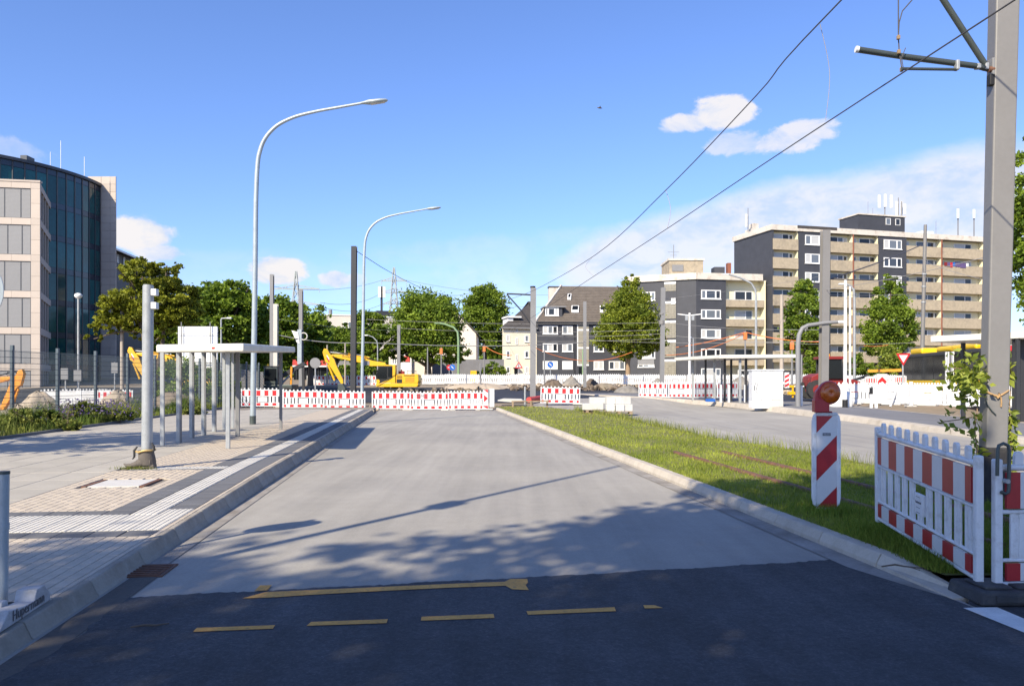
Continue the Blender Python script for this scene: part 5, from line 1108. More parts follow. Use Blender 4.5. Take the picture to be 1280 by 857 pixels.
# timber rail on the grass, white post, cable rolls
tr_ = thing('timber_rail', 'low weathered timber rail on short posts at the far end of the grass strip', 'rail', (0,0,0))
MB().bar(W(640,501.5,46), W(686,501,44.5), .09, .07).build('beam', M['wood'], tr_)
for p in (641,663.5,684): q = W(p,501,45); MB().box(q.x-.05,q.x+.05,44.9,45.1,.1,q.z).build('post', M['wood'], tr_)
o = thing('white_marker', 'short thick white post beside the red arrow board', 'post', (XA(615,45),45,.1), 0); MB().box(-.14,.14,-.08,.08,0,ZA(485.5,45)-.1).build('shaft', M['white_plastic'], o, bevel=.02)
o = thing('steel_stake', 'thin steel stake standing left of the rail mast', 'stake', (XA(656.3,46),46,.1), 0); MB().cyl((0,0,0),(0,0,ZA(483,46)-.1),.06,8).build('tube', M['galv'], o)
MBp = MB().tube([W(661,499.5,48), W(675,497.5,50)], .17, 12); tag(MBp.build('drain_pipe', M['shop_red']), 'short salmon pink drain pipe lying at the foot of the rail mast', 'pipe')
tag(MB().ext([W(622,501,47),W(640,502.5,47),W(655,501.5,47),W(652,499.5,47),W(630,499,47)], (0,.7,.05)).build('concrete_slab', M['conc_light']), 'broken pale concrete slab lying left of the steel stake', 'slab')
# ------------------------------------------------------------------ earth heaps
def heap(label, px0, px1, ytop, Y, m, seed, sharp=1.2, name='earth_heap', zb=None):
    r_ = np.random.default_rng(seed); cx = XA((px0+px1)/2, Y); rx = (XA(px1,Y)-XA(px0,Y))/2; zb = T(Y)-.1 if zb is None else zb; h = ZA(ytop,Y)-zb
    n, k = 26, 9; V = []; ph = r_.uniform(0,6.28,6)
    for i in range(k+1):
        f = i/k
        for j in range(n):
            a = 2*math.pi*j/n; w_ = 1+.14*math.sin(2*a+ph[0])+.10*math.sin(3*a+ph[1])+.07*math.sin(7*a+ph[2]+3*f)
            z = zb+h*(1-(1-f)**sharp)*(1+.05*math.sin(4*a+ph[3])*(1-f)); rr = (1-f)**1.0
            V.append((cx+rx*rr*w_*math.cos(a)+r_.normal(0,.03), Y+rx*.8*rr*w_*math.sin(a)+r_.normal(0,.03), z+r_.normal(0,.03)))
    Fc = [(i*n+j, i*n+(j+1)%n, (i+1)*n+(j+1)%n, (i+1)*n+j) for i in range(k) for j in range(n)]
    return tag(MB().add(V, Fc, 0, True).build(name, m), label, 'heap', 'heaps on the building site')
heap('pointed grey gravel heap before the slate house', 698, 731, 469, 76, M['gravel_grey'], 1, 1.0, 'gravel_heap')
heap('ragged dark heap of roots and soil left of the gravel heap', 677, 704, 474, 73, M['soil_dark'], 2, 2.2)
heap('dark brown soil heap right of the thin grey mast', 728, 750, 473.5, 74, M['soil_dark'], 3, 2.0)
heap('broad brown heap of broken ground before the pear tree', 735, 778, 479, 71, M['dirt'], 4, 2.4)
heap('low grey chippings heap beside the fresh asphalt', 765, 806, 481.5, 66, M['gravel_grey'], 5, 1.8, 'gravel_heap')
heap('grey heap behind the tall grey pole', 808, 836, 473, 75, M['gravel_grey'], 6, 1.4, 'gravel_heap')
heap('dark grey heap behind the right shelter posts', 908, 945, 470.5, 72, M['gravel_grey'], 7, 1.6, 'gravel_heap')
heap('low pale rubble under the green lamp', 556, 640, 479, 73, M['sand'], 8, 2.5, 'rubble_heap')
heap('low heap of sandy soil behind the left fence posts', 118, 176, 487, 34, M['sand'], 9, 1.7, zb=.0)
heap('sandy soil heap behind the wire fence near the left photo edge', 20, 78, 489, 33, M['sand'], 10, 1.8, zb=0)
heap('brown soil heap behind the shelter at the fence', 180, 250, 490, 40, M['dirt'], 12, 1.8, zb=0)
def rubble(label, px0, px1, Y, zc, num, seed, m, size=.22):
    r_ = np.random.default_rng(seed); mb = MB()
    for _ in range(num):
        x = XA(r_.uniform(px0,px1),Y); y = Y+r_.uniform(-1.5,1.5); s = size*r_.uniform(.4,1.6); z = zc(y); c = Vector((x,y,z+s*.3)); P_ = [c+Vector(r_.normal(0,1,3)).normalized()*s*r_.uniform(.6,1) for _ in range(6)]
        mb.add(P_, [(0,1,2),(0,2,3),(0,3,4),(0,4,1),(5,2,1),(5,3,2),(5,4,3),(5,1,4)])
    return tag(mb.build('rubble', m), kind='stuff')
rubble('', 560, 800, 75.5, lambda y: T(y)-.05, 420, 3, M['sand']); rubble('', 640, 800, 70, lambda y: T(y)-.05, 160, 4, M['soil_dark'], .3); rubble('', 300, 610, 45.6, lambda y: T(y)-.08, 240, 5, M['sand'], .12); rubble('', 470, 600, 66, lambda y: T(y)-.06, 90, 6, M['dirt'], .3); rubble('', 960, 1040, 62, lambda y: T(y)-.0, 60, 8, M['sand'], .3)
gs = sheet('site_ground', [-30,-10,10,30,60], [74.5,78,84,95], lambda x, y: T(y)-.03, M['dirt'])
# ------------------------------------------------------------------ machines
def excavator(label, loc, rz, paint, sc=1.0):
    """boom reaching to -x; origin under the slew ring"""
    t = thing('excavator', label, 'excavator', loc, rz, 'excavators on the building site'); t.scale = (sc,)*3; yp = M[paint]
    for y in (-.75,.75):
        tr_ = MB(); prof = [(-1.35,.10),(-1.2,-.02),(1.2,-.02),(1.35,.10),(1.4,.30),(1.25,.52),(-1.25,.52),(-1.4,.30)]; tr_.ext([(x,y-.22,z) for x,z in prof], (0,.44,0)); o = tr_.build('track', M['tyre'], t, bevel=.03)
        for x in (-1.1,-.55,0,.55,1.1): MB().cyl((x,y-.24,.22),(x,y+.24,.22),.16,10).build('roller', M['dark_steel'], o)
    MB().cyl((0,0,.5),(0,0,.66),.5,16).box(-.6,.6,-.5,.5,.2,.52).build('slew_ring', M['black'], t)
    MB().ext([(-1.55,-1.0,.66),(1.75,-1.0,.66),(1.88,-1.0,.8),(1.88,-1.0,.98),(-1.62,-1.0,.98),(-1.62,-1.0,.75)], (0,2.0,0)).build('deck', yp, t, bevel=.03)
    MB().ext([(.05,-1.0,.98),(1.86,-1.0,.98),(1.93,-1.0,1.2),(1.90,-1.0,1.66),(1.7,-1.0,1.74),(.05,-1.0,1.74)], (0,2.0,0)).build('engine_cover', yp, t, bevel=.05)
    MB().box(.82,1.55,-1.025,-.99,1.12,1.5).build('grille', M['orange_machine'], t); MB().box(.10,.55,-1.02,-.99,1.0,1.32).build('step_box', M['black'], t)
    MB().box(.7,1.6,-1.012,-.99,1.58,1.66).build('dark_stripe', M['black'], t)
    for z in (1.40,1.5,1.6): MB().box(.12,.55,-1.015,-.99,z,z+.045).build('vent_slot', M['black'], t)
    MB().ext([(-1.58,-1.0,.98),(-1.40,-1.0,.98),(-1.28,-1.0,1.12),(-1.36,-1.0,1.28),(-1.58,-1.0,1.3)], (0,.95,0)).build('cab_nose', yp, t, bevel=.02)
    cbn = MB().ext([(-1.6,-.98,1.0),(-.05,-.98,1.0),(-.05,-.98,2.42),(-1.38,-.98,2.42),(-1.66,-.98,1.75)], (0,.98,0)).build('cab', M['black'], t, bevel=.03)
    MB().ext([(-1.5,-.995,1.35),(-.72,-.995,1.35),(-.72,-.995,2.32),(-1.32,-.995,2.32),(-1.56,-.995,1.75)], (0,.02,0)).build('pane', M['glass_dark'], cbn)
    MB().box(-.62,-.25,-.995,-.975,1.5,2.32).build('pane', M['glass_dark'], cbn)
    q = MB().box(-.24,-.02,-1.01,.0,1.0,2.45); q.box(-1.36,-.02,-1.0,.0,2.42,2.52); q.ext([(-1.2,-1.0,1.0),(-.05,-1.0,1.0),(-.05,-1.0,1.42),(-.3,-1.0,1.42)], (0,.03,0)); q.build('cab_frame', yp, cbn)
    MB().box(.15,.6,-.3,.3,1.74,2.0).cyl((.3,.5,1.74),(.3,.5,2.15),.06,8).build('exhaust', M['red_machine'], t)
    def poly(pts, y0, y1, m, name, par=None): return MB().ext([(x,y0,z) for x,z in pts], (0,y1-y0,0)).build(name, m, par or t, bevel=.03)
    bm = poly([(-.95,2.55),(-1.05,2.72),(-2.05,2.86),(-3.1,3.18),(-5.0,3.42),(-5.55,3.42),(-5.6,3.28),(-5.0,3.08),(-3.2,2.72),(-2.3,2.42),(-1.6,2.42)], .05, .5, yp, 'boom')
    MB().box(-2.85,-2.35,.03,.52,2.50,2.86).build('boom_joint', M['mast_far'], bm); text('KOMATSU', .26, M['black'], bm, (-4.05,.04,3.17), (R(90),R(8),0))
    MB().cyl((-2.9,.27,3.3),(-5.9,.27,3.62),.06,8).build('cylinder_rod', M['galv'], bm); MB().cyl((-2.4,.27,3.12),(-4.2,.27,3.44),.09,8).build('cylinder', yp, bm)
    for dy in (.20,.34): MB().tube(smooth([Vector((-1.2,dy,2.75)),Vector((-2.2,dy,3.02)),Vector((-3.1,dy,3.30)),Vector((-4.6,dy,3.52)),Vector((-5.6,dy,3.75)),Vector((-5.9,dy,3.3))]), .035, 6).build('hose', M['black'], bm)
    MB().tube([(-1.45,-.98,2.0),(-1.75,-1.15,2.05),(-1.78,-1.18,1.85)], .02, 5).box(-1.84,-1.72,-1.22,-1.14,1.62,1.9).build('mirror', M['black'], t)
    for xx in (1.0,1.35,1.7): MB().tube([(xx,-.95,1.74),(xx,-.95,2.0)], .018, 5).build('rail_post', M['mast_black'], t)
    MB().tube([(.95,-.95,2.0),(1.75,-.95,2.0)], .018, 5).build('hand_rail', M['mast_black'], t)
    st_ = poly([(-5.95,3.86),(-6.22,3.92),(-6.35,3.6),(-6.12,2.8),(-5.85,2.62),(-4.95,1.2),(-4.75,.88),(-4.58,.95),(-4.62,1.3),(-5.2,2.55),(-5.35,3.0),(-5.75,3.5)], .12, .42, yp, 'stick')
    for k, z in enumerate((3.3,3.12)): poly([(-6.02,z),(-5.80,z-.38),(-5.74,z-.28),(-5.96,z+.10)], .10, .12, M['red_sheet'] if k else M['white_sheet'], 'warning_stripe', st_)
    MB().cyl((-5.9,.27,2.55),(-5.35,.27,1.2),.09,8).build('bucket_cylinder', yp, st_)
    poly([(-5.0,.95),(-4.6,.95),(-4.35,.55),(-4.45,.15),(-4.75,-.05),(-5.15,.2),(-5.0,.5)], -.1, .65, M['dark_steel'], 'bucket')
    return t
ex = excavator('yellow excavator with its boom raised to the left, behind the road barriers', (XA(496.5,66),66,.42), 0, 'yellow_machine')
ex2 = dup(ex, (XA(252,66),66,.55), 0, 'yellow excavator half hidden behind the white board and the shelter posts')
ex3 = excavator('orange excavator at the left photo edge, only its boom in view behind the wire fence', (XA(-72,40),40,-.62), R(176), 'orange_machine', .72)
# telehandler at the left
Y = 52; tl = thing('telehandler', 'dark green telehandler with a raised arm behind the left barriers', 'loader', (XA(341,Y),Y,T(Y)-.1), 0, None)
MB().box(-.9,1.5,-.8,.8,.5,1.1).build('chassis', M['dark_steel'], tl, bevel=.04)
cbt = MB().box(-.35,.55,-.8,.2,1.1,2.25).build('cab', M['dark_steel'], tl, bevel=.04); MB().box(-.28,.48,-.82,-.79,1.35,2.15).build('pane', M['glass_dark'], cbt); MB().box(-.37,.57,-.84,.24,2.25,2.32).build('cab_roof', M['mast_black'], tl)
MB().bar((-.2,.4,1.3),(2.0,.4,2.5),.26).build('arm', M['mast_black'], tl); MB().bar((1.9,.4,2.55),(1.95,.4,.6),.16).build('arm', M['mast_black'], tl); MB().bar((.5,.4,1.2),(1.3,.4,2.0),.12).build('cylinder', M['galv'], tl); MB().bar((1.15,.2,1.0),(1.2,.2,2.3),.12).build('mast', M['orange_machine'], tl)
MB().cyl((-.2,-.4,2.32),(-.2,-.4,2.45),.07,8).build('beacon_lamp', M['yellow_machine'], tl); MB().ext([(-1.2,-.81,.6),(-.3,-.81,.6),(-.45,-.81,.95),(-.8,-.81,1.08),(-1.1,-.81,.9)], (0,.5,0)).build('mudguard', M['yellow_machine'], tl, bevel=.03)
for x in (-.7,1.2):
    for y in (-.75,.75): w1 = MB().cyl((x,y-.2,.45),(x,y+.2,.45),.48,18).build('wheel', M['tyre'], tl); MB().cyl((x,y-.215,.45),(x,y+.215,.45),.22,12).build('rim', M['mast_far'], w1)
# red tractor at the right
Y = 50; zt_ = ZP(46)-.05; tc_ = thing('tractor', 'dark red tractor with a glazed cab behind the beacon lamp', 'tractor', (XA(1030,Y),Y,zt_), R(-4))
MB().ext([(-1.1,-.45,.8),(.7,-.45,.8),(2.1,-.45,.75),(2.1,-.45,1.15),(1.2,-.45,1.35),(-1.1,-.45,1.35)], (0,.9,0)).build('body', M['red_machine'], tc_, bevel=.05)
MB().ext([(-1.1,-.95,1.0),(-1.05,-.95,1.45),(-.6,-.95,1.65),(-.2,-.95,1.5),(0,-.95,1.05)], (0,1.9,0)).build('mudguard', M['red_machine'], tc_, bevel=.04)
cbt = MB().ext([(-.3,-.6,1.3),(1.0,-.6,1.3),(.9,-.6,2.55),(-.2,-.6,2.55)], (0,1.2,0)).build('cab', M['glass_dark'], tc_, bevel=.03); MB().box(-.45,1.05,-.7,.7,2.55,2.72).build('cab_roof', M['red_machine'], cbt)
for a in ((-.27,-.6),(.98,-.6),(-.27,.6),(.98,.6)): MB().bar((a[0],a[1],1.3),(a[0]*.92,a[1],2.58),.08).build('cab_post', M['mast_black'], cbt)
for x, r in ((-.7,.62),(1.5,.5)):
    for y in (-.8,.8): w1 = MB().cyl((x,y-.22,r),(x,y+.22,r),r,20).build('wheel', M['tyre'], tc_); MB().cyl((x,y-.235,r),(x,y+.235,r),r*.5,14).build('rim', M['red_machine'], w1)
MB().bar((1.7,-.3,1.2),(2.6,-.3,1.5),.16).bar((2.6,-.3,1.5),(3.3,-.3,.55),.14).build('loader_arm', M['mast_black'], tc_); MB().ext([(3.0,-.9,.15),(3.8,-.9,.2),(3.5,-.9,.65),(3.1,-.9,.75)], (0,1.8,0)).build('bucket', M['dark_steel'], tc_, bevel=.02)
MB().cyl((.3,0,2.72),(.3,0,2.9),.08,8).build('beacon_lamp', M['orange_machine'], tc_); MB().cyl((1.35,.3,1.3),(1.35,.3,2.2),.05,8).build('exhaust', M['mast_black'], tc_)
# yellow frames and barrier boards behind
yb_ = thing('yellow_trestle', 'yellow steel trestle left of the tractor', 'trestle', (XA(1002,52),52,ZP(48)), 0)
MB().bar((-.9,0,.75),(1.6,0,.75),.14).build('beam', M['yellow_machine'], yb_); MB().bar((-.9,0,.3),(1.6,0,.3),.3,.2).build('beam', M['yellow_machine'], yb_)
for x in (-.6,.9): MB().bar((x,0,0),(x,0,.75),.1).build('leg', M['yellow_machine'], yb_)
o = far_barrier('', 983.5, 991, 487, 47); bpy.data.objects.remove  # narrow marker board
for c in list(o.children): bpy.data.objects.remove(c)
o['label'] = 'narrow red and white marker board right of the white cabinet'; o['category'] = 'sign'; del o['group']; o.name = 'marker_board'; CACHEB.pop([k for k, v in CACHEB.items() if v == o][0], None) if o in CACHEB.values() else None
q = MB().box(-.14,.14,-.02,.02,.1,1.05); 
for z in (.15,.42,.69): q.add([(-.13,-.024,z),(.13,-.024,z+.13),(.13,-.024,z+.27),(-.13,-.024,z+.14)], [(0,1,2,3)], 1)
q.build('panel', [M['white_sheet'], M['red_sheet']], o); MB().box(-.25,.25,-.15,.15,0,.1).build('foot', M['black_rubber'], o)
yo = thing('orange_beam', 'long orange beam lying on top of the red and white barriers before the bus', 'beam', (0,0,0)); MB().bar(W(1085,463.5,49), W(1127,462.5,48), .12, .16).build('beam', M['orange_machine'], yo)
far_barrier('red and white barrier under the orange beam, left one', 1082, 1100, 480, 49, 'barriers under the orange beam', zbase=ZP(47)+.35); far_barrier('red and white barrier under the orange beam, right one', 1118, 1132, 480, 48, 'barriers under the orange beam', zbase=ZP(47)+.4)
cv = thing('chevron_board', 'white board with red chevrons under the orange beam', 'sign', (XA(1102.5,47),47,ZP(46)), 0); q = MB().box(-.32,.32,-.02,.02,.2,1.55)
for z in (.35,.85): q.add([(-.26,-.024,z),(0,-.024,z+.26),(0,-.024,z+.52),(-.26,-.024,z+.26)], [(0,1,2,3)], 1).add([(0,-.024,z+.26),(.26,-.024,z),(.26,-.024,z+.26),(0,-.024,z+.52)], [(0,1,2,3)], 1)
q.build('panel', [M['white_sheet'], M['red_sheet']], cv); MB().bar((0,.03,0),(0,.03,1.5),.06).build('post', M['galv'], cv)
# bus
A_, B_ = Vector((XA(1130,54.5),54.5)), Vector((XA(1300,36.5),36.5)); bl = (B_-A_).length; bz = math.atan2((B_-A_).y, (B_-A_).x)
bus = thing('bus', 'yellow articulated bus with dark windows standing behind the white barriers', 'bus', (A_.x,A_.y,.45), bz)
def bsec(x0, x1):
    b = MB().box(x0,x1,0,2.5,.3,1.25).box(x0,x1,.02,2.48,1.25,2.72).build('body', [M['bus_yellow']], bus, bevel=.05); MB().box(x0,x1,-.01,2.51,2.72,2.95).build('roof_edge', M['mast_black'], bus, bevel=.04)
    n = max(2, int((x1-x0)/1.6)); w1 = (x1-x0)/n
    for i in range(n): MB().box(x0+i*w1+.04,x0+(i+1)*w1-.04,-.02,.015,1.22,2.72).build('window', M['glass_dark'], bus)
    for i in range(n+1): MB().box(x0+i*w1-.04,x0+i*w1+.04,-.012,.01,1.22,2.72).build('window_pillar', M['mast_black'], bus)
    return b
s1 = 7.2
bsec(0, s1); bsec(s1+1.3, bl)
for i in range(7): MB().box(s1+.02+i*.18,s1+.15+i*.18,-.03+.03*(i%2),2.5,.35,2.9).build('bellows_fold', M['white_flat'] if i in (0,1,2,5,6) else M['mast_far'], bus)
MB().box(.3,2.4,.3,2.2,2.95,3.35).build('roof_pod', M['bus_yellow'], bus, bevel=.12); MB().box(s1-2.2,bl-7.5,.25,2.2,2.95,3.3).build('roof_pod', M['bus_yellow'], bus, bevel=.12); MB().box(bl-7,bl-1,.25,2.2,2.95,3.4).build('roof_pod', M['bus_yellow'], bus, bevel=.12)
for x in (1.8,5.6,s1+4.5,bl-2.6): w1 = MB().cyl((x,-.02,.48),(x,.3,.48),.48,18).build('wheel', M['tyre'], bus); MB().cyl((x,-.03,.48),(x,.0,.48),.26,12).build('rim', M['galv'], w1)
# ------------------------------------------------------------------ masts, lamps, poles
def mast(label, px, pyt, pyb, Y, w_, m='mast_far', cat='mast', name='catenary_mast', zb=None, lean=0, square=True, group='catenary masts', foot=None):
    X = XA(px, Y); z0 = ZA(pyb, Y) if zb is None else zb; h = ZA(pyt, Y)-z0; t = thing(name, label, cat, (X,Y,z0), 0, group)
    if square: hmast(h, w_, None, lean).build('shaft', M[m], t)
    else: MB().cyl((0,0,0),(lean,0,h),w_/2,12,r1=w_*.38).build('shaft', M[m], t)
    if foot: MB().cyl((0,0,-.05),(0,0,.35),w_*.75,12).build('foot', M[foot], t)
    return t, X, z0, h
t, X, z0, h = mast('tall black mast beside the curved lamp behind the road barriers', 441.5, 308, 500, 46, .30, 'mast_black', lean=.06)
mast('grey mast behind the pale concrete pole at the left', 340, 343, 480, 62, .27); mast('pale concrete pole in front of the grey mast at the left', 344.8, 380, 478, 59, .30, 'conc_light', 'pole', 'concrete_pole', group='concrete poles')
t, X, z0, h = mast('grey mast with a white banner and a ring, right of the pale concrete pole', 376.3, 362, 482, 60, .27)
MB().add([(-.65,-.3,ZA(413,60)-z0),(-.15,-.3,ZA(415,60)-z0),(-.02,-.3,ZA(430,60)-z0),(-.25,-.3,ZA(428,60)-z0)], [(0,1,2,3)]).build('banner', M['cloth'], t); MB().box(-.22,.1,-.25,-.15,ZA(455,60)-z0,ZA(412,60)-z0).build('blue_wrap', M['steel_blue'], t)
MB().tube([(.26+.27*math.cos(a),-.2,ZA(420.5,60)-z0+.27*math.sin(a)) for a in np.linspace(0,6.28,18)], .05, 6).build('ring', M['conc_light'], t)
t, X, z0, h = mast('grey rail mast with a bracket arm standing on the grass left of the lone barrier', 666, 360, 502, 51, .36, lean=.03, foot='black')
MB().cyl((0,0,h),(.0,0,h+.12),.17,12).build('cap', M['black'], t); ah = ZA(368,51)-z0; MB().tube([(-.1,0,ah-.02),(-1.7,0,ah+.05)], .05, 8).build('arm', M['mast_black'], t); MB().tube([(-1.68,0,ah),(-.75,0,ah-1.05),(-.15,0,ah-1.9)], .045, 8).build('strut', M['mast_black'], t)
MB().tube(smooth([Vector((-1.65,0,ah)),Vector((-2.0,.0,ah-.5)),Vector((-1.75,0,ah-.8)),Vector((-1.2,0,ah-.9))]), .018, 5).build('cable', M['wire'], t)
mast('thin grey mast rising from the earth heaps before the slate house', 731, 377, 486, 72, .28)
t, X, z0, h = mast('tall grey mast in front of the glass-block stair of the slate block', 827.4, 359.5, 480, 66, .34, lean=.1); MB().cyl((0,0,h*.62),(.0,0,h*.66),.26,10).cyl((0,0,h*.72),(.0,0,h*.735),.24,10).build('clamp', M['mast_grey'], t)
t, X, z0, h = mast('big grey mast rising behind the amber beacon lamp', 1029, 288, 508, 36.8, .34, 'mast_grey', lean=.10)
t2, X2, z2, h2 = mast('grey mast before the balconies of the tower block, behind the bus roof', 1152, 281, 476, 58, .30, 'mast_grey', lean=.28, square=False)
for zf in (.50,.60,.68): MB().cyl((.28*zf,0,h2*zf),(.28*zf+.01,0,h2*zf+.09),.17,10).build('clamp', M['galv'], t2)
mast('short grey mast behind the yellow excavator', 498.6, 406, 480, 84, .32); mast('old brown concrete pole before the tower block', 977, 368, 474, 80, .42, 'conc_pole', 'pole', 'concrete_pole', square=False, group='concrete poles')
mast('old concrete pole in front of the office drum, left of the big tree trunk', 152.5, 389, 500, 47, .24, 'conc_pole', 'pole', 'concrete_pole', square=False, group='concrete poles', zb=.1)
mast('thin white pole with a black foot on the right platform', 1056.3, 350, 511, 35.3, .16, 'white_flat', 'pole', 'light_pole', square=False, group='thin poles on the right', foot='black', lean=.02, zb=ZP(35))
t_, X, z0, h = mast('thinner white pole behind the black-footed one', 1062.5, 358, 490, 45, .13, 'white_flat', 'pole', 'light_pole', square=False, group='thin poles on the right')
def lamp(label, px, pyb, Y, path, r, m='galv', head=None, name='street_lamp', zb=None):
    z0 = ZA(pyb, Y) if zb is None else zb; X = XA(px, Y); t = thing(name, label, 'street lamp', (X,Y,z0), 0, 'smaller street lamps')
    P_ = [Vector((0,0,0))]+[W(a,b,Y)-Vector((X,Y,z0)) for a, b in path]
    MB().tube(P_, [r*(1-.4*i/len(P_)) for i in range(len(P_))], 10).build('pole', M[m], t)
    if head:
        p = P_[-1]; MB().box(p.x-(head if path[-1][0] < path[-2][0] else 0), p.x+(head if path[-1][0] >= path[-2][0] else 0), -.12,.12,p.z-.06,p.z+.06).build('lamp_head', M['white_flat'] if m != 'green_paint' else M[m], t, bevel=.03)
    return t
lamp('thick grey lamp post bent sharply to the right beside the short posts', 997.5, 508, 36.6, [(997.5,430),(999,418),(1003,410),(1010,406.5),(1030,403.5),(1047,402.3)], .12, 'mast_far', head=.3)
lamp('slim grey lamp with a curved arm right of the thin white poles', 1068, 480, 58, [(1068,375),(1067,362),(1063,357),(1057,355)], .10, head=.5)
lamp('tall slim lamp with its arm to the left before the cream balconies', 945, 475, 78, [(945,372),(944,362),(939,354),(925,347),(911,343)], .13, head=.6)
lamp('green street lamp with its arm to the left before the cream gable', 573, 480, 84, [(573,425),(572,415),(567,409),(556,405),(549,404)], .13, 'green_paint', .5)
lamp('small lamp with a flat head behind the white board', 276.5, 470, 60, [(276.5,400),(277,398),(284,397.5)], .07, head=.35)
lamp('thin lamp hidden in the trees behind the excavator boom', 472, 470, 86, [(472,432),(471,426),(466,421),(460,419)], .07, head=.4)
t = lamp('park lamp with a round white head before the glass drum', 98, 500, 47, [(98,372)], .075, zb=.1); p = W(98,369.5,47)-t.location; MB().rings([[(p.x+.23*k*math.cos(a), .23*k*math.sin(a), p.z+z) for a in np.linspace(0,6.28,14,endpoint=False)] for z, k in ((-.18,.3),(-.1,.8),(.0,1),(.08,.9),(.15,.4))]).build('globe', M['white_flat'], t)
t = lamp('double-armed white lamp left of the right shelter', 862, 486, 62, [(862,391)], .10, 'white_flat'); z_ = ZA(394,62)-t.location.z
for s in (-1, 1): MB().bar((s*.1,0,z_),(s*.95,0,z_+.1),.10,.07).build('arm', M['white_flat'], t); MB().box(s*.25-.1,s*.25+.1,-.1,.1,z_-.4,z_).build('floodlight', M['galv'], t)
lamp('short thin pole right of the double-armed lamp', 866.5, 486, 64, [(866.5,423),(864,421.5)], .06, head=.2)
for px_, a, b, Y, lb in ((534.5,434,478,85,'thin white post left of the round tree trunk'),(551.6,434,474,86,'thin post with an orange insulator under the round tree'),(605.3,431,474,86,'thin post with an orange insulator before the retaining wall'),(600.5,454,484,72,'thin bare post before the white barriers under the yellow house'),(409,431,480,70,'thin rusty post left of the excavator stick'),(431.5,428,480,70,'thin rusty post at the excavator boom'),(931.5,414,480,70,'thin post with an orange insulator before the cream balconies'),(990,426,484,66,'thin post with an orange insulator right of the white cabinet'),(1002,443,480,66,'thin white post left of the bushes'),(680.5,436,480,78,'thin post with cable holders before the slate house'),(728.5,436,480,82,'pale green post before the slate house')):
    o, X, z0, h = mast(lb, px_, a, b, Y, .17, 'mast_far' if 'rusty' not in lb and 'green' not in lb else ('conc_pole' if 'rusty' in lb else 'green_paint'), 'post', 'site_post', square=False, group='thin posts on the building site')
    if 'orange' in lb: MB().box(-.16,.16,-.12,.12,h-.75,h-.1).build('insulator', M['orange_rope'], o, bevel=.04)
# traffic signs
def sign(label, px, py, pyb, Y, r, kind):
    X = XA(px, Y); z0 = ZA(pyb, Y); z = ZA(py, Y)-z0; t = thing('traffic_sign', label, 'sign', (X,Y,z0), 0, 'traffic signs'); MB().cyl((0,.04,0),(0,.04,z+r*.6),.045,8).build('pole', M['galv'], t)
    if kind in ('back','blue','red'):
        ring = [(math.cos(a)*r, math.sin(a)*r) for a in np.linspace(0, 2*np.pi, 24, endpoint=False)]
        MB().rings([[(x,y_,z+q) for x, q in ring] for y_ in (.0,-.02)], 0, False).build('disc', M[{'back':'mast_far','blue':'blue','red':'red_sheet'}[kind]], t)
        if kind == 'blue': MB().bar((-.12,-.025,z+.12),(.12,-.025,z-.12),.09,.01,up=(0,1,0)).build('arrow', M['white_sheet'], t)
        if kind == 'red': MB().box(-r*.5,r*.5,-.03,-.022,z-.05,z+.05).build('bar', M['white_sheet'], t)
    else:
        s = -1 if kind == 'yield' else 1; tri = lambda k: [(-r*k,-.6*r*k*s),(r*k,-.6*r*k*s),(0,1.1*r*k*s)]
        MB().ext([(x,0,z+q) for x, q in tri(1)], (0,-.02,0)).build('triangle', M['red_sheet'], t); MB().ext([(x,-.021,z+q+.0*s) for x, q in tri(.62)], (0,-.006,0)).build('white_field', M['white_sheet'], t)
        if kind == 'warn': MB().box(-.04,.04,-.034,-.027,z-.15,z+.2).build('symbol', M['black'], t)
sign('back of a round grey sign on a pole left of the excavator', 394, 453.5, 497, 49, .33, 'back')
o = bpy.data.objects
sign('round blue sign before the grey house windows', 688, 455.5, 480, 82, .32, 'blue'); sign('red warning triangle before the yellow house door', 648.5, 457, 480, 81, .42, 'warn'); sign('give way triangle at the left end of the bus', 1129, 447, 490, 45, .42, 'yield'); sign('small round red sign under the round tree', 561.5, 459, 476, 88, .3, 'red'); sign('small blue sign next to the green lamp', 565.5, 459, 476, 87, .34, 'blue'); sign('round red sign right of the big mast, before the bus roof', 1261, 430, 520, 33, .3, 'red')
yb2 = thing('yellow_marker', 'small yellow site cabinet beside the green lamp', 'cabinet', (XA(592,86),86,T(86)-.1), 0); MB().box(-.35,.35,-.3,.3,0,ZA(462,86)-T(86)).build('housing', M['yellow_machine'], yb2, bevel=.03); MB().box(-.3,.3,-.33,-.3,.2,1.0).build('door', M['yellow_machine'], yb2)
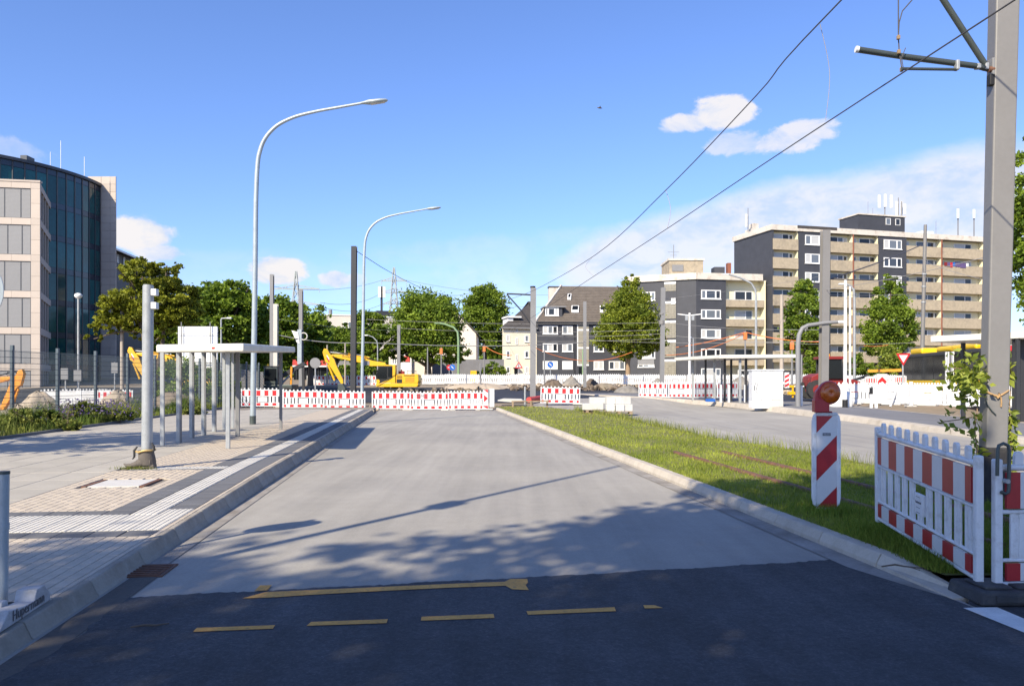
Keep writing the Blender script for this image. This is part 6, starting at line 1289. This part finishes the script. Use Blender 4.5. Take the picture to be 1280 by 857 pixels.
# ------------------------------------------------------------------ wires across
def span(label, a, b, sag, r=.02, m='wire_light', group='span wires over the crossing'):
    p, q = W(*a), W(*b); P_ = [p.lerp(q, i/10)-Vector((0,0,sag*4*(i/10)*(1-i/10))) for i in range(11)]; wire(label, P_, r, m, group)
span('thick cable from the left concrete pole to the black mast', (345,418,59), (458,428,62), .25, .035); span('thick cable from the black mast to the thin mast before the houses', (458,428,62), (731,428,72), .3, .035)
for i, (a, b, s, lb) in enumerate((((458,399,70),(828,403,66),.25,'upper thin span wire before the round trees'),((498,410,84),(828,412,66),.3,'second thin span wire before the round trees'),((344,398,59),(498,412,84),.3,'thin span wire over the telehandler'),((640,418,70),(828,417,66),.2,'thin span wire before the upper windows of the slate house'),((600,425,80),(828,423,66),.2,'thin span wire before the middle windows of the slate house'),((731,424,72),(1029,426,36.8),.2,'thin span wire from the thin mast to the big mast'),((828,418,66),(1152,428,58),.4,'thin span wire before the balconies of the slate block'),((828,402,66),(1029,412,36.8),.2,'upper thin span wire before the slate block windows'),((828,374,66),(1100,330,90),.3,'thin wire rising from the slate block to the tower block'),((1031,368,36.8),(1152,366,58),.1,'thin wire between the two right masts'),((1031,362,36.8),(1245,318,24),.1,'thin wire rising to the big right mast'),((1152,325,58),(1232,350,30),.1,'thin wire falling from the right mast'))):
    span(lb, a, b, s, .012)
span('dark cable rising from the far mast to the balconies mast', (1033,350,36.8), (1152,306,58), .1, .035, 'wire'); span('thin dark wire falling from the top of the black mast to the gable', (443,312,46), (592,364,118), 1.5, .02, 'wire'); span('dark horizontal arm between the two right masts', (1033,348.5,36.8), (1152,347.5,58), .1, .03, 'wire')
for a, b, s, lb in (((845,434,70),(931.5,415,70),.15,'orange cable rising from the slate block to the cable post'),((931.5,415,70),(1031,427,66),.25,'orange cable falling right of the cable post'),((828,444,66),(931.5,416,70),.5,'lower orange cable before the slate block'),((660,430,80),(790,440,85),1.3,'sagging orange cable before the slate house'),((605.5,432,86),(640,444,84),.3,'orange cable between the retaining wall post and the yellow house'),((1080,432,70),(1110,431,72),.1,'short orange cable behind the right tree')):
    span(lb, a, b, s, .035, 'orange_rope', 'orange cables on the building site')
# ------------------------------------------------------------------ pylons
def pylon(label, px, Y, rows, ybase):
    t = thing('pylon', label, 'pylon', (XA(px,Y),Y,0), 0, 'distant pylons'); z = lambda y: ZA(y, Y); s = Y/F; m = MB(); th_ = .55*Y/600
    top = z(rows[0]); zb = z(ybase); wb, wt = 8*s, .8*s
    cs = [(-1,-1),(1,-1),(1,1),(-1,1)]; lev = np.linspace(0,1,9)
    pt = lambda c, f: Vector((c[0]*(wb+(wt-wb)*f), c[1]*(wb+(wt-wb)*f), zb+(top-zb)*f))
    for c in cs: m.bar(pt(c,0), pt(c,1), th_)
    for f, g in zip(lev, lev[1:]):
        for i in range(4):
            a, b = cs[i], cs[(i+1)%4]; m.bar(pt(a,f), pt(b,g), th_*.55); m.bar(pt(b,f), pt(a,g), th_*.55)
    m.build('tower', M['lattice'], t)
    for y, w_ in rows[1]:
        a = MB(); zz = z(y)
        for s_ in (-1, 1):
            e = Vector((s_*w_*s,0,zz)); a.bar((0,-.8*s,zz), e, th_*1.2); a.bar((0,.8*s,zz), e, th_*1.2); a.bar((0,0,zz+5*s), e, th_*1.0)
            for k in (.25,.5,.75): a.bar((s_*w_*s*k,0,zz), (s_*w_*s*(k-.12),0,zz+5*s*(1-k)), th_*.45)
            a.bar(e, e-Vector((0,0,4.5*s)), th_*.7)
        a.build('crossarm', M['lattice'], t)
    return t
pylon('distant lattice pylon between the two grey masts', 370, 420, (339,[(361,29),(380.5,30)]), 430)
pylon('distant lattice pylon right of the phone antenna', 492.4, 560, (334,[(351,15.5),(365.5,15.5),(379.5,13)]), 430)
for i, (y0_, y1_) in enumerate(((358,350),(378,365),(383,379))): span(('upper','middle','lower')[i]+' power line strung between the two pylons', (342+58*(i>0),y0_,420), (478+i,y1_,560), 4, .12, 'lattice', 'power lines'); span(('upper','middle','lower')[i]+' power line running right from the farther pylon', (507,y1_,560), (700,y1_+18,700), 4, .12, 'lattice', 'power lines')
# ------------------------------------------------------------------ left site: fence, board, hoarding
fx, fy = -16.0, 25.0
fn = thing('mesh_fence', 'dark steel mesh fence with tall posts behind the left verge', 'fence', (0,0,0))
zt_ = 2.62; zb = .25; posts = [-16.0-.035*max(0,k-6)**1.3 for k in range(-3,12)]
for i, k in enumerate(range(-3,11)):
    x = posts[i]; y = 25+2.5*k; put('post', MB().box(-.045,.045,-.05,.05,0,zt_+.15-zb).mesh('post', M['fence_steel']), fn, (x,y,zb))
    if i == 0: continue
    mb = MB(); xa, ya = posts[i-1], y-2.5; n_ = 40
    for j in range(1, 13): zz = zb+.1+(zt_-zb-.15)*j/12; mb.bar((xa+.03,ya,zz),(x+.03,y,zz),.014)
    for j in range(1, n_): f = j/n_; X_ = xa+(x-xa)*f+.03; Y_ = ya+2.5*f; mb.box(X_-.003,X_+.003,Y_-.004,Y_+.004,zb+.1,zt_)
    mb.build('wire_panel', M['fence_steel'], fn)
wb = thing('site_board', 'large blank white board on a steel tube frame behind the shelter', 'board', (XA(222.6,45),45,.1), 0)
w_, z0, z1 = XA(271.5,45)-XA(222.6,45), ZA(460,45)-.1, ZA(408,45)-.1
MB().box(0,w_,0,.12,z0,z1).build('panel', M['white_flat'], wb)
for x in (.25,w_-.35): MB().cyl((x,-.14,0),(x,-.14,z1+.25),.03,8).build('tube', M['mast_far'], wb)
for z in (z0+.3,z1-.4): MB().cyl((-.05,-.14,z),(w_+.05,-.14,z),.02,8).build('crossbar', M['galv'], wb)
for x in (.35,): MB().cyl((x+.2,-.2,z0-.15),(x+1.3,-1.2,z0-1.4),.03,8).build('prop', M['white_flat'], wb)
hd = thing('hoarding', 'grey sheet-metal hoarding at the left end of the barriers', 'fence', (XA(301,50),50,.3), 0)
for k in range(4): MB().box(k*.36+.01,k*.36+.35,.02*(k%2),.05+.02*(k%2),0,ZA(461.5+k,50)-.3).build('sheet_panel', M['mast_far'], hd)
for i, (p0, p1, Y, yb, lb) in enumerate(((52,83,38,503,'white barrier behind the wire fence, left one'),(93,120,39,502,'white barrier behind the wire fence, middle one'),(122,150,38,500,'white barrier behind the wire fence, right one, with red marks'))):
    far_barrier(lb, p0, p0+(p1-p0)*1.55, yb, Y, 'white barriers on the left site', striped=(i == 2), zbase=.15)
o = thing('info_sign', 'small grey notice on a post behind the fence left of the concrete pole', 'sign', (XA(143.5,42),42,.1), 0); MB().cyl((0,0,0),(0,0,ZA(452,42)-.1),.035,8).build('post', M['galv'], o); MB().box(-.17,.17,-.05,-.02,ZA(466,42)-.1,ZA(453,42)-.1).build('plate', M['mast_far'], o)
for px_, py_, lb in ((82,466,'grey box on a post at the foot of the glass drum'),(98.5,468,'grey meter box on the round-headed lamp pole')):
    o = thing('meter_box', lb, 'box', (XA(px_,46.5),46.5,.1), 0); MB().box(-.22,.22,-.15,-.05,ZA(py_+8,46.5)-.1,ZA(py_-6,46.5)-.1).build('housing', M['mast_far'], o); MB().cyl((0,.0,0),(0,0,ZA(py_,46.5)-.1),.04,8).build('post', M['galv'], o)
bd_ = W(749.5,135,45); b = thing('bird', 'tiny dark bird flying high in the open sky', 'bird', bd_, R(20))
MB().rings([[(x,r*math.cos(a),r*math.sin(a)) for a in np.linspace(0,6.28,8,endpoint=False)] for x, r in ((-.16,.01),(-.05,.04),(.06,.04),(.14,.02),(.18,.005))]).build('body', M['bark'], b)
for s in (-1, 1): MB().add([(-.05,0,.02),(.06,0,.02),(.02,s*.13,.09),(-.05,s*.26,.04)], [(0,1,2,3)] if s > 0 else [(3,2,1,0)]).build('wing', M['conc_pole'], b)
# ------------------------------------------------------------------ trees and shrubs
def leaves(P, N_, size, m, tone, name='crown', parent=None):
    n = len(P); a = rng.normal(0,1,(n,3)); d = N_*.5+a*.8; d[:,2] -= .15; d /= np.linalg.norm(d,axis=1)[:,None]
    b = np.cross(d, rng.normal(0,1,(n,3))); b /= np.linalg.norm(b,axis=1)[:,None]; s = (size*rng.uniform(.6,1.35,n))[:,None]
    V = np.stack([P-d*s*.5, P+b*s*.34+d*s*.05, P+d*s*.55, P-b*s*.34+d*s*.05], 1).reshape(-1,3); i = np.arange(n)*4
    return put(name, npmesh(name, V, np.column_stack([i,i+1,i+2,i+3]), m, tone), parent)
def tree(label, X, Y, zb, blobs, nl, size, m, trunk=.25, group='trees behind the crossing', name='tree', limbs=7, stems=1, cl=.85, bark='bark', fork=.45):
    """blobs: (dx, dy, z, rx, ry, rz) ellipsoids of the crown, measured from the foot"""
    nl = int(nl*1.4); size *= .84; t = thing(name, label, 'tree', (X,Y,zb), 0, group); vol = np.array([b[3]*b[4]*b[5] for b in blobs])**.75; vol = vol/vol.sum()
    Ps, Ns, Ts = [], [], []
    for b, v in zip(blobs, vol):
        nc = max(8, int(v*nl/70)); u = rng.normal(0,1,(nc,3)); u /= np.linalg.norm(u,axis=1)[:,None]; r_ = rng.uniform(.45,1.04,nc)**.6; r_ = np.where(rng.uniform(0,1,nc) < .10, rng.uniform(1.05,1.2,nc), r_)
        c = u*r_[:,None]*np.array(b[3:6])+np.array(b[:3]); k = 70; rr = min(b[3:6])*.30*cl
        off = rng.normal(0,1,(nc,k,3))*np.array([1,1,.62])*rr*rng.uniform(.6,1.25,nc)[:,None,None]*.62
        P = (c[:,None]+off).reshape(-1,3); Ps.append(P); nn = off.reshape(-1,3)+np.repeat(u,k,0)*rr; Ns.append(nn/np.linalg.norm(nn,axis=1)[:,None])
        Ts.append(np.clip(np.repeat(rng.normal(.42,.2,nc),k)+rng.normal(0,.17,nc*k),0,1))
    P = np.concatenate(Ps); leaves(P, np.concatenate(Ns), size, m, np.concatenate(Ts), 'crown', t)
    zt_ = max(b[2]+b[5]*.5 for b in blobs); zl = min(b[2]-b[5] for b in blobs)
    tk = MB()
    for s in range(stems):
        o = (rng.uniform(-.4,.4)*(stems > 1), rng.uniform(-.3,.3)*(stems > 1)); l = rng.uniform(-.5,.5)*(stems > 1)*2
        tk.tube(smooth([Vector((o[0],o[1],-.2)),Vector((o[0]+l*.2,o[1],zl*.5+.1)),Vector((o[0]+l*.6,o[1],zl+.3)),Vector((l,0,(zl+zt_)/2)),Vector((l*1.2,0,zt_))],4), [trunk*(1.15-.95*i/16) for i in range(17)], 9)
    o_ = tk.build('trunk', M[bark], t)
    lb = MB()
    for i in range(limbs):
        b = blobs[i % len(blobs)]; e = Vector((b[0]+rng.normal(0,.5)*b[3], b[1]+rng.normal(0,.5)*b[4], b[2]+rng.uniform(-.4,.6)*b[5])); st_ = Vector((0,0,max(.8, zl*.75+rng.uniform(0,1)*(zt_-zl)*fork)))
        mid = st_.lerp(e,.5)+Vector((rng.normal(0,.2),rng.normal(0,.2),.25*(e-st_).length*.3)); lb.tube(smooth([st_,mid,e],4), [trunk*(.5-.04*k) for k in range(9)], 6)
    lb.build('limb', M[bark], o_); return t
def ptree(label, Y, spec, nl, size, m, zb=None, **k):
    """spec: list of crown lobes in photo pixels (px, py, rx, ry) at distance Y; the first gives the foot"""
    fx_ = k.pop('foot', spec[0][0]); X = XA(fx_, Y); zb = T(Y)-.1 if zb is None else zb; s = Y/F; B_ = []
    for q in spec: px_, py_, rx_, ry_ = q[:4]; dy = q[4] if len(q) > 4 else rng.normal(0,.25)*rx_*s; B_.append((XA(px_,Y)-X, dy, ZA(py_,Y)-zb, rx_*s, rx_*s*.95, ry_*s))
    return tree(label, X, Y, zb, B_, nl, size, m, **k)
ptree('wide olive-green tree with layered branches before the glass drum', 47, [(185,378,48,30),(150,385,28,20),(218,375,30,24),(195,345,36,17),(172,338,22,13),(135,408,22,10),(236,392,17,15),(165,400,30,13),(215,402,25,13),(122,422,12,6),(188,420,24,8)], 34000, .21, M['leaf_olive'], zb=.1, trunk=.16, stems=3, limbs=16, group='trees on the left', cl=.55, fork=.6)
ptree('dark green tree rising right behind the olive tree', 62, [(280,390,34,38),(262,378,20,26),(298,398,24,34),(285,362,22,15),(262,420,22,22)], 13000, .34, M['leaf_dark'], group='trees on the left', trunk=.3)
ptree('dark tree filling the gap behind the olive tree and the white board', 70, [(222,412,28,30),(205,420,20,24),(245,425,22,22)], 8000, .36, M['leaf_dark'], group='trees on the left', trunk=.3)
ptree('dark green tree left of the tall curved lamp pole', 66, [(318,415,26,42),(306,395,14,20),(322,386,14,14),(312,440,28,20)], 10000, .36, M['leaf_dark'], group='trees on the left', trunk=.3)
ptree('dark green tree behind the pale concrete pole', 72, [(350,410,26,40),(338,390,16,22),(360,398,16,22),(350,432,30,17)], 10000, .38, M['leaf_dark'], group='trees on the left', trunk=.3)
ptree('mid green tree right of the banner mast', 78, [(388,418,24,32),(378,406,15,18),(400,424,16,24),(388,433,28,12)], 9000, .38, M['leaf_dark'], group='trees on the left', trunk=.3)
ptree('low green tree before the far white building', 90, [(420,428,22,18),(432,420,16,14),(408,436,16,14),(424,438,26,10)], 7000, .4, M['leaf_mid'], trunk=.25)
ptree('green tree behind the lamp pole, left of the round tree', 98, [(462,412,20,24),(450,424,18,20),(474,428,18,20),(462,446,26,14)], 9000, .42, M['leaf_mid'], trunk=.3)
ptree('big round green tree left of the cream gable', 100, [(535,405,40,36),(520,392,24,22),(540,393,22,24),(535,382,22,14),(508,415,20,24),(555,420,21,22),(500,438,20,12),(545,440,36,14),(568,447,11,8)], 30000, .40, M['leaf_mid'], trunk=.5, limbs=12)
ptree('tall round-topped green tree between the gable and the yellow house', 150, [(606,395,27,36),(601,380,17,20),(612,385,18,24),(602,370,14,12),(588,410,16,20),(618,415,16,20),(603,432,28,12)], 22000, .5, M['leaf_mid'], trunk=.5)
ptree('pear-shaped bright green tree before the slate house', 98, [(785,412,38,24),(786,390,30,26),(787,370,18,22),(788,355,9,13),(760,425,18,14),(815,424,17,14),(790,440,26,9),(768,400,14,18),(806,402,14,18)], 30000, .32, M['leaf_pear'], trunk=.32, bark='bark_pale', limbs=10)
ptree('upright green tree at the left corner of the tower block', 103, [(1004,400,22,34),(1003,370,15,19),(1006,355,8,8),(990,418,13,24),(1019,416,14,26),(1004,438,22,12)], 14000, .36, M['leaf_mid'], trunk=.32)
ptree('upright pointed green tree before the middle of the tower block', 103, [(1111,404,26,30),(1112,376,19,24),(1112,352,9,13),(1092,418,16,20),(1132,414,14,22),(1111,434,26,10)], 16000, .36, M['leaf_mid'], trunk=.32, foot=1114)
ptree('tall tree at the right photo edge behind the big mast', 45, [(1325,300,52,70),(1300,235,32,50),(1292,190,20,24),(1310,370,44,40),(1288,330,22,40),(1284,270,16,30)], 15000, .26, M['leaf_mid'], zb=.8, trunk=.3, group='trees at the right')
ptree('small bushy tree below the pointed tree, left of the bus', 96, [(1113,447,15,16),(1114,460,13,10)], 4500, .3, M['leaf_fresh'], trunk=.12, group='shrubs before the tower block')
ptree('rounded shrub right of the big mast foot, before the tower block', 94, [(1082,466,14,11),(1072,456,10,14),(1090,470,10,8)], 5000, .28, M['leaf_mid'], trunk=.1, group='shrubs before the tower block')
ptree('dark upright shrub beside the curved grey lamp post', 92, [(1014,462,11,18),(1020,470,9,12)], 4500, .28, M['leaf_mid'], trunk=.1, group='shrubs before the tower block')
ptree('low bush behind the white barriers before the retaining wall', 100, [(618,464,13,10),(605,468,10,8)], 3500, .3, M['leaf_mid'], trunk=.1, group='shrubs behind the barriers')
ptree('green bush behind the excavator boom', 88, [(440,466,24,10),(462,462,14,14),(420,470,14,8)], 6000, .32, M['leaf_mid'], trunk=.1, group='shrubs behind the barriers')
ptree('dense bush behind the shelter posts at the wire fence', 44, [(225,478,26,28),(262,485,26,24),(290,490,14,20),(205,495,16,18)], 10000, .17, M['leaf_mid'], zb=.1, trunk=.06, group='shrubs at the wire fence', name='bush')
for px_, py_, rx_, ry_, Y, lb in ((22,525,22,13,21.5,'dark round weed bush at the left photo edge'),(112,512,20,10,25.5,'lilac-tinted weed bush under the wire fence'),(150,518,16,7,26.5,'low weed clump right of the lilac bush'),(60,522,18,9,24.0,'pale weed clump left of the lilac bush'),(240,512,18,8,33,'weed clump behind the shelter posts'),(85,530,14,6,22.5,'low dark weed clump at the pavement edge')):
    t = ptree(lb, Y, [(px_,py_,rx_,ry_),(px_-rx_*.6,py_+3,rx_*.55,ry_*.7),(px_+rx_*.6,py_+3,rx_*.55,ry_*.7)], 3600, .10, M['weed'], zb=.2, trunk=.015, limbs=8, group='weeds along the verge', name='weed_bush', fork=.2); t['category'] = 'bush'
n = 380; fp = np.column_stack([rng.normal(-13.6,.55,n), rng.normal(25.4,.6,n), rng.uniform(.5,1.05,n)]); tag(leaves(fp, rng.normal(0,1,(n,3)), .07, M['lilac'], rng.uniform(0,1,n), 'lilac_flowers'), kind='stuff')
n = 220; fp = np.column_stack([rng.uniform(-15.4,-13,n), rng.uniform(23,30,n), rng.uniform(.4,.9,n)]); tag(leaves(fp, rng.normal(0,1,(n,3)), .06, M['lilac'], rng.uniform(0,1,n), 'lilac_flowers'), kind='stuff')
# street trees behind and left of the camera: they cast the dappled shade on the road and the pavement
def street_tree(label, X, Y, r, zc, nl, sz=.28):
    return tree(label, X, Y, 0, [(0,0,zc,r,r,r*.75),(r*.55,.3*r,zc-.3,r*.6,r*.6,r*.5),(-r*.5,-.3*r,zc-.2,r*.6,r*.6,r*.5),(.1*r,r*.55,zc+.2,r*.55,r*.5,r*.5),(0,-.5*r,zc+.4,r*.6,r*.5,r*.5),(.45*r,-.45*r,zc,r*.5,r*.5,r*.45)], nl, sz, M['leaf_mid'], trunk=.2, group='street trees behind the camera', limbs=12, cl=.8)
street_tree('street tree behind the camera, left one', -10.3, -7.4, 3.2, 9.2, 7000)
street_tree('street tree behind the camera, second from the left', -6.0, -6.1, 3.3, 9.4, 8000)
street_tree('street tree behind the camera, third from the left', -3.0, -2.6, 2.85, 9.6, 9500)
street_tree('street tree behind the camera, right one', 1.4, -3.5, 2.5, 9.3, 10000)
street_tree('street tree left of the frame beside the pavement', -14.6, 11.6, 2.5, 6.4, 5200)

n = 26000; Xl = rng.uniform(XA(150,175), XA(640,175), n); top = 9.5+2.2*np.sin(Xl*.11)+1.4*np.sin(Xl*.29+1)+.8*np.sin(Xl*.9); zz_ = 1.5+(top-1.5)*rng.uniform(0,1,n)**.7
Pl = np.column_stack([Xl, 175+rng.normal(0,2.5,n)*(1.2-(zz_-1.5)/14), zz_]); nl_ = np.column_stack([rng.normal(0,.5,n), -np.ones(n), rng.uniform(0,1,n)]); nl_ /= np.linalg.norm(nl_,axis=1)[:,None]
tag(leaves(Pl, nl_, .95, M['leaf_dark'], np.clip(.4+.25*np.sin(Xl*.8)+rng.normal(0,.2,n),0,1), 'treeline'), kind='stuff')
